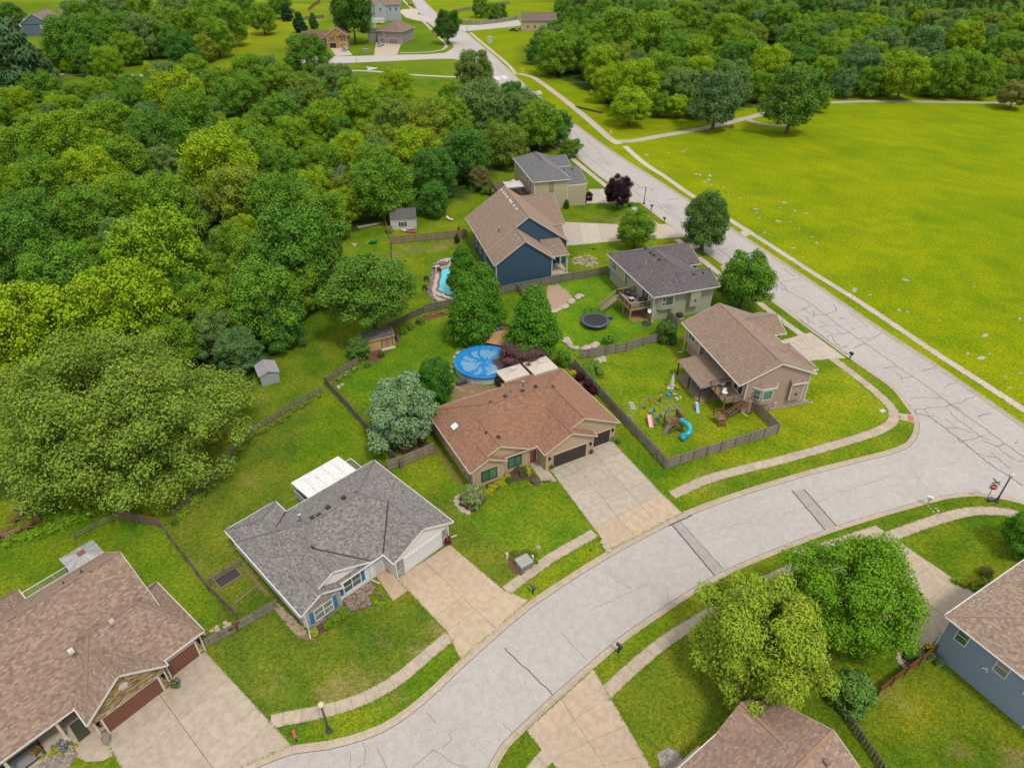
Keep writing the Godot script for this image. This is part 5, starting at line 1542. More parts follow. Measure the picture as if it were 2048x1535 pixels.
var forest_shapes := []
var trunks := []
var LEAF := {}
var spruce_shape: ArrayMesh
func tree(called: String, label: String, category: String, group: String, x: float, z: float, rad: float, ht: float, mesh: Mesh, m: Material, clear := 0.16, trunk := true) -> Node3D:
	var o := thing(called, label, category, Vector3(x, 0, z), R.randf() * 360.0, group)
	if trunk:
		var t := put("trunk", trunks[R.randi() % trunks.size()], M.trunk, o)
		var tw := clampf(ht * 0.9, 3.0, 14.0)
		t.scale = Vector3(tw, ht * 0.84, tw)
	var c := put("crown", mesh, m, o)
	c.scale = Vector3(rad, ht * (1.0 - clear) / float(mesh.get_meta("hr")), rad)
	c.position.y = ht * clear
	return o
const KIND := {"o": "olive green", "b": "bright yellow-green", "m": "mid green", "d": "dark green", "g": "grey-green", "y": "very bright yellow-green", "l": "pale green"}
var landmarks := {"in the wood behind the houses": [[Vector2(-37.16, -84.72), "near the small grey metal shed"], [Vector2(-22.14, -94.37), "near the wooden shed"], [Vector2(-24.38, -144.97), "behind the white shed"], [Vector2(-8.14, -168.62), "behind the beige house's deck"], [Vector2(-45.12, -167.89), "near the silvery dead tree"], [Vector2(-51.56, -62.36), "beside the huge spreading oak"], [Vector2(-201.33, -291.92), "near the big dark conifer"], [Vector2(-150.25, -301.5), "by the glimpsed far trail"], [Vector2(8.46, -208.21), "by the bend of the main road"], [Vector2(-131.81, -359.03), "by the far striped lawn"], [Vector2(-85.34, -346.03), "in front of the gold house"], [Vector2(-250.16, -421.08), "near the far steel blue house"], [Vector2(-36.11, -251.06), "facing the grass beyond the wood"], [Vector2(-76.04, -131.94), "deep in the wood"], [Vector2(-109.8, -154.79), "far inside the wood"], [Vector2(-43.47, -109.91), "at the lawn's edge of the wood"]], "in the wood beyond the field": [[Vector2(29.39, -251.06), "by the ditch"], [Vector2(4.77, -333.85), "near the far pedestrian crossing"], [Vector2(91.36, -231.02), "behind the lone tree at the trail spur"], [Vector2(150.56, -274.28), "behind the bright tree at the trail"], [Vector2(184.89, -262.23), "near the trail's far end"], [Vector2(22.12, -439.72), "beside the far beige house"], [Vector2(137.4, -532.16), "below the far brown roof"], [Vector2(84.61, -311.64), "deep among its neighbours"], [Vector2(70.52, -240.69), "behind the grey-green tree by the trail"]]}
func wood_tree(t: Array, where: String, group: String) -> void:
	var lm := ""
	var best := 1e9
	for q in landmarks[where]:
		var e: float = q[0].distance_to(Vector2(t[0], t[1]))
		if e < best:
			best = e; lm = q[1]
	where = "%s %s" % [where.trim_prefix("in the wood "), lm]
	var sz := "small " if t[2] < 4.4 else ("broad " if t[2] > 6.2 else "")
	var k: String = t[4].left(1)
	var m: Material = LEAF[k][R.randi() % LEAF[k].size()]
	tree("%s_tree" % {"o": "olive", "b": "bright", "m": "leafy", "d": "dark", "g": "grey_green", "y": "yellow", "l": "pale"}[k], "%s%s tree %s" % [sz, KIND[k], where], "tree", KIND[k] + " " + group, t[0], t[1], t[2], t[3], forest_shapes[R.randi() % forest_shapes.size()], m, 0.10)

func build_trees() -> void:
	for k in [["o", K(0.22, 0.30, 0.03)], ["b", K(0.26, 0.40, 0.015)], ["m", K(0.165, 0.31, 0.022)], ["d", K(0.10, 0.235, 0.026)], ["g", K(0.155, 0.265, 0.065)], ["y", K(0.38, 0.47, 0.012)], ["l", K(0.25, 0.38, 0.09)]]:
		LEAF[k[0]] = [leaf_mat(k[1]), leaf_mat(Color(k[1].r * 1.1, k[1].g * 1.06, k[1].b)), leaf_mat(Color(k[1].r * 0.8, k[1].g * 0.9, k[1].b * 1.1))]
	for i in 8: forest_shapes.append(crown(100 + i, 32000, 0.041, ["round", "round", "flat", "round"][i % 4], 86 + i * 5, 1.0, 0.0, 1.6, 0.18))
	for i in 3: trunks.append(trunk_mesh(10 + i, 9, K(0.17, 0.135, 0.105)))
	# --- single trees that stand out
	var oak := crown(7, 110000, 0.0175, "flat", 230, 1.0, 0.0, 1.0, 0.12)
	for t in [[-49.9,-66,15.12,16.9, "o"]]: tree("oak_tree", "huge spreading olive green oak at the edge of the wood", "tree", "", t[0], t[1], t[2], t[3], oak, leaf_mat(K(0.21, 0.31, 0.04)), 0.1)
	var hero := crown(8, 66000, 0.027, "round", 105, 1.6, 0.6, 1.5, 0.18)
	for t in [[22.3,-36,6.21,10.9, "b"]]: tree("birch_tree", "bright yellow-green drooping tree by the lower pavement", "tree", "", t[0], t[1], t[2], t[3], hero, leaf_mat(K(0.284, 0.392, 0.034)), 0.14)
	hero = crown(9, 64000, 0.028, "round", 105, 1.1, 0.0, 1.5, 0.18)
	for t in [[32.5,-40.6,6.49,11.4, "m"]]: tree("maple_tree", "big deep green tree over the driveway of the blue-grey house", "tree", "", t[0], t[1], t[2], t[3], hero, leaf_mat(K(0.15, 0.31, 0.018)), 0.16)
	hero = crown(12, 38000, 0.04, "round", 110, 1.0, 0.0, 1.5, 0.19)
	for t in [[-22.8,-97.5,7.91,13.8, "m"]]: tree("yard_oak", "broad green tree leaning over the wooden shed", "tree", "", t[0], t[1], t[2], t[3], hero, leaf_mat(K(0.115, 0.235, 0.03)), 0.34)
	hero = crown(13, 38000, 0.042, "round", 100, 1.3, 0.0, 1.7, 0.2)
	for t in [[-14.6,-70.2,4.96,9.9, "g"]]: tree("blue_green_tree", "pale blue-green tree beside the tan house", "tree", "", t[0], t[1], t[2], t[3], hero, leaf_mat(K(0.21, 0.34, 0.155)), 0.06)
	for t in [[-11.1,-79.5,3.08,7.1, "m"]]: tree("garden_tree", "dense dark green tree beside the round pool", "tree", "", t[0], t[1], t[2], t[3], hero, leaf_mat(K(0.07, 0.21, 0.025)), 0.04)
	for t in [[56.7,-50.9,2.84,5.7, "m"]]: tree("garden_tree", "leafy green tree beside the stop sign lawn", "tree", "", t[0], t[1], t[2], t[3], hero, leaf_mat(K(0.10, 0.27, 0.02)), 0.1)
	var cone := crown(14, 46000, 0.065, "cone", 150, 1.0, 0.0, 3.0, 0.25)
	for t in [[[[-7,-95.5,4.01,12.8, "c"]], "cone shaped dark green tree left of the pool deck"], [[[-4.7,-100.2,3.82,12.2, "c"]], "cone shaped dark green tree just behind its twin by the pool deck"], [[[3.3,-91.6,4.5,12.2, "c"]], "cone shaped dark green tree right of the pool deck"], [[[-9,-112.6,3.28,9.8, "c"]], "cone shaped dark green tree beside the swimming pool"]]:
		for q in t[0]: tree("cone_tree", t[1], "tree", "", q[0], q[1], q[2], q[3], cone, leaf_mat(vary(K(0.085, 0.23, 0.018), 0.12)), 0.04)
	hero = crown(15, 32000, 0.048, "round", 100, 1.0, 0.0, 1.7, 0.2)
	for t in [[[[25.7,-132.9,4.04,8.5, "m"]], K(0.10, 0.20, 0.014), "bright green street tree in front of the navy house's driveway"], [[[39.7,-131.6,5.08,12.7, "m"]], K(0.065, 0.125, 0.025), "dark green street tree on the grass strip by the navy house's driveway"], [[[41,-106.9,4.97,10.9, "m"]], K(0.075, 0.17, 0.016), "dense green street tree between the sage and mauve houses"], [[[87.3,-221,8.92,20.5, "m"]], K(0.075, 0.15, 0.022), "lone full green tree at the end of the trail spur"], [[[-33.5,-391.3,6.7,16.7, "d"]], K(0.045, 0.10, 0.014), "dark street tree at the far crossroads"], [[[-13.8,-274.1,7.47,16.4, "o"]], K(0.10, 0.15, 0.03), "thin open tree beside the far bend of the road"], [[[25,-155.9,3.52,8.1, "p"]], K(0.024, 0.010, 0.016), "dark purple tree beside the beige house's driveway"], [[[143.5,-266.3,8.01,16.8, "y"]], K(0.17, 0.26, 0.012), "bright yellow-green tree in front of the far wood"], [[[177.3,-253.1,5.63,9.6, "o"]], K(0.16, 0.17, 0.04), "small olive green tree beside the trail's far end"], [[[38.3,-229.5,6.76,12.2, "y"]], K(0.20, 0.30, 0.012), "round bright yellow-green tree beside the ditch"], [[[55.8,-240.3,4.05,7.7, "y"]], K(0.20, 0.31, 0.012), "small bright tree beside the grey-green tree at the wood's edge"], [[[64.8,-225.4,8.47,18.6, "g"]], K(0.075, 0.135, 0.045), "grey-green tree standing at the wood's edge by the trail"], [[[-8.1,-168.9,3.02,6, "o"]], K(0.11, 0.12, 0.04), "small brownish tree behind the beige house's deck"], [[[16.8,-196.3,3.14,5.3, "m"]], K(0.08, 0.17, 0.015), "young tree behind the beige house"], [[[-82.2,-392.8,11.74,30.5, "d"]], K(0.05, 0.115, 0.016), "tall dark tree between the gold and grey houses"]]:
		for q in t[0]: tree("shade_tree", t[2], "tree", "", q[0], q[1], q[2], q[3], hero, leaf_mat(Color(t[1].r * 1.5, t[1].g * 1.5, t[1].b * 1.4)), 0.16)
	var spruce := crown(16, 22000, 0.07, "cone", 90, 1.8, 1.0, 2.6, 0.22)
	spruce_shape = spruce
	for t in [[[[-174,-258.6,11.16,29, "c"]], K(0.075, 0.15, 0.055), "big dark conifer at the edge of the far wood"], [[[-140.9,-477.1,4.04,10.5, "c"]], K(0.03, 0.08, 0.03), "small dark conifer on the far mown lawn"], [[[-120.3,-429.7,4.23,11, "c"]], K(0.03, 0.08, 0.03), "dark conifer beside the gold house"], [[[-116.3,-444.7,2.92,8.8, "c"]], K(0.06, 0.13, 0.03), "slim green conifer beside the gold house's fence"], [[[-11.6,-139.4,0.44,2.2, "c"]], K(0.03, 0.075, 0.02), "slim conifer beside the tan board fence"], [[[-8.7,-146.8,0.57,2.3, "c"]], K(0.03, 0.075, 0.02), "dark slim conifer behind the navy house"], [[[-11.8,-135.7,0.64,2.1, "c"]], K(0.03, 0.06, 0.02), "dark clipped conifer leaning at the tan board fence"]]:
		for q in t[0]: tree("conifer", t[2], "tree", "", q[0], q[1], q[2], q[3], spruce, leaf_mat(t[1]), 0.03)
	# --- the wood behind the houses
	var taken := []
	var left: Array = [[-39.8,-97,6.76,13.5, "m"], [-48.9,-96.7,5.35,10.7, "m"], [-37.8,-111.4,9.16,18.3, "d"], [-40.6,-137.7,5.6,11.2, "m"], [-60.6,-106.6,9.36,18.7, "b"], [-59.4,-90.3,8.33,16.7, "b"], [-70.1,-85,7.99,16, "b"], [-75,-101.6,7.47,14.9, "m"], [-90.7,-115.2,7.3,14.6, "d"], [-42.2,-87.6,3.52,7, "g"], [-46.7,-91.5,3.93,7.9, "g"], [-98.2,-132.2,6.52,13, "d"], [-86.8,-132.1,7.01,14, "m"], [-83.5,-142.1,6.58,13.2, "m"], [-73.1,-138.4,7.27,14.5, "m"], [-68.5,-145.8,4.45,8.9, "l"], [-59.5,-144.8,7,14, "o"], [-49.4,-140.3,7.14,14.3, "m"], [-46.5,-154,5.21,10.4, "b"], [-68,-158.2,9.08,18.2, "b"], [-98.3,-190.4,7.25,14.5, "d"], [-114.3,-199.5,7.53,15.1, "m"], [-116.6,-180.8,8.35,16.7, "b"], [-125.6,-178.5,7.26,14.5, "m"], [-95.3,-209.4,7.84,15.7, "m"], [-110.3,-236.1,8.67,17.3, "b"], [-86.7,-228.7,8.45,16.9, "m"], [-70.3,-214.4,6.82,13.6, "m"], [-68.1,-237.8,7.44,14.9, "o"], [-33.3,-199.5,7.53,15.1, "o"], [-23.3,-199.5,7.53,15.1, "o"], [-24.4,-172.5,7.67,15.3, "b"], [-34.8,-185.8,6.05,12.1, "o"], [-17.5,-179.6,5.89,11.8, "o"], [-29.1,-149.9,7.41,14.8, "m"], [-19.2,-163.6,6.29,12.6, "d"], [-17.9,-151.3,4.02,8, "d"], [-1.6,-187.4,6.23,12.5, "o"], [8.1,-203.6,7.24,14.5, "m"], [13.5,-207.5,5.18,10.4, "d"], [-12.1,-175.9,6.8,13.6, "d"], [-18,-204.3,7.68,15.4, "m"], [-9.8,-218.1,8.56,17.1, "g"], [3.2,-219.8,6.96,13.9, "g"], [-41.2,-255.1,6.69,13.4, "b"], [-48.2,-224.9,7.25,14.5, "b"], [-55.3,-208.5,6.8,13.6, "b"], [-60.1,-192.3,6.23,12.5, "b"], [-63.3,-267.7,6.44,12.9, "g"], [-48.1,-170.6,6.02,12, "m"], [-42.4,-179.6,5.89,11.8, "b"], [-34,-164.9,6.45,12.9, "m"], [-64.2,-174.6,7.13,14.3, "m"], [-57.2,-166.9,5.92,11.8, "m"], [-95.2,-167.3,6.89,13.8, "m"], [-99.2,-158.5,7.17,14.3, "b"], [-106.3,-152.2,6.94,13.9, "m"], [-114.5,-151.9,6.05,12.1, "b"], [-189.1,-320.3,11.51,23, "d"], [-171.1,-350.3,9.98,20, "g"], [-216.1,-417.9,10.1,20.2, "g"], [-152.1,-367.8,10.19,20.4, "m"], [-143.5,-385.8,10.14,20.3, "m"], [-138.8,-423.2,8.31,16.6, "m"], [-141.5,-339.9,5.92,11.8, "o"], [-80.2,-288.2,9.73,19.5, "d"], [-165.9,-301.5,6.54,13.1, "b"], [-189.1,-313.7,3.41,6.8, "b"], [-143.9,-292.5,4.4,8.8, "y"], [-124.3,-287.6,6.27,12.5, "m"], [-95.8,-265.2,8.17,16.3, "m"], [-165.4,-253.1,6.48,13, "m"], [-166.6,-240.2,5.37,10.7, "b"], [-144.8,-251.8,5.59,11.2, "b"], [-149.1,-244.8,5.46,10.9, "m"], [-129.5,-247.5,6.35,12.7, "m"], [-130.7,-274.7,6.03,12.1, "g"], [-105.8,-258.2,6.59,13.2, "m"], [-82.8,-259.2,7.14,14.3, "m"], [-179.6,-311.5,6.73,13.5, "d"], [-292.7,-445.2,6.98,14, "d"], [-183.8,-329,7.71,15.4, "d"], [-172.8,-333.4,7.14,14.3, "m"], [-160.1,-351.6,7.49,15, "d"], [-45.1,-111.4,6.26,12.5, "m"], [-57.2,-109.6,5.33,10.7, "m"], [-37.4,-146.8,4.14,8.3, "b"], [-52.6,-87.4,4.55,9.1, "m"], [-63.6,-82.2,4.37,8.7, "b"], [-37.3,-94.5,4.02,8, "d"], [-37,-106.7,4.89,9.8, "m"], [-183.5,-353.8,10.3,20.6, "m"], [-164.1,-358.3,10.88,21.8, "m"], [-147.8,-332.7,7.57,15.1, "d"], [-196.8,-352,9.79,19.6, "m"], [-139.3,-353.3,8.91,17.8, "m"], [-195.5,-320.5,6.47,12.9, "m"], [-187.1,-426.2,10.55,21.1, "g"], [-175,-446,10.43,20.9, "m"], [-164.6,-466,9.07,18.1, "m"], [-206.6,-426.2,10.55,21.1, "m"], [-235,-438.3,10.27,20.5, "m"], [-146.8,-487.9,7.59,15.2, "m"], [-236.9,-414.2,9.22,18.4, "m"]]
	for t in left:
		wood_tree(t, "in the wood behind the houses", "trees in the wood behind the houses")
		taken.append(t)
	var p := pl([-62.29,-58.85,-54.46,-60.14,-44.95,-62.36,-41.26,-67.6,-40.39,-75.65,-39.3,-82.4,-37.5,-92.1,-35.6,-97.2,-36.6,-109,-34.7,-121.3,-37.8,-139.9,-33.7,-151,-30.3,-155.4,-21,-157.4,-11.7,-165,-5.2,-180.3,5.1,-192.5,12.4,-203.1,12,-219.1,6,-234.2,-6.5,-274.3,-17.3,-262.2,-35.3,-244.1,-61.1,-270.2,-77,-290.1,-94.9,-296.6,-121.2,-290.1,-142.9,-284.6,-193.1,-270.2,-221.4,-270.2,-175,-161.5,-118.79,-79.21])
	fill(p, taken, 200, 3.2, 5.4, "in the wood behind the houses", "trees in the wood behind the houses", 0.82)
	# --- the wood beyond the field
	taken = []
	var right: Array = [[18.3,-310.5,9.17,18.3, "m"], [27.3,-318,9.16,18.3, "m"], [46.7,-338.9,11.66,23.3, "m"], [34.9,-283.9,7.91,15.8, "b"], [41.7,-245.9,8.98,18, "b"], [34.5,-262.5,6.15,12.3, "b"], [55.2,-268.4,8.08,16.2, "m"], [60.1,-327.4,11.31,22.6, "m"], [59.4,-251.9,6.96,13.9, "g"], [101.9,-361.2,9.09,18.2, "b"], [95.3,-309.7,8.95,17.9, "m"], [99.9,-285.2,8.32,16.6, "b"], [133.7,-311.3,7.75,15.5, "m"], [159.3,-270.6,7.59,15.2, "m"], [171.9,-270.2,7.94,15.9, "m"], [135.1,-285.2,8.32,16.6, "g"], [162.3,-325.3,8.7,17.4, "g"], [77.9,-307.2,7.67,15.3, "b"], [70.6,-322.9,8.01,16, "m"], [126.6,-329.8,9.67,19.3, "m"], [179,-323.9,8.88,17.8, "g"], [201.8,-334.1,9.13,18.3, "b"], [204.5,-308.2,8.5,17, "m"], [245.7,-365.6,8.95,17.9, "b"], [158.6,-365.6,8.95,17.9, "m"], [195.4,-393,8.79,17.6, "g"], [138.9,-394.8,9.59,19.2, "m"], [130,-417.6,9.29,18.6, "m"], [93.9,-402.8,9.76,19.5, "m"], [72.7,-417.6,9.29,18.6, "d"], [49,-426.5,9.47,18.9, "m"], [33.3,-403,8.73,17.5, "d"], [106.9,-248.4,3.82,7.6, "b"], [84.1,-275.3,6.22,12.4, "m"], [90.1,-263.2,5.45,10.9, "m"], [124.1,-271,5.59,11.2, "g"], [133.4,-271,5.59,11.2, "m"], [140.5,-274,5.09,10.2, "m"], [157.5,-274,5.09,10.2, "b"], [166.9,-271,5.59,11.2, "m"], [181,-274,5.09,10.2, "m"], [50.1,-241.8,4.23,8.5, "m"], [63.3,-240.2,4.54,9.1, "m"], [120,-280.4,6.32,12.6, "m"], [118.1,-297.2,6.85,13.7, "d"], [-20.5,-493.9,6.09,12.2, "m"], [-7.6,-487.4,4.76,9.5, "d"], [-12.1,-474,5.56,11.1, "m"], [31.3,-475.7,6.81,13.6, "m"]]
	for t in right:
		wood_tree(t, "in the wood beyond the field", "trees in the wood beyond the field")
		taken.append(t)
	p = pl([9.4,-348.6,14.5,-311.6,31.6,-272.6,35.2,-247.5,52.6,-242.7,63.8,-238.7,79.3,-252.5,93,-262.2,124.8,-282.9,152.3,-282.9,199.3,-280.2,226.5,-276.8,342.3,-439.7,233.4,-455.7,113.1,-455.7,46.9,-455.7,30.9,-439.7])
	fill(p, taken, 200, 5.0, 8.0, "in the wood beyond the field", "trees in the wood beyond the field", 0.85)
	# beyond these the woods read as one mass
	var mass := [pl([42.1,-470.7,112.2,-451.6,231.5,-451.6,339.6,-435.9,488.7,-505.9,775,-889.9,99.1,-889.9,43,-628.7]), pl([-233.9,-274.3,-203.3,-274.3,-376.1,-532.2,-456.9,-668.5,-220.2,-743.1,-283.4,-968.6,-1175.2,-968.6,-647.4,-439.7])]
	for k in mass.size():
		var xf := []
		var bb := Rect2(mass[k][0], Vector2.ZERO)
		for q in mass[k]: bb = bb.expand(q)
		var x := bb.position.x
		while x < bb.end.x:
			var z := bb.position.y
			while z < bb.end.y:
				var q := Vector2(x + R.randf_range(-4, 4), z + R.randf_range(-4, 4))
				if Geometry2D.is_point_in_polygon(q, mass[k]):
					var s := R.randf_range(5.5, 8.0)
					xf.append([Transform3D(Basis(Vector3.UP, R.randf() * TAU).scaled(Vector3(s, s * R.randf_range(1.5, 2.0), s)), Vector3(q.x, 0, q.y)), vary(K(0.16, 0.30, 0.025), 0.3)])
				z += 10.0
			x += 10.0
		var mm := MultiMesh.new()
		mm.transform_format = MultiMesh.TRANSFORM_3D
		mm.use_colors = true
		mm.mesh = forest_shapes[k * 4]
		mm.instance_count = xf.size()
		for i in xf.size():
			mm.set_instance_transform(i, xf[i][0]); mm.set_instance_color(i, xf[i][1])
		var o := MultiMeshInstance3D.new()
		o.name = numbered("far_woodland")
		o.multimesh = mm
		o.material_override = M.leaf_plain
		add_child(o)
		tag(o, ["distant woodland beyond the field's wood", "distant woodland behind the far left houses"][k], "woodland", "", "stuff")
func fill(p: PackedVector2Array, taken: Array, want: int, r0: float, r1: float, where: String, group: String, near: float) -> void:
	var bb := Rect2(p[0], Vector2.ZERO)
	for q in p: bb = bb.expand(q)
	var got := 0
	var tries := 0
	while got < want and tries < want * 90:
		tries += 1
		var q := Vector2(R.randf_range(bb.position.x, bb.end.x), R.randf_range(bb.position.y, bb.end.y))
		if not Geometry2D.is_point_in_polygon(q, p): continue
		var rad := R.randf_range(r0, r1)
		var ok := true
		for t in taken:
			if q.distance_to(Vector2(t[0], t[1])) < (minf(t[2], 5.5) + rad) * near * 0.8:
				ok = false
				break
		if not ok: continue
		got += 1
		var t := [q.x, q.y, rad, rad * R.randf_range(1.7, 2.2), "mmdbgom"[R.randi() % 7]]
		taken.append(t)
		wood_tree(t, where, group)

# ------------------------------------------------------------------ gardens, furniture, street things
var rock_kinds := []
var shrub_shapes := []
func rock_mesh(sd: int, rgb: Color) -> ArrayMesh:
	var r := RandomNumberGenerator.new()
	r.seed = sd
	var b := MB.new()
	b.col = rgb
	var n := 8
	var m := 5
	var pts := []
	for j in m + 1:
		var row := []
		for i in n:
			var a := TAU * i / n
			var e := -PI / 2 + PI * j / m
			row.append(Vector3(cos(a) * cos(e), sin(e) * 0.7, -sin(a) * cos(e)) * r.randf_range(0.78, 1.08))
		pts.append(row)
	for j in m:
		for i in n:
			var k := (i + 1) % n
			b.quad(pts[j][i], pts[j][k], pts[j + 1][k], pts[j + 1][i])
	return b.mesh()
func boulders(a: Array, count: int, s0: float, s1: float, label: String, group: String, spread := 0.3, rows := 1) -> void:
	var q := along(pl(a), 0.5)
	for i in count:
		var p := q[int(round(float(i) / maxf(1.0, count - 1) * (q.size() - 1)))]
		var o := put(numbered("boulder"), rock_kinds[R.randi() % rock_kinds.size()], M.stone, self)
		var s := R.randf_range(s0, s1)
		o.position = Vector3(p.x + R.randf_range(-spread, spread), s * 0.2, p.y + R.randf_range(-spread, spread))
		o.scale = Vector3(s * R.randf_range(0.9, 1.4), s * 0.7, s)
		o.rotation.y = R.randf() * TAU
		tag(o, label, "boulder", group)
func scatter(called: String, label: String, p: PackedVector2Array, count: int, s0: float, s1: float, pal: Array, category := "gravel") -> void:
	var bb := Rect2(p[0], Vector2.ZERO)
	for q in p: bb = bb.expand(q)
	var xf := []
	var tries := 0
	while xf.size() < count and tries < count * 20:
		tries += 1
		var q := Vector2(R.randf_range(bb.position.x, bb.end.x), R.randf_range(bb.position.y, bb.end.y))
		if not Geometry2D.is_point_in_polygon(q, p): continue
		var s := R.randf_range(s0, s1)
		xf.append([Transform3D(Basis(Vector3.UP, R.randf() * TAU).scaled(Vector3(s * 1.2, s * 0.8, s)), Vector3(q.x, s * 0.25 + 0.01, q.y)), vary(pal[R.randi() % pal.size()], 0.15)])
	var mm := MultiMesh.new()
	mm.transform_format = MultiMesh.TRANSFORM_3D
	mm.use_colors = true
	mm.mesh = rock_mesh(5, Color.WHITE)
	mm.instance_count = xf.size()
	for i in xf.size():
		mm.set_instance_transform(i, xf[i][0]); mm.set_instance_color(i, xf[i][1])
	var o := MultiMeshInstance3D.new()
	o.name = numbered(called)
	o.multimesh = mm
	o.material_override = M.stone
	add_child(o)
	tag(o, label, category, "", "stuff")
func shrub(t: Array, label: String, rgb: Color, shape := 0, called := "shrub", group := "") -> void:
	for q in t:
		var o := thing(called, label, "shrub", Vector3(q[0], 0, q[1]), R.randf() * 360.0, group)
		var f := put("foliage", shrub_shapes[shape], leaf_mat(rgb), o)
		f.scale = Vector3(q[2], q[3] / 1.2, q[2])
		var s := MB.new()
		s.col = K(0.14, 0.10, 0.07)
		for i in 5:
			var a := TAU * i / 5.0
			s.cyl(Vector3.ZERO, Vector3(cos(a) * q[2] * 0.4, q[3] * 0.6, sin(a) * q[2] * 0.4), 0.03, 0.012, 5)
		obj("stem", s, M.trunk, o)
func flowers(a: Array, count: int, label: String, leafc: Color, petals: Array, group: String, r0 := 0.18, r1 := 0.34) -> void:
	var q := along(pl(a), 0.3)
	for i in count:
		var p := q[R.randi() % q.size()] + Vector2(R.randf_range(-0.35, 0.35), R.randf_range(-0.35, 0.35))
		var o := thing("flower_clump", label, "plant", Vector3(p.x, 0, p.y), R.randf() * 360.0, group)
		var s := R.randf_range(r0, r1)
		var f := put("foliage", shrub_shapes[2], LEAFY(leafc), o)
		f.scale = Vector3(s, s * 0.9, s)
		if petals.size():
			var b := MB.new()
			for k in 4:
				b.col = vary(petals[R.randi() % petals.size()], 0.15)
				var c := Vector3(R.randf_range(-s, s) * 0.7, s * R.randf_range(0.9, 1.25), R.randf_range(-s, s) * 0.7)
				for m in 4:
					var an := TAU * m / 4.0
					b.tri(c, c + Vector3(cos(an), 0.25, sin(an)) * 0.05, c + Vector3(cos(an + 1.1), 0.25, sin(an + 1.1)) * 0.05)
			obj("petals", b, M.leaf_plain, o)
var leafy := {}
func LEAFY(c: Color) -> Material:
	if not leafy.has(c): leafy[c] = leaf_mat(c)
	return leafy[c]
func pot(label: String, at: Vector3, pc: Color, lc: Color, s := 0.28, petals := []) -> void:
	var o := thing("flower_pot", label, "pot", at)
	var b := MB.new()
	b.col = pc
	b.lathe(Vector3.ZERO, [Vector2(0, 0), Vector2(s * 0.6, 0), Vector2(s, s * 1.4), Vector2(s * 1.1, s * 1.5), Vector2(s * 0.9, s * 1.5), Vector2(s * 0.85, s * 1.2), Vector2(0, s * 1.2)], 12)
	obj("pot", b, M.plastic, o)
	var f := put("plant", shrub_shapes[2], LEAFY(lc), o)
	f.position.y = s * 1.2
	f.scale = Vector3.ONE * s * 1.5
	if petals.size():
		b = MB.new()
		for k in 12:
			b.col = petals[k % petals.size()]
			var c := Vector3(R.randf_range(-1, 1) * s * 1.1, s * R.randf_range(2.2, 2.9), R.randf_range(-1, 1) * s * 1.1)
			for m in 4: b.tri(c, c + Vector3(cos(m * 1.57), 0.3, sin(m * 1.57)) * 0.08, c + Vector3(cos(m * 1.57 + 1.2), 0.3, sin(m * 1.57 + 1.2)) * 0.08)
		obj("petals", b, M.leaf_plain, o)
func bed(called: String, a: Array, label: String, rgb := Color(0.15, 0.085, 0.055), y := 0.03) -> void:
	plate(called, a, rgb, M.mulch, label, y, -0.05)
func mailbox(label: String, at: Vector3, turn: float, pc: Color, bc: Color) -> void:
	var o := thing("mailbox", label, "mailbox", at, turn)
	var b := MB.new()
	b.col = pc
	b.box(Vector3(-0.07, 0, -0.07), Vector3(0.07, 1.05, 0.07))
	b.box(Vector3(-0.06, 0.9, -0.3), Vector3(0.06, 1.0, 0.3))
	b.bar(Vector3(0, 0.6, 0), Vector3(0, 0.92, 0.26), 0.06, 0.06)
	obj("post", b, M.wood, o)
	b = MB.new()
	b.col = bc
	b.box(Vector3(-0.13, 1.02, -0.34), Vector3(0.13, 1.2, 0.34))
	for i in 6:
		var a0 := PI * i / 6.0
		var a1 := PI * (i + 1) / 6.0
		b.quad(Vector3(cos(a0) * 0.13, 1.2 + sin(a0) * 0.13, 0.34), Vector3(cos(a0) * 0.13, 1.2 + sin(a0) * 0.13, -0.34), Vector3(cos(a1) * 0.13, 1.2 + sin(a1) * 0.13, -0.34), Vector3(cos(a1) * 0.13, 1.2 + sin(a1) * 0.13, 0.34))
		for z in [-0.34, 0.34]: b.tri(Vector3(0, 1.2, z), Vector3(cos(a0) * 0.13, 1.2 + sin(a0) * 0.13, z), Vector3(cos(a1) * 0.13, 1.2 + sin(a1) * 0.13, z))
	var x := obj("box", b, M.plastic, o)
	b = MB.new()
	b.col = K(0.5, 0.04, 0.03)
	b.box(Vector3(0.13, 1.15, -0.05), Vector3(0.15, 1.38, 0.03))
	obj("flag", b, M.plastic, x)
func street_lamp(label: String, at: Vector3, ht := 4.5) -> void:
	var o := thing("street_lamp", label, "street lamp", at)
	var b := MB.new()
	b.col = K(0.04, 0.055, 0.06)
	b.lathe(Vector3.ZERO, [Vector2(0.3, 0), Vector2(0.3, 0.12), Vector2(0.16, 0.35), Vector2(0.1, 0.9), Vector2(0.075, ht - 0.55), Vector2(0.14, ht - 0.5)], 12)
	obj("post", b, M.plastic, o)
	b = MB.new()
	b.col = K(0.62, 0.55, 0.34)
	b.lathe(Vector3.UP * (ht - 0.5), [Vector2(0.13, 0), Vector2(0.27, 0.25), Vector2(0.27, 0.4), Vector2(0.16, 0.55), Vector2(0.05, 0.68), Vector2(0.0, 0.72)], 12)
	obj("globe", b, M.plastic, o)
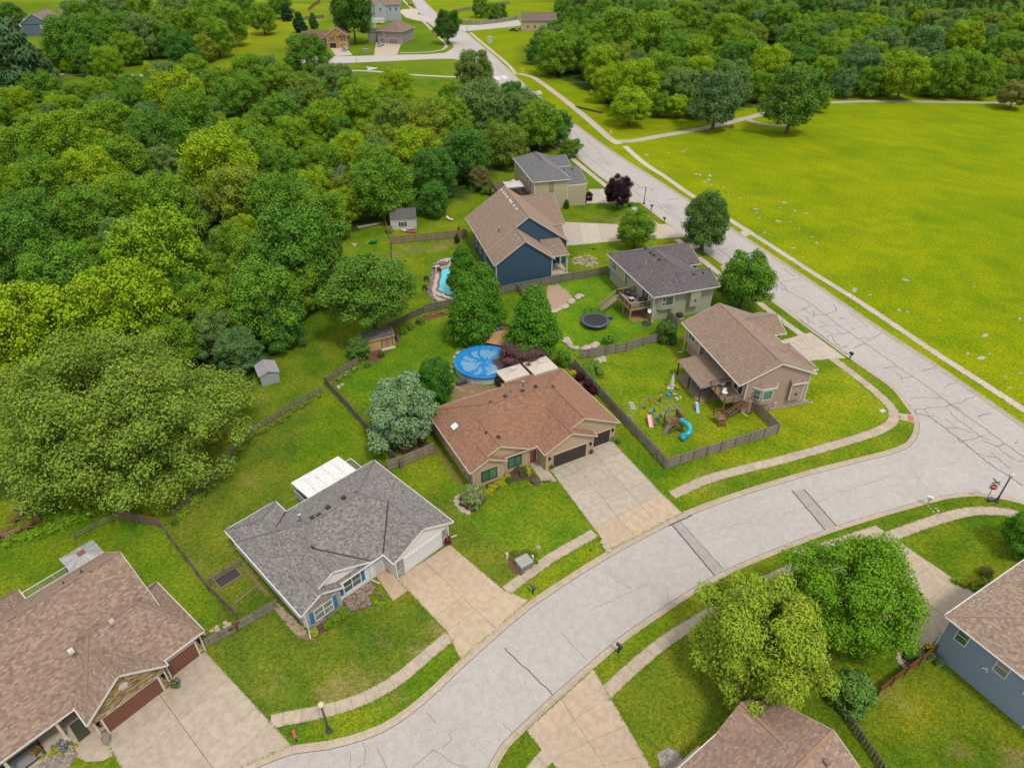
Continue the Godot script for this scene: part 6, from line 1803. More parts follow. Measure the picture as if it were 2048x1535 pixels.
func ac_unit(label: String, at: Vector3, turn: float, rgb: Color, round_one := false) -> void:
	var o := thing("air_conditioner", label, "air conditioner", at, turn)
	var b := MB.new()
	b.col = K(0.5, 0.48, 0.44)
	b.box(Vector3(-0.6, 0, -0.6), Vector3(0.6, 0.08, 0.6))
	obj("pad", b, M.concrete, o)
	b = MB.new()
	b.col = rgb
	if round_one: b.lathe(Vector3.UP * 0.08, [Vector2(0.42, 0), Vector2(0.45, 0.1), Vector2(0.45, 0.8), Vector2(0.4, 0.88), Vector2(0.28, 0.9), Vector2(0.27, 0.8), Vector2(0, 0.78)], 16)
	else:
		b.box(Vector3(-0.42, 0.1, -0.42), Vector3(0.42, 0.9, 0.42))
		for k in 8:
			for s in [-0.43, 0.43]:
				b.box(Vector3(-0.38, 0.16 + k * 0.085, s - 0.015), Vector3(0.38, 0.2 + k * 0.085, s + 0.015))
	obj("case", b, M.paint, o)
	b = MB.new()
	b.col = K(0.03, 0.03, 0.03)
	for k in 3: b.lathe(Vector3.UP * 0.9, [Vector2(0.1 + k * 0.08, 0.0), Vector2(0.13 + k * 0.08, 0.025)], 14)
	obj("fan_grille", b, M.metal, o)
func lounge(label: String, at: Vector3, turn: float, fc: Color, cc: Color, group := "") -> Node3D:
	var o := thing("lounge_chair", label, "lounge chair", at, turn, group)
	var b := MB.new()
	b.col = fc
	for s in [-0.3, 0.3]:
		b.bar(Vector3(s, 0.3, 0.9), Vector3(s, 0.3, -0.3), 0.05, 0.06)
		b.bar(Vector3(s, 0.3, -0.3), Vector3(s, 0.75, -0.9), 0.05, 0.06)
		for z in [0.8, -0.3]: b.bar(Vector3(s, 0, z), Vector3(s, 0.3, z), 0.05, 0.05)
	obj("frame", b, M.plastic, o)
	b = MB.new()
	b.col = cc
	b.hexa([Vector3(-0.29, 0.31, 0.9), Vector3(0.29, 0.31, 0.9), Vector3(0.29, 0.31, -0.3), Vector3(-0.29, 0.31, -0.3), Vector3(-0.29, 0.37, 0.9), Vector3(0.29, 0.37, 0.9), Vector3(0.29, 0.37, -0.3), Vector3(-0.29, 0.37, -0.3)])
	b.hexa([Vector3(-0.29, 0.31, -0.3), Vector3(0.29, 0.31, -0.3), Vector3(0.29, 0.76, -0.9), Vector3(-0.29, 0.76, -0.9), Vector3(-0.29, 0.37, -0.27), Vector3(0.29, 0.37, -0.27), Vector3(0.29, 0.81, -0.86), Vector3(-0.29, 0.81, -0.86)])
	obj("cushion", b, M.cloth, o)
	return o
func shed(called: String, label: String, at: Vector3, turn: float, w: float, d: float, ht: float, rise: float, wc: Color, rc: Array, gambrel := false) -> House:
	var h := House.new()
	h.root = thing(called, label, "shed", at, turn)
	h.siding = wc
	h.roofs = rc
	h.white = Color(minf(1, wc.r * 1.1), minf(1, wc.g * 1.1), minf(1, wc.b * 1.1))
	walls(h, -w / 2, w / 2, -d / 2, d / 2, 0, ht)
	if gambrel:
		for s in [-1.0, 1.0]:
			face(h, [Vector3(-w / 2 - 0.1, ht, s * (d / 2 + 0.1)), Vector3(w / 2 + 0.1, ht, s * (d / 2 + 0.1)), Vector3(w / 2 + 0.1, ht + rise * 0.62, s * d * 0.3), Vector3(-w / 2 - 0.1, ht + rise * 0.62, s * d * 0.3)])
			face(h, [Vector3(-w / 2 - 0.1, ht + rise * 0.62, s * d * 0.3), Vector3(w / 2 + 0.1, ht + rise * 0.62, s * d * 0.3), Vector3(w / 2 + 0.1, ht + rise, 0), Vector3(-w / 2 - 0.1, ht + rise, 0)])
		for x in [-w / 2, w / 2]:
			h.wall.col = wc
			var q := [Vector3(x, ht, d / 2), Vector3(x, ht, -d / 2), Vector3(x, ht + rise * 0.62, -d * 0.3), Vector3(x, ht + rise, 0), Vector3(x, ht + rise * 0.62, d * 0.3)]
			if x < 0: q.reverse()
			h.wall.fan(q)
	else: roof(h, -w / 2 - 0.12, w / 2 + 0.12, -d / 2 - 0.12, d / 2 + 0.12, ht, rise, "x")
	return h
func post_sign(called: String, label: String, at: Vector3, turn: float, ht: float, pc: Color) -> Node3D:
	var o := thing(called, label, "sign", at, turn)
	var b := MB.new()
	b.col = pc
	b.box(Vector3(-0.04, 0, -0.04), Vector3(0.04, ht, 0.04))
	obj("post", b, M.plastic, o)
	return o
func text(parent: Node, s: String, size: float, at: Vector3, rgb: Color, turn := Vector3.ZERO) -> void:
	var t := TextMesh.new()
	var f := SystemFont.new()
	f.font_names = PackedStringArray(["Droid Sans"])
	f.font_weight = 700
	t.font = f
	t.text = s
	t.font_size = 32
	t.pixel_size = size / 32.0
	t.depth = 0.01
	var m := StandardMaterial3D.new()
	m.albedo_color = rgb
	m.roughness = 0.6
	var o := put("lettering", t, m, parent)
	o.position = at
	o.rotation = turn

func build_yards() -> void:
	for i in 5: rock_kinds.append(rock_mesh(40 + i, vary(K(0.70, 0.62, 0.51), 0.12)))
	shrub_shapes.append(crown(61, 7000, 0.085, "round", 34, 1.0, 0.0, 1.2, 0.24))
	shrub_shapes.append(crown(62, 4200, 0.10, "flat", 20, 1.2, 0.0, 1.2, 0.26))
	shrub_shapes.append(crown(63, 420, 0.30, "round", 8, 1.7, 0.0, 1.2, 0.35))
	round_pool()
	garden_pool()
	play_yard()
	tan_garden()
	white_garden()
	stone_garden()
	sage_garden()
	sheds()
	street_things()

func round_pool() -> void:
	var at := Vector3(-4.35, 1.3, -87.61)
	at.y = 0
	var o := thing("round_pool", "round above-ground pool under a blue cover with puddled water", "pool", at)
	var rr := 4.5
	var b := MB.new()
	for i in 32:
		b.col = vary(K(0.50, 0.54, 0.58), 0.05)
		var a0 := TAU * i / 32
		var a1 := TAU * (i + 1) / 32
		b.quad(Vector3(cos(a0) * rr, 0, -sin(a0) * rr), Vector3(cos(a1) * rr, 0, -sin(a1) * rr), Vector3(cos(a1) * rr, 1.28, -sin(a1) * rr), Vector3(cos(a0) * rr, 1.28, -sin(a0) * rr))
	for i in 16:
		var a := TAU * i / 16
		b.col = K(0.60, 0.62, 0.64)
		b.box(Vector3(-0.08, 0, -0.05), Vector3(0.08, 1.3, 0.06), Transform3D(Basis(Vector3.UP, a + PI / 2), Vector3(cos(a), 0, -sin(a)) * rr))
	obj("wall", b, M.plastic, o)
	b = MB.new()
	b.col = K(0.012, 0.21, 0.52)
	var h := func(r: float, a: float) -> float:
		var e := 1.34
		if r > 4.2: e = 1.34
		elif r > 3.5: e = lerpf(1.10, 1.30, (r - 3.5) / 0.7)
		else: e = 1.075 + 0.17 * pow(maxf(0.0, 1.0 - r / 2.0), 1.3) + 0.03 * sin(a * 3.0 + 0.5)
		var w := clampf(r / 1.2, 0.0, 1.0) * clampf((4.3 - r) / 0.5, 0.0, 1.0)
		return e + w * (0.035 * sin(a * 11.0 + sin(r * 2.0)) + 0.022 * sin(a * 23.0 + r * 3.0) + 0.015 * sin(a * 41.0))
	for i in 120:
		for j in 22:
			var a0 := TAU * i / 120
			var a1 := TAU * (i + 1) / 120
			var r0 := 4.68 * j / 22
			var r1 := 4.68 * (j + 1) / 22
			var q := []
			for k in [[r0, a0], [r1, a0], [r1, a1], [r0, a1]]: q.append(Vector3(cos(k[1]) * k[0], h.call(k[0], k[1]), -sin(k[1]) * k[0]))
			b.quad(q[0], q[1], q[2], q[3])
	b.lathe(Vector3.ZERO, [Vector2(4.66, 1.08), Vector2(4.68, 1.34)], 60)
	obj("cover", b, M.cover, o)
	b = MB.new()
	b.col = K(0.24, 0.44, 0.62)
	b.lathe(Vector3.ZERO, [Vector2(0.0, 1.098), Vector2(3.75, 1.0981)], 64)
	obj("puddle", b, M.puddle, o)
	# deck, furniture and flagstones round the pool
	var dp := pl([-4.5,-93.5,-4,-95.9,-2.7,-97.2,-0.3,-97.2,-0.2,-92,-1.9,-92.6])
	var c := Vector2.ZERO
	for q in dp: c += q / dp.size()
	var d := thing("pool_deck", "orange-brown plank deck behind the round pool", "deck", Vector3(c.x, 0, c.y))
	for k in 16:
		var z0 := -3.6 + k * 0.45
		var cell := PackedVector2Array([Vector2(-6, z0), Vector2(6, z0), Vector2(6, z0 + 0.43), Vector2(-6, z0 + 0.43)])
		var own := PackedVector2Array()
		for q in dp: own.append(q - c)
		for piece in Geometry2D.intersect_polygons(cell, own):
			var pb := MB.new()
			pb.col = vary(K(0.74, 0.45, 0.19), 0.06)
			pb.slab(piece, 1.04, 1.1)
			obj("plank", pb, M.wood, d)
	b = MB.new()
	b.col = K(0.2, 0.13, 0.08)
	for q in dp: b.box(Vector3(q.x - c.x - 0.08, 0, q.y - c.y - 0.08), Vector3(q.x - c.x + 0.08, 1.05, q.y - c.y + 0.08))
	for i in 2: rail_run(b, Vector3(dp[i].x - c.x, 1.1, dp[i].y - c.y), Vector3(dp[i + 1].x - c.x, 1.1, dp[i + 1].y - c.y), 0.95, 0.08, 0.16, K(0.03, 0.03, 0.03))
	obj("railing", b, M.wood, d)
	lounge("tan lounge chair on the orange plank deck", Vector3(-3.35, 1.1, -97.33), 30, K(0.3, 0.26, 0.2), K(0.42, 0.36, 0.24))
	b = MB.new()
	b.col = K(0.06, 0.30, 0.55)
	b.lathe(Vector3.ZERO, [Vector2(0, 0), Vector2(0.24, 0), Vector2(0.32, 0.55), Vector2(0.28, 0.55), Vector2(0.22, 0.2), Vector2(0, 0.2)], 14)
	single("bucket", "bright blue bucket on the orange plank deck", "bucket", b, M.plastic, Vector3(-2.42, 1.1, -97.17))
	b = MB.new()
	b.col = K(0.22, 0.15, 0.12)
	b.box(Vector3(-0.8, 0.35, -0.3), Vector3(0.8, 0.45, 0.3)); b.box(Vector3(-0.8, 0.45, -0.36), Vector3(0.8, 1.0, -0.28))
	for x in [-0.72, 0.72]:
		for z in [-0.25, 0.25]: b.box(Vector3(x - 0.05, 0, z - 0.05), Vector3(x + 0.05, 0.36, z + 0.05))
	single("deck_bench", "dark brown bench at the back of the orange plank deck", "bench", b, M.wood, Vector3(-1.26, 1.1, -97.5), -5)
	b = MB.new()
	b.col = K(0.40, 0.42, 0.45)
	b.cyl(Vector3(0, 0, 0), Vector3(0, 2.5, 0), 0.035, 0.035, 8)
	b.col = K(0.52, 0.53, 0.56)
	b.lathe(Vector3.UP * 0.9, [Vector2(0.28, 0), Vector2(0.2, 0.6), Vector2(0.08, 1.5), Vector2(0.0, 1.7)], 9)
	single("closed_parasol", "closed grey parasol beside the round pool's railing", "parasol", b, M.cloth, Vector3(-4.24, 1.1, -93.99))
	var f := ground_node("flagstones", "tan flagstones laid below the round pool")
	var fp := pl([-9,-83,-7.5,-84.1,-4.8,-82.7,-1.4,-82.4,-0.9,-80.7,-2.85,-79.21,-5.41,-79.21,-7.56,-78.48,-8.7,-79.21])
	bed("sand_bed", [-9.1,-83.3,-7.5,-84.3,-4.8,-83,-1.2,-82.6,-0.7,-80.5,-2.85,-78.97,-5.4,-78.97,-7.55,-78.24,-8.83,-78.97], "tan sand bed between the flagstones", K(0.42, 0.29, 0.16), 0.012)
	for i in 60:
		var q := Vector2(R.randf_range(-8.5, 1.0), R.randf_range(-83, -74))
		if not Geometry2D.is_point_in_polygon(q, fp): continue
		var sp := PackedVector2Array()
		for k in 6: sp.append(q + Vector2(cos(TAU * k / 6), sin(TAU * k / 6)) * R.randf_range(0.28, 0.48))
		b = MB.new()
		b.col = vary(K(0.48, 0.36, 0.22), 0.18)
		b.slab(sp, 0.0, 0.035 + i * 0.0006)
		obj("flagstone", b, M.stone, f)
	boulders([-10.1,-85.4,-9.4,-87.3,-8.8,-91,-7.3,-93.3,-6.1,-94.4], 9, 0.28, 0.5, "pale stone edging the round pool's lawn side", "stones round the pool")
	b = MB.new()
	b.col = K(0.06, 0.065, 0.07)
	b.box(Vector3(-0.7, 0.05, -0.3), Vector3(0.5, 0.6, 0.3)); b.cyl(Vector3(0.75, 0.3, -0.2), Vector3(0.75, 0.3, 0.2), 0.28, 0.28, 12)
	single("pool_pump", "dark grey pump box beside the round pool", "pump", b, M.plastic, Vector3(-7.71, 0, -83.26), 20)
	var xf := Transform3D(Basis(Vector3.UP, deg_to_rad(28.3)), Vector3(4.13, 0, -63.65))
	canopy("gazebo", "cream fabric gazebo nearest the round pool", xf * Vector3(5.5, 0, -18.75), 28.3, 4.15, 3.1, 2.5, 0.75, K(0.66, 0.58, 0.51))
	canopy("gazebo", "cream fabric gazebo at the tan house's far corner", xf * Vector3(10.1, 0, -18.45), 28.3, 4.1, 3.7, 2.5, 0.75, K(0.66, 0.58, 0.51))
	b = MB.new()
	b.col = K(0.24, 0.13, 0.07)
	b.box(Vector3(-2.2, 0, -1.8), Vector3(6.5, 0.35, 1.9))
	rail_run(b, Vector3(-2.2, 0.35, -1.8), Vector3(-2.2, 0.35, 1.9), 0.95, 0.09, 0.14, K(0.22, 0.10, 0.05))
	single("low_deck", "low brown deck under the two cream gazebos", "deck", b, M.wood, xf * Vector3(5.6, 0, -18.6), 28.3)

func garden_pool() -> void:
	var z := pl([-14.9,-127.5,-13.9,-128.3,-12.2,-128.6,-11.7,-126.6,-11.4,-123.2,-10.6,-113.4,-10.7,-110.6,-12.2,-109.7,-13.6,-109,-14.8,-110.6,-15.9,-113.1,-15.8,-116.2,-15.9,-119.9,-16,-123.2,-15.6,-125.9])
	var b := MB.new()
	b.col = K(0.30, 0.22, 0.19)
	b.slab(z.duplicate(), -0.05, 0.03)
	setting("rock_border", b, M.mulch, "brown rock border round the swimming pool")
	plate("pool_terrace", [-14.7,-127,-13.6,-127.7,-12.2,-128.1,-11.5,-126.4,-10.3,-111.6,-10.9,-110.4,-12.2,-109.8,-13.5,-109.5,-14.5,-110.9,-15.1,-113.1,-15.2,-115.7,-15.1,-118.2,-15,-121.2,-15.5,-124.7], K(0.52, 0.45, 0.41), M.concrete, "pale concrete terrace round the swimming pool", 0.06)
	var o := thing("swimming_pool", "turquoise curved swimming pool half hidden by cone trees", "pool", Vector3(-11.5, 0, -118.02))
	var q := pl([-14,-121.4,-13.7,-122.4,-12.9,-123.1,-11.4,-123.2,-10,-120.7,-9.5,-112,-11.1,-111.4,-12,-111.9,-13,-113.1,-13.9,-113.8,-13.7,-115.3,-13.9,-117.2,-13.7,-119.4])
	var own := PackedVector2Array()
	for k in q: own.append(k - Vector2(o.position.x, o.position.z))
	var big := Geometry2D.offset_polygon(own, 0.45, Geometry2D.JOIN_ROUND)
	b = MB.new()
	b.col = K(0.30, 0.20, 0.18)
	b.slab(big[0], 0.0, 0.10)
	obj("coping", b, M.stone, o)
	b = MB.new()
	b.col = K(0.03, 0.50, 0.60)
	b.slab(own.duplicate(), 0.02, 0.108)
	obj("water", b, M.pool, o)
	for k in [[Vector3(-14.34, 0, -121.29), "upper"], [Vector3(-16.47, 0, -117.59), "middle"], [Vector3(-16.37, 0, -113.86), "lower"]]:
		pot("round white planter beside the swimming pool, %s one of three" % k[1], k[0], K(0.72, 0.72, 0.72), K(0.06, 0.10, 0.03), 0.36)
	for k in [[Vector3(-13.12, 0, -111.07), 60], [Vector3(-12.15, 0, -110.49), 60]]: lounge("white and grey lounge chair at the end of the swimming pool", k[0] + Vector3(0, 0.06, 0), k[1], K(0.7, 0.7, 0.7), K(0.60, 0.57, 0.52), "pool lounge chairs")
	for k in [[Vector3(-15.17, 0, -123.31), 140], [Vector3(-15.07, 0, -124.46), 150]]: lounge("pale lounge chair at the rocky side of the swimming pool", k[0] + Vector3(0, 0.06, 0), k[1], K(0.7, 0.7, 0.7), K(0.66, 0.62, 0.58), "rock side lounge chairs")
	b = MB.new()
	b.col = K(0.30, 0.20, 0.14)
	b.box(Vector3(-0.7, 0.62, -0.5), Vector3(0.7, 0.72, 0.5))
	for x in [-0.6, 0.6]:
		for y in [-0.4, 0.4]: b.box(Vector3(x - 0.05, 0, y - 0.05), Vector3(x + 0.05, 0.62, y + 0.05))
	b.col = K(0.05, 0.05, 0.05)
	for s in [-1.0, 1.0]:
		b.box(Vector3(s * 1.0 - 0.25, 0.4, -0.25), Vector3(s * 1.0 + 0.25, 0.46, 0.25)); b.box(Vector3(s * 1.25 - 0.03, 0.46, -0.25), Vector3(s * 1.25 + 0.03, 0.95, 0.25))
	single("patio_table", "dark patio table with two chairs on the pool terrace", "table", b, M.wood, Vector3(-13.92, 0, -124.46) + Vector3(0, 0.06, 0), 20)
	scatter("pool_rocks", "rough brown rocks round the swimming pool", pl([-15.8,-121.2,-15,-119.9,-15.1,-117.2,-15.2,-113.4,-14.4,-110.6,-13.6,-109.3,-14.8,-110.6,-15.9,-113.1,-15.8,-116.2]), 220, 0.12, 0.3, [K(0.36, 0.27, 0.22), K(0.46, 0.38, 0.32), K(0.25, 0.18, 0.15)], "rocks")

func play_yard() -> void:
	# tower with a tube slide and a swing beam
	var at := Vector3(22.22, 0, -72.73)
	var o := thing("play_tower", "wooden play tower with a turquoise tube slide and a swing beam", "play set", at, 20)
	var b := MB.new()
	var wd := K(0.36, 0.22, 0.12)
	b.col = wd
	for p in [[-0.9, -0.9], [0.9, -0.9], [0.9, 0.9], [-0.9, 0.9]]: b.box(Vector3(p[0] - 0.07, 0, p[1] - 0.07), Vector3(p[0] + 0.07, 2.6, p[1] + 0.07))
	for y in [0.7, 1.35, 2.3]:
		for k in [[-0.9, -0.9, 0.9, -0.9], [0.9, -0.9, 0.9, 0.9], [0.9, 0.9, -0.9, 0.9], [-0.9, 0.9, -0.9, -0.9]]: b.bar(Vector3(k[0], y, k[1]), Vector3(k[2], y, k[3]), 0.07, 0.12)
	for i in 8:
		b.box(Vector3(-0.86 + i * 0.215, 1.4, 0.86), Vector3(-0.70 + i * 0.215, 2.3, 0.9)); b.box(Vector3(0.86, 1.4, -0.86 + i * 0.215), Vector3(0.9, 2.3, -0.70 + i * 0.215))
	obj("tower_frame", b, M.wood, o)
	b = MB.new()
	b.col = K(0.33, 0.22, 0.14)
	b.box(Vector3(-0.9, 1.36, -0.9), Vector3(0.9, 1.42, 0.9))
	obj("platform", b, M.wood, o)
	b = MB.new()
	for s in [-1.0, 1.0]:
		for i in 5:
			b.col = vary(K(0.30, 0.29, 0.27), 0.12)
			b.bar(Vector3(s * (1.15 - i * 0.2), 2.55 + i * 0.22, -1.0), Vector3(s * (1.15 - i * 0.2), 2.55 + i * 0.22, 0.1), 0.24, 0.03)
	obj("roof_boards", b, M.wood, o)
	b = MB.new()
	b.col = K(0.34, 0.33, 0.32)
	b.hexa([Vector3(-1.9, 0, 0.4), Vector3(-1.9, 0, 1.1), Vector3(-0.9, 1.4, 1.0), Vector3(-0.9, 1.4, 0.3), Vector3(-1.95, 0.08, 0.4), Vector3(-1.95, 0.08, 1.1), Vector3(-0.95, 1.48, 1.0), Vector3(-0.95, 1.48, 0.3)])
	obj("climbing_ramp", b, M.wood, o)
	# the tube: rings swept along a bent line
	b = MB.new()
	b.col = K(0.006, 0.33, 0.38)
	var path := [Vector3(0.6, 1.9, 0.8), Vector3(0.8, 1.8, 1.3), Vector3(1.15, 1.55, 1.75), Vector3(1.2, 1.3, 2.2), Vector3(0.85, 1.05, 2.65), Vector3(0.3, 0.8, 2.75), Vector3(-0.1, 0.58, 2.5), Vector3(0.1, 0.46, 3.1)]
	var cv := Curve3D.new()
	for i in path.size():
		var t: Vector3 = (path[min(i + 1, path.size() - 1)] - path[max(i - 1, 0)]) / 6.0
		cv.add_point(path[i], -t, t)
	var L := cv.get_baked_length()
	for i in 22:
		var p := cv.sample_baked(L * i / 22.0)
		var q := cv.sample_baked(L * (i + 1.08) / 22.0)
		var rr := 0.42 if i % 4 != 0 else 0.47
		b.cyl(p, q, rr, 0.42, 14, i == 21)
	obj("tube_slide", b, M.plastic, o)
	b = MB.new()
	b.col = K(0.005, 0.22, 0.17)
	b.hexa([Vector3(0.9, 1.3, -0.6), Vector3(0.9, 1.3, -0.1), Vector3(2.7, 0.1, -0.3), Vector3(2.7, 0.1, -0.8), Vector3(0.9, 1.4, -0.6), Vector3(0.9, 1.4, -0.1), Vector3(2.7, 0.2, -0.3), Vector3(2.7, 0.2, -0.8)])
	for s in [-0.1, -0.6]: b.bar(Vector3(0.9, 1.45, s), Vector3(2.7, 0.25, s - 0.2), 0.06, 0.2)
	obj("open_slide", b, M.plastic, o)
	b = MB.new()
	b.col = K(0.50, 0.36, 0.24)
	b.bar(Vector3(-0.6, 2.35, -0.9), Vector3(-1.4, 2.35, -5.0), 0.12, 0.16)
	b.bar(Vector3(-1.4, 2.35, -4.9), Vector3(-3.3, 0, -4.2), 0.1, 0.1)
	b.bar(Vector3(-1.4, 2.35, -4.9), Vector3(-0.2, 0, -5.6), 0.1, 0.1)
	b.bar(Vector3(-3.5, 0.06, -4.1), Vector3(-2.9, 0.06, -3.9), 0.1, 0.1)
	obj("swing_beam", b, M.wood, o)
	for k in [[-0.9, -2.3], [-1.15, -3.6]]:
		b = MB.new()
		b.col = K(0.02, 0.20, 0.42)
		b.box(Vector3(k[0] - 0.3, 0.5, k[1] - 0.25), Vector3(k[0] + 0.3, 0.62, k[1] + 0.25)); b.box(Vector3(k[0] + 0.24, 0.62, k[1] - 0.25), Vector3(k[0] + 0.3, 1.0, k[1] + 0.25))
		for s in [-0.22, 0.22]: b.cyl(Vector3(k[0], 0.6, k[1] + s), Vector3(k[0] + 0.05, 2.3, k[1] + s), 0.012, 0.012, 5)
		obj("swing", b, M.plastic, o)
	person("person with dark hair in a pale top and dark red trousers standing by the swings", Vector3(21.55, 0, -78.85), 40)
	# closed white parasol on its base
	b = MB.new()
	b.col = K(0.7, 0.7, 0.7)
	b.lathe(Vector3.ZERO, [Vector2(0.4, 0), Vector2(0.4, 0.12), Vector2(0.06, 0.2), Vector2(0.03, 0.3)], 12)
	b.cyl(Vector3.ZERO, Vector3(0, 2.7, 0), 0.03, 0.03, 8)
	b.col = K(0.74, 0.73, 0.70)
	b.lathe(Vector3.UP * 0.5, [Vector2(0.36, 0), Vector2(0.30, 0.5), Vector2(0.14, 1.6), Vector2(0.03, 2.2), Vector2(0.0, 2.3)], 10)
	single("closed_parasol", "closed white parasol standing on the play yard's grass", "parasol", b, M.cloth, Vector3(23.94, 0, -82.35))
	b = MB.new()
	b.col = K(0.72, 0.72, 0.74)
	b.hexa([Vector3(-0.9, 0, 0.4), Vector3(0.9, 0, 0.3), Vector3(0.7, 0, -0.4), Vector3(-0.8, 0, -0.3), Vector3(-0.6, 0.35, 0.2), Vector3(0.5, 0.25, 0.15), Vector3(0.4, 0.3, -0.2), Vector3(-0.5, 0.4, -0.15)])
	single("crumpled_sheet", "crumpled white sheet at the foot of the white parasol", "sheet", b, M.cloth, Vector3(24.19, 0, -82.48))
	# toys
	b = MB.new()
	b.col = K(0.62, 0.30, 0.33)
	b.hexa([Vector3(-0.32, 0, 0.8), Vector3(0.32, 0, 0.8), Vector3(0.28, 0.9, -0.8), Vector3(-0.28, 0.9, -0.8), Vector3(-0.32, 0.12, 0.8), Vector3(0.32, 0.12, 0.8), Vector3(0.28, 1.05, -0.8), Vector3(-0.28, 1.05, -0.8)])
	for s in [-0.3, 0.3]: b.bar(Vector3(s, 0.18, 0.8), Vector3(s * 0.9, 1.1, -0.8), 0.05, 0.16)
	b.col = K(0.2, 0.2, 0.22)
	for s in [-0.28, 0.28]: b.bar(Vector3(s, 0, -1.1), Vector3(s, 1.0, -0.8), 0.06, 0.06)
	single("toy_slide", "pink toy slide on the grass near the board fence", "toy slide", b, M.plastic, Vector3(19.22, 0, -73.61), 5)
	b = MB.new()
	b.col = K(0.02, 0.22, 0.45)
	b.hexa([Vector3(-0.3, 0, 0.6), Vector3(0.3, 0, 0.6), Vector3(0.22, 0.0, -0.6), Vector3(-0.22, 0.0, -0.6), Vector3(-0.25, 0.1, 0.6), Vector3(0.25, 0.1, 0.6), Vector3(0.18, 0.9, -0.6), Vector3(-0.18, 0.9, -0.6)])
	b.col = K(0.5, 0.5, 0.52)
	b.box(Vector3(-0.2, 0.0, -1.1), Vector3(0.2, 0.9, -0.62))
	single("toy_slide", "small blue toy slide near the wooden deck stair", "toy slide", b, M.plastic, Vector3(26.51, 0, -76.58), 0)
	b = MB.new()
	for i in 7:
		b.col = K(0.03, 0.03, 0.035) if i % 2 else K(0.70, 0.70, 0.70)
		b.box(Vector3(-0.5 + i * 0.05, 0, -0.75 + i * 0.22), Vector3(0.25 + i * 0.05, 0.05, -0.55 + i * 0.22))
	single("striped_mat", "black and white striped mat lying on the grass", "mat", b, M.cloth, Vector3(17.4, 0, -77.88), -8)
	for k in [[Vector3(23.69, 0, -81.08), K(0.03, 0.30, 0.55), "ball", "blue ball beside the play yard's toys"], [Vector3(19.98, 0, -73.39), K(0.05, 0.2, 0.35), "ball", "small dark blue ball near the pink slide"], [Vector3(16.67, 0, -75.08), K(0.02, 0.35, 0.55), "ball", "blue ball against the board fence"]]:
		b = MB.new()
		b.col = k[1]
		var prof := []
		for i in 7: prof.append(Vector2(sin(PI * i / 6) * 0.22, 0.22 - cos(PI * i / 6) * 0.22))
		b.lathe(Vector3.ZERO, prof, 12)
		single("ball", k[3], "ball", b, M.plastic, k[0])
	for k in [[Vector3(23.1, 0, -80.33), K(0.03, 0.28, 0.55), "blue toy boat on the grass near the swings"], [Vector3(24.09, 0, -79.34), K(0.42, 0.48, 0.62), "pale blue toy car among the scattered toys"], [Vector3(24.72, 0, -79.58), K(0.60, 0.40, 0.03), "yellow toy car among the scattered toys"], [Vector3(24.01, 0, -80.45), K(0.42, 0.38, 0.06), "yellow-green ride-on toy on the grass"], [Vector3(18.88, 0, -77.41), K(0.2, 0.18, 0.15), "dark toy wagon lying on the grass"], [Vector3(24.59, 0, -82.23), K(0.45, 0.14, 0.06), "orange toy beside the crumpled sheet"]]:
		b = MB.new()
		b.col = k[1]
		b.hexa([Vector3(-0.5, 0.12, 0.3), Vector3(0.5, 0.12, 0.3), Vector3(0.5, 0.12, -0.3), Vector3(-0.5, 0.12, -0.3), Vector3(-0.42, 0.34, 0.25), Vector3(0.5, 0.3, 0.25), Vector3(0.5, 0.3, -0.25), Vector3(-0.42, 0.34, -0.25)])
		b.box(Vector3(-0.3, 0.33, -0.2), Vector3(0.1, 0.6, 0.2))
		b.col = K(0.03, 0.03, 0.03)
		for x in [-0.33, 0.33]:
			for s in [-0.32, 0.32]: b.cyl(Vector3(x, 0.13, s - 0.03), Vector3(x, 0.13, s + 0.03), 0.13, 0.13, 10)
		single("toy_vehicle", k[2], "toy", b, M.plastic, k[0], R.randf() * 360).scale = Vector3.ONE * 0.72
	b = MB.new()
	b.col = K(0.02, 0.16, 0.55)
	for i in 12: b.box(Vector3(-1.7 + i * 0.28, 0.7 + 0.12 * sin(i * 1.7), -0.15), Vector3(-1.45 + i * 0.28, 1.15 + 0.16 * sin(i * 2.3), 0.15))
	for i in 4: b.box(Vector3(-1.6 + i * 1.0, 0, -0.04), Vector3(-1.52 + i * 1.0, 0.8, 0.04))
	single("blue_tarp", "bright blue tarp heaped on a rack under the patio roof", "tarp", b, M.cloth, Vector3(28.19, 0, -81.59), -50)
	b = MB.new()
	b.col = K(0.02, 0.12, 0.5)
	b.lathe(Vector3.ZERO, [Vector2(0.0, 0), Vector2(0.4, 0.05), Vector2(0.5, 0.45), Vector2(0.45, 0.5), Vector2(0, 0.4)], 9)
	single("blue_tub", "blue tub under the mauve house's stair", "tub", b, M.plastic, Vector3(30.98, 0, -75.77))
	# on the deck
	for k in [[Vector3(30.33, 2.4, -79.38), "white garden table by the mauve house's deck railing"], [Vector3(30.13, 2.4, -77.18), "white garden chair at the mauve house's deck corner"]]:
		b = MB.new()
		b.col = K(0.72, 0.72, 0.72)
		b.lathe(Vector3.UP * 0.5, [Vector2(0, 0), Vector2(0.4, 0.0), Vector2(0.42, 0.06), Vector2(0, 0.06)], 12)
		for i in 4: b.bar(Vector3(cos(i * 1.57) * 0.3, 0, sin(i * 1.57) * 0.3), Vector3(cos(i * 1.57) * 0.25, 0.5, sin(i * 1.57) * 0.25), 0.05, 0.05)
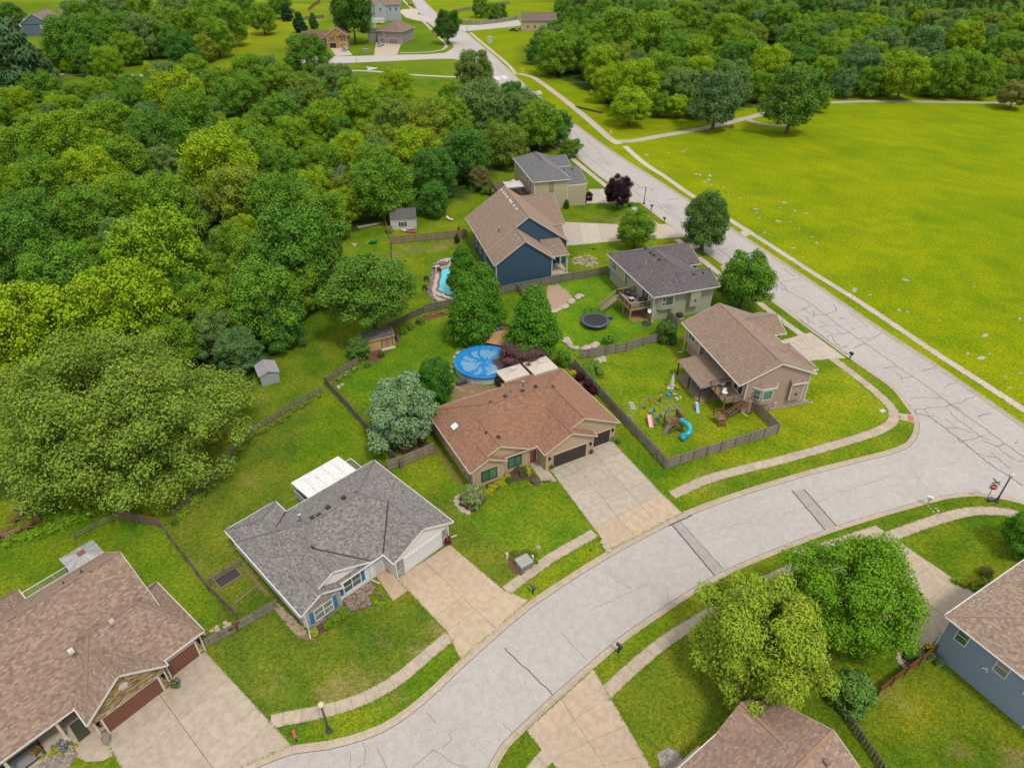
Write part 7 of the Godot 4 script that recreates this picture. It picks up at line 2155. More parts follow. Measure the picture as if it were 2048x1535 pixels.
		if "chair" in k[1]: b.hexa([Vector3(-0.3, 0.5, -0.25), Vector3(0.3, 0.5, -0.25), Vector3(0.3, 0.5, -0.32), Vector3(-0.3, 0.5, -0.32), Vector3(-0.26, 1.0, -0.32), Vector3(0.26, 1.0, -0.32), Vector3(0.26, 1.0, -0.38), Vector3(-0.26, 1.0, -0.38)])
		single("garden_" + ("chair" if "chair" in k[1] else "table"), k[1], "chair" if "chair" in k[1] else "table", b, M.plastic, k[0])
	pot("leafy pot plant on the mauve house's deck", Vector3(30.26, 2.4, -78.27), K(0.3, 0.14, 0.08), K(0.16, 0.22, 0.03), 0.26)
	ac_unit("round grey air conditioner beside the mauve house", Vector3(37.72, 0, -77.76), 0, K(0.44, 0.44, 0.42), true)
	b = MB.new()
	b.col = K(0.52, 0.60, 0.60)
	b.hexa([Vector3(-0.45, 0, 0.3), Vector3(0.45, 0, 0.3), Vector3(0.45, 0, -0.3), Vector3(-0.45, 0, -0.3), Vector3(-0.4, 0.14, 0.26), Vector3(0.4, 0.14, 0.26), Vector3(0.4, 0.14, -0.26), Vector3(-0.4, 0.14, -0.26)])
	single("meter_cover", "pale square utility lid in the corner lawn", "utility box", b, M.concrete, Vector3(53.02, 0, -76.58), 20)
	b = MB.new()
	b.col = K(0.03, 0.30, 0.12)
	b.lathe(Vector3.ZERO, [Vector2(0.0, 0.0), Vector2(0.5, 0.0), Vector2(0.55, 0.35), Vector2(0.4, 0.55), Vector2(0, 0.6)], 12)
	single("turtle_sandbox", "green covered sandbox in front of the mauve house", "sandbox", b, M.plastic, Vector3(46.3, 0, -101.37))
	scatter("house_rocks", "line of small pale stones edging the mauve house's wall", pl([36.8,-77.1,38.7,-78,43.3,-79.1,43.8,-78.8,43.5,-78.5,38.7,-77.4,36.9,-76.8]), 160, 0.1, 0.2, [K(0.5, 0.45, 0.38), K(0.42, 0.36, 0.3)])

# A standing figure meshed as one surface from tapered bones (surface nets on a small grid).
func person(label: String, at: Vector3, turn: float) -> void:
	var o := thing("person", label, "person", at, turn)
	var bones := [[0.0, 0.95, 0.0, 0.15, 0.0, 1.2, 0.02, 0.145], [0.0, 1.2, 0.02, 0.15, 0.0, 1.40, 0.0, 0.13], [0.0, 1.4, 0, 0.06, 0.0, 1.5, 0.01, 0.055], [0.0, 1.56, 0.02, 0.095, 0.0, 1.64, 0.0, 0.1], [0.0, 1.57, 0.105, 0.022, 0.0, 1.60, 0.1, 0.015]]
	for s in [-1.0, 1.0]:
		bones.append_array([[s * 0.09, 0.95, 0, 0.1, s * 0.1, 0.5, 0.03, 0.065], [s * 0.1, 0.5, 0.03, 0.065, s * 0.1, 0.09, -0.01, 0.042], [s * 0.1, 0.06, -0.03, 0.045, s * 0.115, 0.05, 0.15, 0.035], [s * 0.13, 1.38, 0, 0.07, s * 0.2, 1.34, 0, 0.058], [s * 0.1, 1.6, 0.0, 0.02, s * 0.105, 1.58, 0.0, 0.018]])
	# left arm hangs, right arm bends up towards the swing
	bones.append_array([[-0.2, 1.34, 0, 0.052, -0.25, 1.06, 0.0, 0.042], [-0.25, 1.06, 0, 0.042, -0.24, 0.82, 0.08, 0.032], [-0.24, 0.82, 0.08, 0.034, -0.235, 0.74, 0.11, 0.028], [0.2, 1.34, 0, 0.052, 0.26, 1.1, 0.1, 0.042], [0.26, 1.1, 0.1, 0.042, 0.18, 1.25, 0.32, 0.032], [0.18, 1.25, 0.32, 0.034, 0.17, 1.3, 0.39, 0.026]])
	for f in 5:
		var w := -0.03 + f * 0.015
		bones.append([-0.235 + w * 0.4, 0.74, 0.11 + w, 0.012, -0.23 + w * 0.3, 0.655 + absf(f - 2.0) * 0.012, 0.13 + w * 1.2, 0.009])
		bones.append([0.17 + w, 1.3, 0.39, 0.012, 0.165 + w * 1.3, 1.37 - absf(f - 2.0) * 0.012, 0.43, 0.009])
	var c := 0.022
	var lo := Vector3(-0.36, -0.03, -0.22)
	var nx := 33
	var ny := 83
	var nz := 32
	var F := PackedFloat32Array()
	F.resize(nx * ny * nz)
	F.fill(1.0)
	for b in bones:
		var A := Vector3(b[0], b[1], b[2])
		var B := Vector3(b[4], b[5], b[6])
		var m: float = maxf(b[3], b[7]) + 0.06
		var i0 := Vector3i(((A.min(B) - Vector3.ONE * m - lo) / c).floor()).clamp(Vector3i.ZERO, Vector3i(nx - 1, ny - 1, nz - 1))
		var i1 := Vector3i(((A.max(B) + Vector3.ONE * m - lo) / c).ceil()).clamp(Vector3i.ZERO, Vector3i(nx - 1, ny - 1, nz - 1))
		var d := B - A
		for x in range(i0.x, i1.x + 1):
			for y in range(i0.y, i1.y + 1):
				for z in range(i0.z, i1.z + 1):
					var p := lo + Vector3(x, y, z) * c
					var t := clampf((p - A).dot(d) / d.length_squared(), 0.0, 1.0)
					var v: float = (p - A - d * t).length() - lerpf(b[3], b[7], t)
					var id := (x * ny + y) * nz + z
					var k: float = 0.03 if b[3] > 0.03 else 0.008
					var g := maxf(k - absf(F[id] - v), 0.0) / k
					F[id] = minf(F[id], v) - g * g * k * 0.25
	var vid := {}
	var vs := []
	for x in nx - 1:
		for y in ny - 1:
			for z in nz - 1:
				var sum := Vector3.ZERO
				var cnt := 0
				for e in [[0, 1], [2, 3], [4, 5], [6, 7], [0, 2], [1, 3], [4, 6], [5, 7], [0, 4], [1, 5], [2, 6], [3, 7]]:
					var u := Vector3i(e[0] & 1, (e[0] >> 1) & 1, e[0] >> 2)
					var w := Vector3i(e[1] & 1, (e[1] >> 1) & 1, e[1] >> 2)
					var fu := F[((x + u.x) * ny + y + u.y) * nz + z + u.z]
					var fw := F[((x + w.x) * ny + y + w.y) * nz + z + w.z]
					if (fu < 0) != (fw < 0):
						sum += Vector3(u).lerp(Vector3(w), fu / (fu - fw)); cnt += 1
				if cnt:
					vid[(x * ny + y) * nz + z] = vs.size()
					vs.append(lo + (Vector3(x, y, z) + sum / cnt) * c)
	var skin := K(0.50, 0.32, 0.23)
	var b := MB.new()
	var tint := func(p: Vector3) -> Color:
		if p.y < 0.09: return K(0.05, 0.04, 0.04)
		if p.y < 0.97 and absf(p.x) < 0.2: return K(0.13, 0.03, 0.03)
		if p.y > 1.43 or absf(p.x) > 0.24 or p.z > 0.2: return skin
		return K(0.55, 0.42, 0.36)
	for x in range(1, nx - 1):
		for y in range(1, ny - 1):
			for z in range(1, nz - 1):
				var a := F[(x * ny + y) * nz + z]
				for ax in 3:
					var e := Vector3i(1 if ax == 0 else 0, 1 if ax == 1 else 0, 1 if ax == 2 else 0)
					var f := F[((x + e.x) * ny + y + e.y) * nz + z + e.z]
					if (a < 0) == (f < 0): continue
					var s := Vector3i(e.z, e.x, e.y)
					var t := Vector3i(e.y, e.z, e.x)
					var q := []
					for w in [Vector3i.ZERO, s, s + t, t]:
						var i: Vector3i = Vector3i(x, y, z) - w
						q.append(vs[vid[(i.x * ny + i.y) * nz + i.z]])
					b.col = tint.call((q[0] + q[2]) * 0.5)
					if a < 0: b.quad(q[0], q[1], q[2], q[3])
					else: b.quad(q[3], q[2], q[1], q[0])
	obj("body", b, M.cloth, o)
	b = MB.new()
	b.col = K(0.012, 0.010, 0.010)
	for k in [[0.0, 1.66, -0.015, 0.115], [0.0, 1.58, -0.06, 0.1], [0.0, 1.48, -0.07, 0.07]]:
		var prof := []
		for i in 7: prof.append(Vector2(sin(PI * i / 6) * k[3], -cos(PI * i / 6) * k[3]))
		b.lathe(Vector3(k[0], k[1], k[2]), prof, 10)
	obj("hair", b, M.rough, o)
	b = MB.new()
	b.col = K(0.03, 0.02, 0.02)
	for s in [-0.036, 0.036]: b.box(Vector3(s - 0.014, 1.61, 0.09), Vector3(s + 0.014, 1.622, 0.108))
	b.col = K(0.32, 0.10, 0.09)
	b.box(Vector3(-0.025, 1.535, 0.085), Vector3(0.025, 1.547, 0.104))
	obj("face", b, M.rough, o)

func tan_garden() -> void:
	shrub([[-4.7,-58.2,1.68,2.5, "s"]], "round clipped variegated bush at the corner of the tan house", K(0.260, 0.325, 0.117), 0, "round_bush")
	boulders([-6.5,-59.6,-6.8,-59,-6.6,-58.2,-6.1,-57.5,-5.7,-57,-5.2,-56.8], 10, 0.24, 0.42, "pale stone edging the round bush's bed", "stones round the bush bed", 0.12)
	bed("mulch_bed", [-6.7,-59.3,-6.1,-60.5,-3.6,-60.2,-3,-59,-3.7,-57.8,-5.1,-56.4,-6,-57.1], "brown mulch under the round bush")
	bed("mulch_bed", [-3.4,-61.8,-1.1,-63.3,1.8,-65.4,2.9,-63.5,3.7,-62.3,2.8,-61.5,1.8,-62.4,0,-62.1,-1.5,-61,-3,-59.5], "planted bed along the tan house's front")
	bed("bare_strip", [-10.2,-68.3,-9.9,-68.5,-6.1,-61.6,-6.4,-61.3,-7.8,-63.6,-8.7,-65.5], "bare brown soil along the tan house's blank side", K(0.34, 0.21, 0.12), 0.012)
	for k in [[[[1.5,-63.3,0.57,0.7, "s"]], K(0.09, 0.14, 0.05), "grey-green shrub in the middle of the tan house's front bed"], [[[2.9,-61.8,0.62,0.7, "s"]], K(0.16, 0.20, 0.10), "silvery shrub at the end of the tan house's bed"], [[[-0.4,-62.1,0.5,0.7, "s"]], K(0.08, 0.15, 0.03), "dark green shrub under the tan house's window"], [[[0.7,-64.1,0.57,0.7, "s"]], K(0.10, 0.15, 0.06), "round shrub beside the tan house's walk"]]: shrub(k[0], k[2], k[1], 1)
	flowers([-3.02,-60.14,-2.12,-61.28,-1,-61.91,-0.57,-62.81], 34, "yellow-green ground cover plant in the tan house's bed", K(0.36, 0.40, 0.02), [], "yellow-green ground cover by the tan house", 0.25, 0.45)
	flowers([1.67,-64.77,2.3,-63.83,2.03,-63.09], 10, "bright yellow-green clump beside the tan house's walk", K(0.32, 0.38, 0.03), [K(0.6, 0.5, 0.05)], "yellow clumps by the walk")
	flowers([0.78,-65.06,1.42,-64.77], 6, "pink flower clump by the tan house's door", K(0.10, 0.16, 0.04), [K(0.55, 0.06, 0.12), K(0.6, 0.5, 0.5)], "pink flowers by the door")
	var b := MB.new()
	b.col = K(0.55, 0.46, 0.40)
	b.box(Vector3(-0.75, 0.36, -0.2), Vector3(0.75, 0.46, 0.2))
	for x in [-0.55, 0.55]: b.box(Vector3(x - 0.1, 0, -0.17), Vector3(x + 0.1, 0.36, 0.17))
	single("stone_bench", "small pale stone bench at the edge of the tan house's lawn", "bench", b, M.stone, Vector3(4.27, 0, -62.09), 5)
	pot("black pot of orange flowers between the tan house's garage doors", Vector3(10.34, 0, -67.5), K(0.03, 0.02, 0.02), K(0.10, 0.12, 0.03), 0.3, [K(0.5, 0.12, 0.02)])
	pot("black pot of yellow flowers at the tan house's garage corner", Vector3(5.02, 0, -64.58), K(0.03, 0.02, 0.02), K(0.14, 0.16, 0.03), 0.28, [K(0.55, 0.32, 0.03)])
	b = MB.new()
	b.col = K(0.25, 0.09, 0.05)
	b.box(Vector3(-0.7, 0.4, -0.2), Vector3(0.7, 0.46, 0.25)); b.box(Vector3(-0.7, 0.46, -0.25), Vector3(0.7, 0.95, -0.2))
	for x in [-0.62, 0.62]: b.box(Vector3(x - 0.05, 0, -0.2), Vector3(x + 0.05, 0.4, 0.2))
	single("porch_bench", "red-brown bench by the tan house's front door", "bench", b, M.wood, Vector3(2.78, 0, -67.7), 118)
	shrub([[13.6,-70.1,0.47,0.7, "s"]], "small leafy shrub at the tan house's garage corner", K(0.208, 0.312, 0.078), 1)
	shrub([[14.3,-69.6,0.4,0.5, "s"]], "grey-green shrub beside the tan house's driveway", K(0.130, 0.182, 0.091), 1)
	for k in [[[[10.3,-84.3,0.83,1.3, "s"], [11.3,-82.2,0.9,1.3, "s"], [12,-80.9,0.74,1, "s"]], K(0.075, 0.02, 0.035), "plum purple shrub between the tan house and the board fence"]]: shrub(k[0], k[2], k[1], 0, "purple_shrub", "plum shrubs by the fence")
	shrub([[9.4,-85.6,0.69,0.8, "s"]], "bright yellow shrub at the tan house's back corner", K(0.546, 0.520, 0.026), 0, "yellow_shrub")
	shrub([[8.1,-88.5,1.41,2.4, "s"]], "rounded green shrub behind the tan house's gazebos", K(0.130, 0.273, 0.026), 0)
	shrub([[11.4,-86.2,1.23,1.7, "s"], [12.9,-87.4,1.09,1.5, "s"], [11.9,-84.7,0.91,1.2, "s"], [13.5,-85.5,0.77,1, "s"]], "loose green bush growing over the fence corner", K(0.156, 0.312, 0.039), 1, "shrub", "bushes at the fence corner")
	for q in [[1.5,-87.9,4.18,4.2, "p"]]: tree("smoke_tree", "wide dusky purple bush tree beside the round pool", "tree", "", q[0], q[1], q[2], q[3], forest_shapes[2], leaf_mat(K(0.15, 0.085, 0.085)), 0.2)
	bed("mulch_bed", [7.6,-89.6,10,-89.1,13,-80.5,11.5,-80.5,9.7,-85.7], "dark mulch between the tan house and the fence")
	# utilities by the pavement
	bed("mulch_bed", [-0.3,-50.8,0.6,-51.1,0.8,-50.2,0.7,-49.1,1.4,-47.9,0.9,-47.5,0.4,-47.8,-0.5,-48.9,-0.2,-49.7], "reddish mulch round the utility box", K(0.26, 0.11, 0.06))
	var o := thing("utility_box", "grey-green utility cabinet beside the pavement", "utility box", Vector3(1.31, 0, -48.79), 33)
	b = MB.new()
	b.col = K(0.22, 0.25, 0.22)
	b.box(Vector3(-0.75, 0, -0.65), Vector3(0.75, 0.85, 0.65))
	obj("cabinet", b, M.paint, o)
	b = MB.new()
	b.col = K(0.36, 0.38, 0.34)
	b.hexa([Vector3(-0.8, 0.85, 0.7), Vector3(0.8, 0.85, 0.7), Vector3(0.8, 0.85, -0.7), Vector3(-0.8, 0.85, -0.7), Vector3(-0.8, 0.92, 0.7), Vector3(0.8, 0.92, 0.7), Vector3(0.8, 1.0, -0.7), Vector3(-0.8, 1.0, -0.7)])
	obj("lid", b, M.paint, o)
	for k in [[Vector3(-0.55, 0, -49.9), K(0.62, 0.52, 0.50), "pale pink marker post left of the utility cabinet"], [Vector3(2.26, 0, -49.55), K(0.46, 0.56, 0.60), "pale blue pedestal right of the utility cabinet"], [Vector3(0.76, 0, -48.38), K(0.10, 0.34, 0.18), "green pedestal in front of the utility cabinet"]]:
		b = MB.new()
		b.col = k[1]
		b.lathe(Vector3.ZERO, [Vector2(0.16, 0), Vector2(0.15, 0.75), Vector2(0.1, 0.9), Vector2(0, 0.93)], 10)
		single("cable_pedestal", k[2], "pedestal", b, M.plastic, k[0])
	flowers([-0.33,-50.19,0.61,-50.68,2.01,-50.54,2.65,-49.48], 22, "small green plant round the utility cabinet", K(0.15, 0.22, 0.02), [], "plants round the utility cabinet")
	b = MB.new()
	b.col = K(0.40, 0.30, 0.24)
	b.lathe(Vector3.ZERO, [Vector2(0.32, 0), Vector2(0.3, 0.04), Vector2(0, 0.05)], 12)
	single("valve_cover", "round brown valve cover in the tan house's lawn", "utility cover", b, M.rough, Vector3(2.99, 0, -51.48))
	boulders([10.39,-52.14,10.65,-51.4,10.77,-51.04], 4, 0.3, 0.5, "brown boulder at the street corner of the tan house's driveway", "boulders at the driveway corner", 0.2)
	shrub([[25.5,-95.8,2.14,3.4, "s"]], "big round dark green bush by the board fence corner of the sage and mauve houses", K(0.085, 0.169, 0.029), 0, "round_bush")

func white_garden() -> void:
	bed("rock_bed", [-24.8,-43.8,-24.4,-44.1,-21.1,-41.2,-20.6,-40.6,-20,-40.1,-19.3,-39.8,-20,-39.7,-21.1,-39.9,-21.9,-40.6], "bed of river stones along the white house's side", K(0.34, 0.25, 0.16))
	scatter("river_stones", "tan river stones along the white house's side wall", pl([-24.7,-43.7,-24.3,-43.9,-21.1,-41.1,-20.6,-40.5,-20.8,-40.1,-21.7,-40.6]), 420, 0.09, 0.2, [K(0.55, 0.43, 0.27), K(0.62, 0.54, 0.42), K(0.40, 0.29, 0.18), K(0.5, 0.40, 0.28)])
	bed("mulch_bed", [-20.4,-40.7,-17.7,-44.1,-17.6,-44.7,-15.3,-46.9,-14.4,-46.1,-14.9,-44.7,-14,-43.8,-14.6,-43.6,-16.4,-42.9,-18.3,-40.9,-19.5,-39.8], "mulch and stone bed in front of the white house", K(0.20, 0.12, 0.08))
	scatter("bed_stones", "pale brown stones scattered in the white house's front bed", pl([-17.6,-44.5,-15.3,-46.8,-14.6,-46.1,-15,-44.8,-14.6,-43.8,-16.4,-43.1,-17.3,-43.9]), 380, 0.07, 0.16, [K(0.42, 0.34, 0.27), K(0.30, 0.2, 0.15), K(0.5, 0.42, 0.36)])
	for k in [[[-17.1,-42.5,0.76,1, "s"]], [[-17.8,-41.8,0.65,0.8, "s"]], [[-18.4,-41.2,0.6,0.8, "s"]]]: shrub(k, "bushy green shrub under the white house's blue shuttered windows", K(0.17, 0.28, 0.02), 0, "shrub", "shrubs under the blue shutters")
	shrub([[-19.7,-40.4,0.45,0.6, "s"]], "yellow-green shrub at the white house's front corner", K(0.390, 0.468, 0.026), 1)
	flowers([-14.4,-45,-13.7,-44.5,-13.1,-44.7], 7, "red and pink flower clump by the white house's walk", K(0.12, 0.2, 0.03), [K(0.5, 0.05, 0.07), K(0.55, 0.2, 0.25)], "flowers by the white house's walk")
	plate("grass_island", [-14.7,-43.9,-14.5,-45,-13.7,-45.6,-12.7,-44.5,-12.5,-44.2,-13.3,-43.8], K(0.26, 0.46, 0.024), M.grass, "small grass island by the white house's walk", 0.034)
	pot("red flower pot at the white house's garage corner", Vector3(-7.28, 0, -51.99), K(0.34, 0.03, 0.05), K(0.12, 0.03, 0.03), 0.34, [K(0.45, 0.03, 0.06)])
	# dog run
	var b := MB.new()
	b.col = K(0.10, 0.085, 0.095)
	b.box(Vector3(-1.2, 0, -0.9), Vector3(1.2, 0.12, 0.9))
	b.col = K(0.42, 0.35, 0.26)
	for k in [[-1.2, -0.9, 1.2, -0.9], [1.2, -0.9, 1.2, 0.9], [1.2, 0.9, -1.2, 0.9], [-1.2, 0.9, -1.2, -0.9]]: b.bar(Vector3(k[0], 0.1, k[1]), Vector3(k[2], 0.1, k[3]), 0.1, 0.2)
	single("raised_bed", "dark framed raised bed in the dog run behind the white house", "raised bed", b, M.mulch, Vector3(-30.62, 0, -47.24), 46)
	for k in [[Vector3(-31.1, 0, -45.87), Vector3(-29.7, 0, -46.91)], [Vector3(-28.96, 0, -43.62), Vector3(-27.09, 0, -46.26)]]:
		b = MB.new()
		b.col = K(0.40, 0.33, 0.25)
		var c: Vector3 = (k[0] + k[1]) * 0.5
		b.bar(k[0] - c + Vector3.UP * 0.06, k[1] - c + Vector3.UP * 0.06, 0.12, 0.12)
		single("ground_timber", "long timber laid across the dog run's grass", "timber", b, M.wood, c, 0, "dog run timbers")
	bed("bare_strip", [-29.8,-49,-29.2,-48.8,-25.4,-45,-25.7,-44.8,-28.4,-47.4], "bare soil along the white house's side", K(0.36, 0.24, 0.14), 0.012)
	flowers([-28.3,-80.2,-31.05,-76.58,-33.54,-72.84,-35.73,-69.95,-36.45,-64.2,-37.83,-60.14,-38.59,-57.35], 60, "lily clump along the low picket fence", K(0.14, 0.24, 0.03), [K(0.6, 0.35, 0.04), K(0.55, 0.15, 0.05)], "lilies along the low picket fence", 0.25, 0.5)
	flowers([-38.24,-59.28,-38.66,-57.52,-39.09,-55.89], 20, "leafy hosta by the low picket fence", K(0.20, 0.32, 0.03), [], "hostas by the low picket fence", 0.4, 0.6)
	shrub([[-39.5,-55,0.47,0.6, "s"]], "small dark shrub at the low picket fence's end", K(0.091, 0.195, 0.039), 1)
	bed("mulch_bed", [-15.69,-69.12,-11.77,-70.16,-10.41,-68.61,-13.57,-65.63], "dark mulch under the blue-green tree")

func stone_garden() -> void:
	var at := Vector3(-35.57, 0, -29.58)
	var xf := Transform3D(Basis(Vector3.UP, deg_to_rad(50.9)), at)
	canopy("metal_gazebo", "weathered ribbed metal gazebo behind the stone garage house", xf * Vector3(7.9, 0, -19.3), 50.9, 3.5, 3.7, 2.5, 0.7, K(0.42, 0.42, 0.43), true)
	var o := thing("rear_deck", "low grey deck with a white rail behind the stone garage house", "deck", at, 50.9)
	planks(o, 2.0, 9.6, -20.8, -17.6, 0.4, K(0.36, 0.34, 0.32))
	var b := MB.new()
	rail_run(b, Vector3(2.0, 0.4, -20.8), Vector3(6.4, 0.4, -20.8), 0.95, 0.09, 0.14, K(0.74, 0.72, 0.68))
	rail_run(b, Vector3(2.0, 0.4, -20.8), Vector3(2.0, 0.4, -17.6), 0.95, 0.09, 0.14, K(0.74, 0.72, 0.68))
	obj("railing", b, M.paint, o)
	b = MB.new()
	b.col = K(0.015, 0.015, 0.018)
	b.hexa([Vector3(-0.7, 0, 0.4), Vector3(0.7, 0, 0.4), Vector3(0.7, 0, -0.4), Vector3(-0.7, 0, -0.4), Vector3(-0.6, 0.95, 0.3), Vector3(0.55, 1.0, 0.3), Vector3(0.6, 1.15, -0.3), Vector3(-0.55, 1.1, -0.3)])
	single("grill_cover", "black covered grill on the grey rear deck", "grill", b, M.cloth, xf * Vector3(4.6, 0.4, -18.9), 60)
	pot("big pot of purple flowers between the red-brown garage doors", xf * Vector3(6.9, 0.02, 0.2), K(0.25, 0.1, 0.06), K(0.10, 0.18, 0.05), 0.34, [K(0.22, 0.10, 0.42), K(0.30, 0.14, 0.5)])
	b = MB.new()
	b.col = K(0.50, 0.46, 0.40)
	b.lathe(Vector3.ZERO, [Vector2(0.3, 0), Vector2(0.34, 0.75), Vector2(0.36, 0.8), Vector2(0.3, 0.8), Vector2(0.26, 0.55), Vector2(0, 0.55)], 14)
	single("stone_urn", "round stone urn at the corner of the stone garage", "urn", b, M.stone, xf * Vector3(0.5, 0.02, 0.35))
	plate("door_mat", [-39,-31.1,-38.4,-31.8,-36.8,-30.5,-37.4,-29.7], K(0.045, 0.06, 0.025), M.cloth, "dark green mat on the porch walk", 0.17, 0.1)
	b = MB.new()
	b.col = K(0.07, 0.05, 0.045)
	b.box(Vector3(-2.4, 0.142, -0.9), Vector3(2.4, 0.16, 0.9))
	b.col = K(0.30, 0.31, 0.32)
	b.box(Vector3(-2.15, 0.16, -0.7), Vector3(2.15, 0.164, 0.7))
	single("porch_rug", "grey rug with a dark border on the porch", "rug", b, M.cloth, xf * Vector3(-5.6, 0, -3.5), 50.9)
	for k in [[-3.7, -3.2, 200.0, "orange-brown wooden chair at the right end of the porch"], [-7.8, -3.0, 170.0, "orange-brown wooden chair at the left end of the porch"]]:
		b = MB.new()
		b.col = K(0.46, 0.22, 0.03)
		for s in [-0.28, 0.28]:
			for z in [-0.25, 0.3]: b.box(Vector3(s - 0.04, 0, z - 0.04), Vector3(s + 0.04, 0.62, z + 0.04))
			b.box(Vector3(s - 0.07, 0.62, -0.3), Vector3(s + 0.07, 0.66, 0.4))
		for i in 5: b.box(Vector3(-0.28, 0.38, -0.22 + i * 0.11), Vector3(0.28, 0.42, -0.13 + i * 0.11))
		for i in 5: b.hexa([Vector3(-0.27 + i * 0.11, 0.4, -0.24), Vector3(-0.18 + i * 0.11, 0.4, -0.24), Vector3(-0.18 + i * 0.11, 0.4, -0.28), Vector3(-0.27 + i * 0.11, 0.4, -0.28), Vector3(-0.27 + i * 0.11, 1.05, -0.42), Vector3(-0.18 + i * 0.11, 1.05, -0.42), Vector3(-0.18 + i * 0.11, 1.05, -0.46), Vector3(-0.27 + i * 0.11, 1.05, -0.46)])
		single("porch_chair", k[3], "chair", b, M.wood, xf * Vector3(k[0], 0.14, k[1]), 50.9 + k[2])
	bed("rock_bed", [-41.4,-28,-40.7,-28.4,-39.9,-29.2,-39.5,-29.8,-38.9,-30.1,-37.8,-29.4,-37,-28.7,-37.2,-27.6,-41.5,-27.6], "bed of pale stones in front of the porch", K(0.36, 0.28, 0.22))
	scatter("porch_stones", "pale pink and grey stones in the porch bed", pl([-41.2,-28,-40.4,-28.4,-39.5,-29.3,-39.2,-29.7,-38.8,-29.9,-37.8,-29.3,-37.1,-28.7,-37.3,-27.6,-41.2,-27.6]), 700, 0.06, 0.15, [K(0.55, 0.44, 0.38), K(0.45, 0.42, 0.42), K(0.62, 0.54, 0.48), K(0.36, 0.28, 0.24)])
	flowers([-39.3,-29.4,-38.8,-29.7,-38.2,-29.2,-38.7,-28.9], 10, "grey-blue clump in the porch bed", K(0.14, 0.18, 0.14), [K(0.30, 0.24, 0.42)], "clumps in the porch bed")
	flowers([-40.1,-28.4,-39.9,-28.6,-37.7,-29.1,-37.4,-28.9], 8, "yellow-green clump in the porch bed", K(0.34, 0.38, 0.03), [], "yellow clumps in the porch bed")
	# wooden horse cut-out on the low fence
	b = MB.new()
	b.col = K(0.18, 0.05, 0.025)
	var q := PackedVector2Array([Vector2(-0.9, 0.0), Vector2(-0.8, 0.45), Vector2(-0.9, 0.75), Vector2(-0.6, 0.95), Vector2(0.5, 0.95), Vector2(0.75, 1.3), Vector2(1.05, 1.15), Vector2(0.95, 0.95), Vector2(0.8, 0.9), Vector2(0.75, 0.5), Vector2(0.7, 0.0), Vector2(0.58, 0.0), Vector2(0.55, 0.45), Vector2(-0.55, 0.45), Vector2(-0.62, 0.2), Vector2(-0.75, 0.0)])
	var tr := Geometry2D.triangulate_polygon(q)
	for i in range(0, tr.size(), 3):
		var p := []
		for k in 3: p.append(Vector3(q[tr[i + k]].x, q[tr[i + k]].y + 0.1, 0.04))
		if (p[1] - p[0]).cross(p[2] - p[0]).z < 0: p.reverse()
		b.tri(p[0], p[1], p[2]); b.tri(p[0] - Vector3(0, 0, 0.04), p[2] - Vector3(0, 0, 0.04), p[1] - Vector3(0, 0, 0.04))
	for i in q.size():
		var u := q[i]
		var w := q[(i + 1) % q.size()]
		b.quad(Vector3(u.x, u.y + 0.1, 0), Vector3(w.x, w.y + 0.1, 0), Vector3(w.x, w.y + 0.1, 0.04), Vector3(u.x, u.y + 0.1, 0.04))
	single("animal_cutout", "rust coloured metal animal silhouette on the low grey fence", "ornament", b, M.rough, Vector3(-27.87, 0, -40.39), 32)
	boulders([-30.34,-40.22,-29.69,-40.9,-28.7,-41.65], 8, 0.2, 0.34, "pale stone along the low grey fence", "stones along the low grey fence", 0.3)
	# stump pile at the wood's edge
	for k in 7:
		b = MB.new()
		b.col = vary(K(0.30, 0.18, 0.09), 0.2)
		var a := R.randf() * TAU
		b.cyl(Vector3(-cos(a), 0.3, -sin(a)) * 0.8, Vector3(cos(a), 0.45, sin(a)) * 0.8, 0.34, 0.26, 9)
		for i in 4: b.cyl(Vector3(cos(a), 0.4, sin(a)) * 0.7, Vector3(cos(a + i - 1.5) * 1.5, R.randf_range(0.1, 0.8), sin(a + i - 1.5) * 1.5), 0.12, 0.03, 6)
		single("cut_stump", "cut tree stump with torn roots at the wood's edge", "stump", b, M.trunk, Vector3(-57.83, 0, -54.95) + Vector3(R.randf_range(-3.2, 3.2), 0, R.randf_range(-2.4, 2.4)), R.randf() * 360, "stumps at the wood's edge")
	flowers([-54.38,-55.58,-52.07,-56.78,-49.5,-57.6,-53.42,-53.86,-55.16,-52.88,-57,-52.14], 150, "broad leaved weed at the wood's edge", K(0.17, 0.32, 0.02), [], "weeds at the wood's edge", 0.4, 0.8)

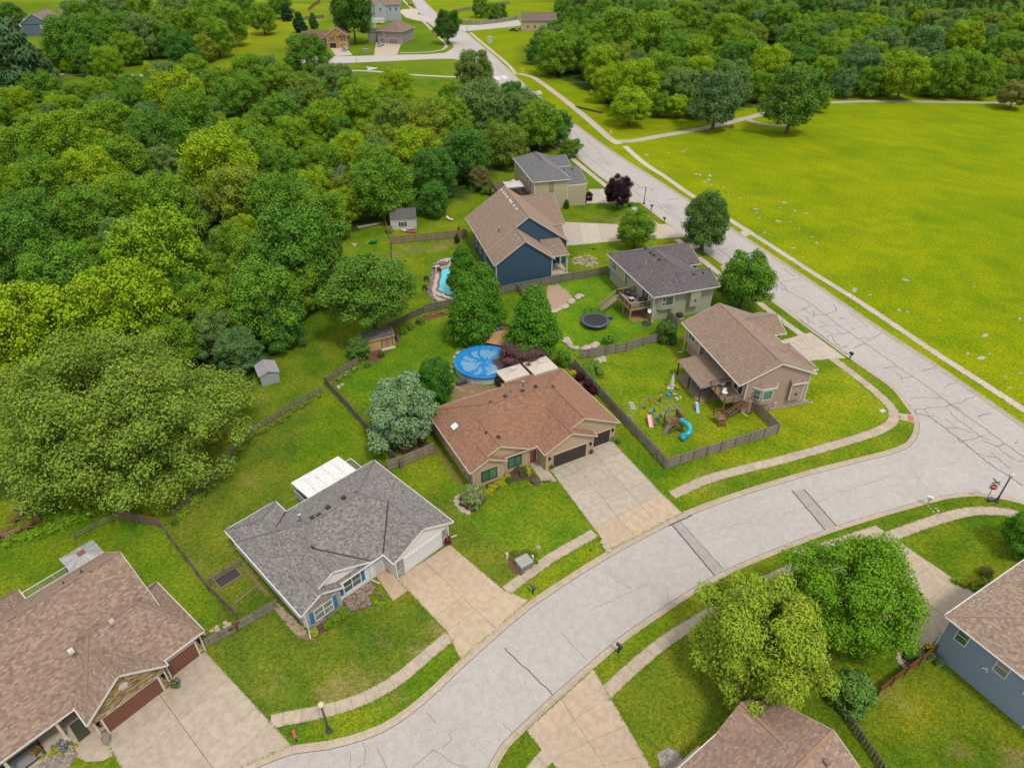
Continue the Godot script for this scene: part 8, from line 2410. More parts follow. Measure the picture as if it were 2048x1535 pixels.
func sage_garden() -> void:
	# trampoline
	var at := Vector3(14.33, 0, -101.03)
	var o := thing("trampoline", "round trampoline with a blue rim and a black mat", "trampoline", at)
	var rr := 2.35
	var b := MB.new()
	b.col = K(0.012, 0.013, 0.018)
	b.lathe(Vector3.UP * 0.88, [Vector2(0, 0), Vector2(rr - 0.35, 0.01)], 40)
	obj("mat", b, M.net_mat, o)
	b = MB.new()
	b.col = K(0.035, 0.06, 0.16)
	b.lathe(Vector3.UP * 0.88, [Vector2(rr - 0.36, 0.0), Vector2(rr - 0.33, 0.07), Vector2(rr, 0.08), Vector2(rr + 0.06, 0.02), Vector2(rr + 0.05, -0.12)], 40)
	obj("rim_pad", b, M.plastic, o)
	b = MB.new()
	b.col = K(0.12, 0.12, 0.13)
	for i in 8:
		var a := TAU * i / 8
		b.cyl(Vector3(cos(a) * rr, 0, sin(a) * rr), Vector3(cos(a) * rr, 0.85, sin(a) * rr), 0.03, 0.03, 6)
	for i in 4: b.cyl(Vector3(cos(i * TAU / 8 + PI) * rr, 0.05, sin(i * TAU / 8 + PI) * rr), Vector3(cos((i + 1) * TAU / 8 + PI) * rr, 0.05, sin((i + 1) * TAU / 8 + PI) * rr), 0.03, 0.03, 6)
	obj("leg_frame", b, M.metal, o)
	b = MB.new()
	b.col = K(0.02, 0.02, 0.025)
	for i in 5:
		var a := PI + 0.1 + i * 0.62
		b.cyl(Vector3(cos(a) * rr, 0.4, sin(a) * rr), Vector3(cos(a) * rr * 0.97, 2.5 - 0.16 * i, sin(a) * rr * 0.97), 0.03, 0.025, 6)
	obj("net_poles", b, M.metal, o)
	b = MB.new()
	b.col = K(0.03, 0.05, 0.03)
	for i in 16:
		var a0 := PI + 0.1 + i * 0.155
		var a1 := PI + 0.1 + (i + 1) * 0.155
		var y0 := 2.45 - 0.04 * i - 0.2 * sin(i * 0.8)
		var y1 := 2.45 - 0.04 * (i + 1) - 0.2 * sin((i + 1) * 0.8)
		b.quad(Vector3(cos(a0) * rr, 0.95, sin(a0) * rr), Vector3(cos(a1) * rr, 0.95, sin(a1) * rr), Vector3(cos(a1) * rr, y1, sin(a1) * rr), Vector3(cos(a0) * rr, y0, sin(a0) * rr))
	obj("net", b, M.net, o)
	b = MB.new()
	b.col = K(0.05, 0.07, 0.08)
	b.box(Vector3(-0.4, 0, -0.3), Vector3(0.4, 0.5, 0.3))
	b.box(Vector3(-0.42, 0.5, -0.32), Vector3(0.42, 0.56, 0.32))
	single("step_box", "dark step box beside the trampoline", "step", b, M.plastic, Vector3(17.15, 0, -102.93), 15)
	# stones and sand
	plate("sand_area", [6.8,-115.6,8.7,-115.9,10.4,-113.2,11,-110.3,9.2,-107.3,7.8,-105.4,7,-106.2,6.4,-110], K(0.66, 0.47, 0.35), M.mulch, "reddish sand play area in the trampoline yard", 0.02)
	boulders([7.7,-105.4,8.9,-106.7,10,-107.8,11.5,-110,12.8,-111.2], 14, 0.4, 0.75, "pale boulder lining the sand area", "boulders lining the sand area", 0.35)
	boulders([9.2,-95.8,9.2,-94.8,9.8,-93.7,10.8,-93.1,11.7,-93.1,12.6,-93.5,14.1,-94.3], 14, 0.4, 0.8, "long pale boulder in the stone row near the curving fence", "boulders near the curving fence", 0.25)
	boulders([8.6,-115.9,10.1,-113.5,11.1,-110.3], 8, 0.18, 0.3, "small grey edging stone at the back of the sand area", "edging stones of the sand area", 0.05)
	boulders([13.7,-89.6,14.3,-89.6,14.8,-90.2], 5, 0.35, 0.6, "pale boulder by the bushes at the fence corner", "boulders at the fence corner", 0.4)
	var f := ground_node("stone_circle", "circle of pale flat stones in the navy house's front lawn")
	for k in 1:
		for i in 70:
			var a := R.randf() * TAU
			var c := Vector2(15.06, -126.56)
			var p: Vector2 = c + Vector2(cos(a), sin(a)) * 2.7 * sqrt(R.randf())
			var sp := PackedVector2Array()
			for m in 6: sp.append(p + Vector2(cos(TAU * m / 6), sin(TAU * m / 6)) * R.randf_range(0.25, 0.45))
			b = MB.new()
			b.col = vary(K(0.55, 0.46, 0.36), 0.2)
			b.slab(sp, 0.0, 0.05 + R.randf() * 0.08)
			obj("flat_stone", b, M.stone, f)
	ac_unit("black and grey air conditioner beside the sage green house", Vector3(29.41, 0, -103.46), 18, K(0.07, 0.075, 0.09))
	for k in [[Vector3(20.72, 2.4, -107.69), 20.0, "black lounge sofa at the back of the raised deck"], [Vector3(21.27, 2.4, -106.55), 110.0, "black armchair on the raised deck's grey rug"], [Vector3(22.87, 2.4, -104.89), -60.0, "black armchair at the raised deck's corner"]]:
		b = MB.new()
		b.col = K(0.015, 0.015, 0.017)
		b.box(Vector3(-0.6, 0.1, -0.4), Vector3(0.6, 0.42, 0.4)); b.box(Vector3(-0.6, 0.42, -0.4), Vector3(0.6, 0.85, -0.25))
		for s in [-0.6, 0.48]: b.box(Vector3(s, 0.42, -0.4), Vector3(s + 0.12, 0.62, 0.4))
		b.col = K(0.06, 0.06, 0.065)
		b.box(Vector3(-0.46, 0.42, -0.24), Vector3(0.46, 0.5, 0.38))
		single("patio_sofa", k[2], "sofa", b, M.cloth, k[0], k[1])
	b = MB.new()
	b.col = K(0.20, 0.22, 0.24)
	b.box(Vector3(-1.3, 0.002, -1.7), Vector3(1.3, 0.015, 1.7))
	single("deck_rug", "grey rug on the raised deck", "rug", b, M.cloth, Vector3(21.78, 2.4, -105.81), 18.5)
	b = MB.new()
	b.col = K(0.03, 0.03, 0.03)
	b.box(Vector3(-0.35, 0, -0.35), Vector3(0.35, 0.5, 0.35))
	b.col = K(0.5, 0.48, 0.44)
	b.box(Vector3(-0.42, 0.5, -0.42), Vector3(0.42, 0.56, 0.42))
	single("fire_table", "square fire table with a pale top on the raised deck", "table", b, M.paint, Vector3(21, 2.4, -105.25), 18)
	b = MB.new()
	b.col = K(0.03, 0.035, 0.035)
	b.lathe(Vector3.ZERO, [Vector2(0.9, 0), Vector2(0.85, 0.1), Vector2(0, 0.06)], 16)
	single("dark_tarp", "dark round tarp on the grass below the raised deck", "tarp", b, M.cloth, Vector3(23.28, 0, -101.37))
	shrub([[15.8,-94.7,1.23,1.6, "s"]], "loose green bush beside the curving fence", K(0.143, 0.273, 0.039), 1)
	shrub([[34.2,-106.3,0.8,1.3, "s"]], "small dark shrub at the sage green house's corner", K(0.065, 0.143, 0.026), 0)
	shrub([[18.9,-161.6,1.1,1.9, "s"]], "dark purple shrub at the beige house's corner", K(0.046, 0.026, 0.039), 0, "purple_shrub")
	shrub([[17.4,-159.9,0.85,1.4, "s"]], "purple-brown shrub beside the beige house's driveway", K(0.078, 0.039, 0.052), 0, "purple_shrub")
	for q in [[13,-156,0.83,2.2, "c"]]: tree("clipped_conifer", "clipped green cone beside the beige house", "tree", "", q[0], q[1], q[2], q[3], spruce_shape, leaf_mat(K(0.05, 0.13, 0.02)), 0.02)
	shrub([[28.7,-157.4,0.84,1.1, "s"]], "low green shrub under the dark purple tree", K(0.130, 0.286, 0.026), 1)
	shrub([[-6.5,-166.1,1.5,2, "s"], [-10,-167.6,1.14,1.5, "s"]], "small shrub behind the beige house's deck stair", K(0.130, 0.234, 0.039), 1, "shrub", "shrubs by the beige house's deck")
	for k in [[Vector3(-20.25, 0, -148.53), -20.0, "white lounge chair on the grass beside the white shed"]]: lounge(k[2], k[0] + Vector3(6, 0, 0), 60, K(0.7, 0.7, 0.7), K(0.68, 0.68, 0.68))

func sheds() -> void:
	# small grey metal shed by the wood
	var h := shed("metal_shed", "small grey metal shed on the lawn at the wood's edge", Vector3(-37.16, 0, -84.72), -62, 3.3, 2.6, 1.9, 0.55, K(0.40, 0.43, 0.46), [K(0.40, 0.38, 0.41), K(0.36, 0.345, 0.375)])
	h.e = 0.3
	finish(h)
	# wooden shed with double doors
	h = shed("wooden_shed", "tan wooden shed with double doors and a dark roof", Vector3(-22.14, 0, -94.37), 27, 5.0, 2.9, 2.1, 0.8, K(0.58, 0.40, 0.20), DARK)
	var f := MB.new()
	f.col = K(0.30, 0.17, 0.07)
	for x in [0.3, 1.25, 2.2]: f.box(Vector3(x - 0.06, 0.1, 1.46), Vector3(x + 0.06, 2.0, 1.52))
	for y in [0.12, 1.4, 1.95]: f.box(Vector3(0.3, y - 0.05, 1.461), Vector3(2.2, y + 0.05, 1.521))
	obj("door_trim", f, M.wood, h.root)
	for x in [0.78, 1.73]:
		f = MB.new()
		f.col = K(0.62, 0.44, 0.24)
		f.box(Vector3(x - 0.4, 0.15, 1.45), Vector3(x + 0.4, 1.92, 1.49))
		obj("door", f, M.wood, h.root)
	f = MB.new()
	f.col = K(0.62, 0.55, 0.46)
	f.box(Vector3(0.1, 0, 1.5), Vector3(2.4, 0.14, 2.2))
	obj("step", f, M.concrete, h.root)
	finish(h)
	# white shed with a grey gambrel roof
	h = shed("white_shed", "white shed with a grey gambrel roof and dark shutters", Vector3(-24.38, 0, -144.97), 8, 5.6, 4.2, 2.4, 1.8, K(0.60, 0.62, 0.56), DARK, true)
	window(h, Vector3(-0.2, 0.9, 2.12), "front", 0.7, 0.9, 1, 2, K(0.02, 0.02, 0.02))
	for x in [-0.85, 0.45]: shutter(h, Vector3(x, 0.85, 2.11), "front", 0.36, 1.0, K(0.03, 0.035, 0.035))
	finish(h)
	for k in [[K(0.55, 0.03, 0.10), Vector3(-22.83, 0, -141.53), -16.0, "red and white kayak lying in front of the white shed"], [K(0.24, 0.33, 0.38), Vector3(-23.67, 0, -142.95), -8.0, "pale blue kayak lying against the white shed"]]:
		var b := MB.new()
		var n := 12
		for i in n:
			for j in 8:
				var q := []
				for u in [[i, j], [i + 1, j], [i + 1, j + 1], [i, j + 1]]:
					var t: float = u[0] / float(n)
					var a: float = TAU * u[1] / 8.0
					var w: float = 0.42 * pow(sin(PI * clampf(t, 0.01, 0.99)), 0.7)
					q.append(Vector3(-1.9 + 3.8 * t, 0.25 + sin(a) * w * 0.55 + 0.16 * pow(2.0 * t - 1.0, 2.0), cos(a) * w))
				b.col = k[0] if i > 3 else K(0.62, 0.58, 0.58)
				b.quad(q[3], q[2], q[1], q[0])
		b.col = K(0.03, 0.03, 0.03)
		b.lathe(Vector3(0.1, 0.44, 0), [Vector2(0.0, 0.0), Vector2(0.24, 0.02), Vector2(0.28, 0.05)], 10)
		single("kayak", k[3], "kayak", b, M.plastic, k[1], k[2])
	shrub([[-24.5,-144.7,0.68,0.8, "s"]], "low round bush under the white shed's window", K(0.130, 0.260, 0.026), 0)
	shrub([[-21.9,-143.8,0.78,1, "s"]], "round green bush at the white shed's corner", K(0.104, 0.247, 0.026), 0)
	shrub([[-25.6,-143.6,0.56,1.3, "s"]], "thin reddish shrub beside the white shed's window", K(0.156, 0.104, 0.065), 1)
	shrub([[-27.2,-141.7,0.99,1.5, "s"]], "yellow-green shrub at the white shed's fence", K(0.260, 0.286, 0.052), 1)
	var b := MB.new()
	b.col = K(0.015, 0.20, 0.05)
	b.hexa([Vector3(-0.5, 0.25, 0.35), Vector3(0.5, 0.2, 0.35), Vector3(0.5, 0.2, -0.35), Vector3(-0.5, 0.25, -0.35), Vector3(-0.9, 0.75, 0.5), Vector3(0.8, 0.75, 0.5), Vector3(0.8, 0.75, -0.5), Vector3(-0.9, 0.75, -0.5)])
	b.cyl(Vector3(-0.9, 0.2, -0.05), Vector3(-0.9, 0.2, 0.05), 0.2, 0.2, 10)
	for s in [-0.3, 0.3]: b.bar(Vector3(0.4, 0.3, s), Vector3(1.5, 0.6, s), 0.05, 0.05)
	single("wheelbarrow", "green wheelbarrow on the lawn beside the wood", "wheelbarrow", b, M.plastic, Vector3(-29.65, 0, -135.29), 20)
	b = MB.new()
	b.col = K(0.40, 0.36, 0.34)
	b.cyl(Vector3(-3.2, 0.25, 0.3), Vector3(2.8, 0.3, -0.5), 0.22, 0.16, 9); b.cyl(Vector3(-3.4, 0.22, -0.4), Vector3(2.2, 0.22, -0.9), 0.2, 0.14, 9)
	single("fallen_logs", "pair of pale fallen logs at the wood's edge", "log", b, M.trunk, Vector3(-31.56, 0, -144.68), 22)
	boulders([-33.9,-134.5,-33.6,-135,-33,-134.2], 5, 0.25, 0.4, "dark stone of the small ring on the lawn", "fire ring stones", 0.5)
	bed("mulch_bed", [-21.8,-97.2,-19.9,-99.2,-18.7,-97.9,-18.6,-95.6,-20.1,-92.1,-21.5,-89.1,-23,-89.9,-23.8,-92.1], "brown mulch round the wooden shed", K(0.24, 0.13, 0.08))
	shrub([[-24.4,-90.8,2.22,3.3, "s"]], "leafy green bush tree beside the wooden shed", K(0.111, 0.234, 0.039), 0)
	shrub([[-20,-95.8,0.99,1.5, "s"]], "dark maroon shrub behind the wooden shed", K(0.065, 0.033, 0.033), 0, "purple_shrub")
	shrub([[-21,-90.9,0.64,0.8, "s"]], "dark green shrub at the wooden shed's door", K(0.078, 0.169, 0.026), 0)
	shrub([[-18.2,-98.1,0.76,1.1, "s"], [-17.2,-99.6,0.68,1, "s"], [-16,-101.4,0.86,1.2, "s"]], "green garden shrub along the low dark fence", K(0.143, 0.286, 0.039), 1, "shrub", "shrubs along the low dark fence")
	shrub([[-22.8,-88.1,0.63,0.8, "s"]], "flowering shrub near the wooden shed", K(0.117, 0.208, 0.052), 1)
	flowers([-27.5,-83,-26.2,-84.3,-25.2,-85.9,-24.2,-87.7], 22, "garden plant in the bed by the mossy fence", K(0.13, 0.22, 0.03), [K(0.65, 0.5, 0.45), K(0.6, 0.4, 0.1)], "plants by the mossy fence", 0.25, 0.45)
	flowers([-15.2,-104,-13.6,-104.3,-11.9,-105.1], 10, "small plant at the foot of the long grey fence", K(0.12, 0.2, 0.03), [K(0.7, 0.5, 0.03)], "plants at the long grey fence")
	bed("mulch_bed", [-15.7,-103.3,-14.4,-105.1,-11.3,-106.2,-10.7,-104.7,-13.5,-103.3,-15.1,-102.2], "brown mulch under the long grey fence", K(0.26, 0.12, 0.07))
	boulders([-26.8,-82.7,-26.1,-82.2,-25.9,-83], 5, 0.2, 0.34, "white stone in the garden corner by the dark board fence", "white stones in the garden corner", 0.5)
	b = MB.new()
	b.col = K(0.34, 0.34, 0.36)
	b.cyl(Vector3.ZERO, Vector3(0, 3.0, 0), 0.06, 0.05, 8)
	b.col = K(0.62, 0.60, 0.58)
	b.hexa([Vector3(-0.35, 3.0, 0.25), Vector3(0.35, 3.0, 0.25), Vector3(0.35, 3.0, -0.25), Vector3(-0.35, 3.0, -0.25), Vector3(-0.3, 3.35, 0.05), Vector3(0.3, 3.35, 0.05), Vector3(0.3, 3.35, -0.05), Vector3(-0.3, 3.35, -0.05)])
	single("bird_house", "white bird house on a tall pole by the low dark fence", "bird house", b, M.paint, Vector3(-19.85, 0, -102.24))

func street_things() -> void:
	street_lamp("street lamp on the grass strip in front of the white house", Vector3(-16.05, 0, -30.68))
	street_lamp("street lamp beside the stop sign", Vector3(58.86, 0, -58.66))
	street_lamp("street lamp beside the dark purple tree", Vector3(32.06, 0, -159.08))
	street_lamp("street lamp at the far crossroads", Vector3(-25.78, 0, -432.09), 6.5)
	mailbox("mailbox with a red top near the stone house's driveway", Vector3(-18.65, 0, -29.82), 25, K(0.05, 0.06, 0.06), K(0.42, 0.10, 0.07))
	mailbox("dark blue mailbox beside the white house's driveway", Vector3(2.21, 0, -45.17), 40, K(0.03, 0.08, 0.16), K(0.05, 0.08, 0.14))
	mailbox("black mailbox on the inner grass strip of the bend", Vector3(10.31, 0, -38.3), 35, K(0.03, 0.035, 0.04), K(0.025, 0.03, 0.035))
	mailbox("black mailbox at the mauve house's driveway", Vector3(53.88, 0, -90.16), 40, K(0.04, 0.035, 0.03), K(0.02, 0.02, 0.022))
	mailbox("white mailbox on the grass near the stop sign", Vector3(50.21, 0, -58.18), 55, K(0.74, 0.74, 0.74), K(0.76, 0.76, 0.76))
	mailbox("dark mailbox at the navy house's driveway", Vector3(34.7, 0, -147.03), 40, K(0.05, 0.05, 0.05), K(0.08, 0.09, 0.10))
	mailbox("dark mailbox beside the purple tree's street lamp", Vector3(33.15, 0, -154.79), 40, K(0.10, 0.07, 0.05), K(0.05, 0.04, 0.035))
	# stop sign with street name blades
	var o := post_sign("stop_sign", "red stop sign with street name blades on a brown post", Vector3(57.62, 0, -58.77), -28, 3.1, K(0.34, 0.26, 0.18))
	var b := MB.new()
	b.col = K(0.70, 0.70, 0.70)
	b.cyl(Vector3(0, 2.35, 0.045), Vector3(0, 2.35, 0.055), 0.47, 0.47, 8)
	b.col = K(0.40, 0.012, 0.025)
	b.cyl(Vector3(0, 2.35, 0.056), Vector3(0, 2.35, 0.064), 0.44, 0.44, 8)
	var s := obj("sign_plate", b, M.plastic, o)
	text(s, "STOP", 0.36, Vector3(0, 2.35, 0.07), Color(0.85, 0.85, 0.85))
	for k in [[0.6, 2.95], [-0.97, 3.08]]:
		b = MB.new()
		b.col = K(0.05, 0.07, 0.07)
		b.box(Vector3(-0.55, 0, -0.02), Vector3(0.55, 0.16, 0.02), Transform3D(Basis(Vector3.UP, k[0]), Vector3(0, k[1], 0)))
		obj("name_blade", b, M.plastic, o)
	b = MB.new()
	b.col = K(0.03, 0.07, 0.10)
	b.box(Vector3(-0.35, 0, -0.25), Vector3(0.35, 0.4, 0.25))
	single("meter_box", "dark box at the foot of the stop sign", "utility box", b, M.plastic, Vector3(58.11, 0, -58.77), 10)
	o = post_sign("street_sign", "white road sign on the strip beside the field", Vector3(61.94, 0, -109.33), 150, 2.8, K(0.35, 0.36, 0.36))
	b = MB.new()
	b.col = K(0.62, 0.66, 0.68)
	b.box(Vector3(-0.32, 2.0, -0.06), Vector3(0.32, 2.8, -0.04))
	s = obj("sign_plate", b, M.plastic, o)
	for k in [[Vector3(4.46, 0, -309.57), "yellow pedestrian crossing sign at the far crossing", -15.0], [Vector3(30.06, 0, -211.92), "yellow trail crossing sign at the trail junction", 160.0]]:
		o = post_sign("crossing_sign", k[1], k[0], k[2], 3.2, K(0.42, 0.43, 0.42))
		b = MB.new()
		b.col = K(0.75, 0.55, 0.01)
		b.hexa([Vector3(0, 2.2, 0.06), Vector3(0.7, 2.9, 0.06), Vector3(0.7, 2.9, 0.04), Vector3(0, 2.2, 0.04), Vector3(-0.7, 2.9, 0.06), Vector3(0, 3.6, 0.06), Vector3(0, 3.6, 0.04), Vector3(-0.7, 2.9, 0.04)])
		b.box(Vector3(-0.35, 1.6, 0.04), Vector3(0.35, 2.05, 0.06))
		s = obj("sign_plate", b, M.plastic, o)
		b = MB.new()
		b.col = K(0.02, 0.02, 0.02)
		b.cyl(Vector3(0, 3.12, 0.061), Vector3(0, 3.12, 0.075), 0.08, 0.08, 8)
		b.bar(Vector3(0, 3.03, 0.068), Vector3(0.02, 2.78, 0.068), 0.014, 0.12); b.bar(Vector3(0.02, 2.8, 0.068), Vector3(0.16, 2.52, 0.068), 0.014, 0.07); b.bar(Vector3(0.0, 2.8, 0.068), Vector3(-0.14, 2.52, 0.068), 0.014, 0.07); b.bar(Vector3(0, 3.0, 0.068), Vector3(0.2, 2.82, 0.068), 0.014, 0.06)
		obj("walker_symbol", b, M.plastic, s)
	# bits in the field: bare pale stones and dirt showing through the grass
	var spots: Array = [47.9,-183.9,49.9,-184.7,49.7,-181.4,50.6,-180.6,53.1,-180,50.6,-175.1,52,-176.6,46.4,-171.7,51.7,-172.8,53.2,-170.9,54.3,-170.6,54.9,-169.8,54.3,-165.5,55.7,-165.9,56.3,-162.8,55.6,-160.1,60.8,-163.8,58.9,-158.7,58.2,-155.5,57.6,-153,57.2,-150,66.4,-159.7,64.2,-156.2,67,-154.3,69.4,-153,61.1,-147.9,63.9,-147.6,64.5,-143.6,56.7,-140.3,55.9,-141.3,65.6,-138.9,65.5,-135.8,59.4,-133,59.8,-128.4,63.3,-147.3,45.9,-200.4,52.2,-204.3,50.5,-201.9,39.2,-198.5,41.7,-186.8,44.1,-186,49,-193]
	var sp := pl(spots)
	sp.append_array(pl([69.3,-106.2,70.5,-105.6,73.7,-91.8,75.1,-90.5,77.2,-91.8,79.7,-97.5,89,-103.1,78.8,-86.3,75.8,-85.2,74.7,-82.3]))
	sp.append_array(pl([69.2,-128.7,66.5,-111.9,76.3,-118.4,87.9,-115.3,76.1,-118,74.7,-102.6]))
	var chalk := rock_mesh(77, K(0.66, 0.60, 0.52))
	for i in sp.size():
		var big := R.randf() < 0.2
		o = put(numbered("field_stone"), chalk, M.stone, self)
		var sc := R.randf_range(0.2, 0.36) if not big else R.randf_range(0.4, 0.62)
		o.position = Vector3(sp[i].x, 0.0, sp[i].y)
		o.scale = Vector3(sc * R.randf_range(1.0, 1.8), 0.10, sc * R.randf_range(0.5, 0.9))
		o.rotation.y = R.randf() * TAU
		tag(o, "pale flat stone showing through the field's grass", "stone", "pale stones in the field")
	o = thing("park_bench", "small dark bench beside the trail in the field", "bench", Vector3(71.42, 0, -227.34), 20)
	b = MB.new()
	b.col = K(0.10, 0.12, 0.16)
	b.box(Vector3(-0.8, 0.42, -0.2), Vector3(0.8, 0.48, 0.25)); b.box(Vector3(-0.8, 0.5, -0.26), Vector3(0.8, 0.95, -0.2))
	obj("seat", b, M.wood, o)
	b = MB.new()
	b.col = K(0.4, 0.4, 0.4)
	for x in [-0.65, 0.65]: b.box(Vector3(x - 0.05, 0, -0.25), Vector3(x + 0.05, 0.44, 0.25))
	obj("leg_frame", b, M.metal, o)
	flowers([47.5,-47.1,48.1,-46.6,49,-46.2,50.3,-46.6,51.3,-47.1], 24, "bright green plant at the blue-grey house's front corner", K(0.22, 0.36, 0.02), [K(0.5, 0.1, 0.05)], "plants at the blue-grey house's front", 0.3, 0.5)
	shrub([[51.1,-47.6,0.81,1.1, "s"]], "olive and red leaved shrub at the blue-grey house's front", K(0.221, 0.208, 0.052), 0)
	shrub([[30.5,-33.5,2.33,3, "m"]], "broad leafy green bush below the big deep green tree", K(0.130, 0.260, 0.046), 0)
	shrub([[38.4,-37.9,0.77,1, "s"]], "low green bush by the new red-brown fence", K(0.104, 0.208, 0.039), 1)
	bed("mulch_bed", [37.1,-37.6,38.6,-38.7,40.1,-38.5,40.6,-38.4,37.4,-36.7], "planting bed behind the new red-brown fence", K(0.3, 0.24, 0.17))
	boulders([37.2,-36.8,37.1,-37.4,37.4,-38.1,38.3,-38.6], 8, 0.2, 0.3, "pale edging stone behind the new red-brown fence", "edging stones behind the red-brown fence", 0.05)
	pot("small pot of yellow flowers at the blue-grey house's garage corner", Vector3(40.29, 0, -38.62), K(0.3, 0.06, 0.03), K(0.4, 0.36, 0.02), 0.26, [K(0.7, 0.5, 0.02)])
	for k in [[Vector3(40.17, 0, -37.61), "next to"], [Vector3(40.61, 0, -36.98), "a step away from"]]: pot("small white planter along the blue-grey house's wall, %s the new fence" % k[1], k[0], K(0.7, 0.7, 0.68), K(0.10, 0.2, 0.05), 0.28)
	scatter("corner_gravel", "heap of pale gravel beside the pink-brown roofed house", pl([12.4,-28.7,13.4,-29.2,14.2,-28.9,14.5,-28.1,13.9,-27.5,12.6,-27.5]), 380, 0.07, 0.15, [K(0.55, 0.5, 0.46), K(0.45, 0.4, 0.36), K(0.62, 0.58, 0.54)])
	shrub([[8.8,-51.1,0.17,0.2, "s"]], "small weed at the end of the pavement", K(0.130, 0.260, 0.026), 1)
	boulders([50.2,-57.9,50.3,-57.2,50.2,-56.4,50.9,-56.9,50.9,-57.5], 7, 0.12, 0.2, "small white stone edging the mailbox's flower strip", "stones round the white mailbox's strip", 0.05)

# ------------------------------------------------------------------ far things
func car(called: String, label: String, at: Vector3, turn: float, rgb: Color, pickup := false) -> void:
	var o := thing(called, label, "pickup" if pickup else "car", at, turn)
	var b := MB.new()
	b.col = rgb
	var L := 2.75 if pickup else 2.25
	b.hexa([Vector3(-0.9, 0.35, L), Vector3(0.9, 0.35, L), Vector3(0.9, 0.35, -L), Vector3(-0.9, 0.35, -L), Vector3(-0.88, 0.95, L - 0.06), Vector3(0.88, 0.95, L - 0.06), Vector3(0.88, 1.0, -L + 0.06), Vector3(-0.88, 1.0, -L + 0.06)])
	var f := 0.1 if pickup else 1.2
	b.hexa([Vector3(-0.85, 0.96, f + 0.5), Vector3(0.85, 0.96, f + 0.5), Vector3(0.85, 0.96, -1.7), Vector3(-0.85, 0.96, -1.7), Vector3(-0.7, 1.62, f), Vector3(0.7, 1.62, f), Vector3(0.7, 1.62, -1.1), Vector3(-0.7, 1.62, -1.1)] if not pickup else [Vector3(-0.85, 0.96, 0.5), Vector3(0.85, 0.96, 0.5), Vector3(0.85, 0.96, -1.5), Vector3(-0.85, 0.96, -1.5), Vector3(-0.7, 1.75, 0.4), Vector3(0.7, 1.75, 0.4), Vector3(0.7, 1.75, -0.9), Vector3(-0.7, 1.75, -0.9)])
	if pickup:
		b.col = K(0.03, 0.03, 0.03)
		b.box(Vector3(-0.75, 0.96, 0.6), Vector3(0.75, 1.0, L - 0.15))
	obj("body", b, M.car, o)
	for k in [[0.55, -1.35], [-1.0, -0.6]]: pass
	b = MB.new()
	b.col = K(0.02, 0.025, 0.03)
	var z0 := f if not pickup else 0.4
	b.hexa([Vector3(-0.72, 1.05, -1.66), Vector3(0.72, 1.05, -1.66), Vector3(0.72, 1.05, -1.6), Vector3(-0.72, 1.05, -1.6), Vector3(-0.62, 1.58, -1.2), Vector3(0.62, 1.58, -1.2), Vector3(0.62, 1.58, -1.14), Vector3(-0.62, 1.58, -1.14)])
	obj("windscreen", b, M.glass, o)
	b = MB.new()
	b.col = K(0.02, 0.025, 0.03)
	for s in [-1.0, 1.0]: b.hexa([Vector3(s * 0.79, 1.06, z0 + 0.2), Vector3(s * 0.80, 1.06, z0 + 0.2), Vector3(s * 0.80, 1.06, -1.2), Vector3(s * 0.79, 1.06, -1.2), Vector3(s * 0.74, 1.5, z0), Vector3(s * 0.76, 1.5, z0), Vector3(s * 0.76, 1.5, -1.0), Vector3(s * 0.74, 1.5, -1.0)])
	b.box(Vector3(-0.6, 1.1, z0 + 0.34), Vector3(0.6, 1.5, z0 + 0.4))
	obj("side_windows", b, M.glass, o)
	for x in [-0.9, 0.9]:
		for z in [-L * 0.62, L * 0.62]:
			b = MB.new()
			b.col = K(0.015, 0.015, 0.015)
			b.cyl(Vector3(x - 0.11, 0.35, z), Vector3(x + 0.11, 0.35, z), 0.35, 0.35, 14)
			var w := obj("wheel", b, M.rough, o)
			b = MB.new()
			b.col = K(0.4, 0.4, 0.42)
			b.cyl(Vector3(x - 0.12, 0.35, z), Vector3(x + 0.12, 0.35, z), 0.2, 0.2, 10)
			obj("rim", b, M.metal, w)
	for x in [-0.62, 0.62]:
		b = MB.new()
		b.col = K(0.7, 0.7, 0.68)
		b.box(Vector3(x - 0.16, 0.62, -L - 0.03), Vector3(x + 0.16, 0.8, -L + 0.08))
		obj("headlight", b, M.plastic, o)
		b = MB.new()
		b.col = K(0.35, 0.01, 0.01)
		b.box(Vector3(x - 0.14, 0.65, L - 0.08), Vector3(x + 0.14, 0.85, L + 0.03))
		obj("tail_light", b, M.plastic, o)

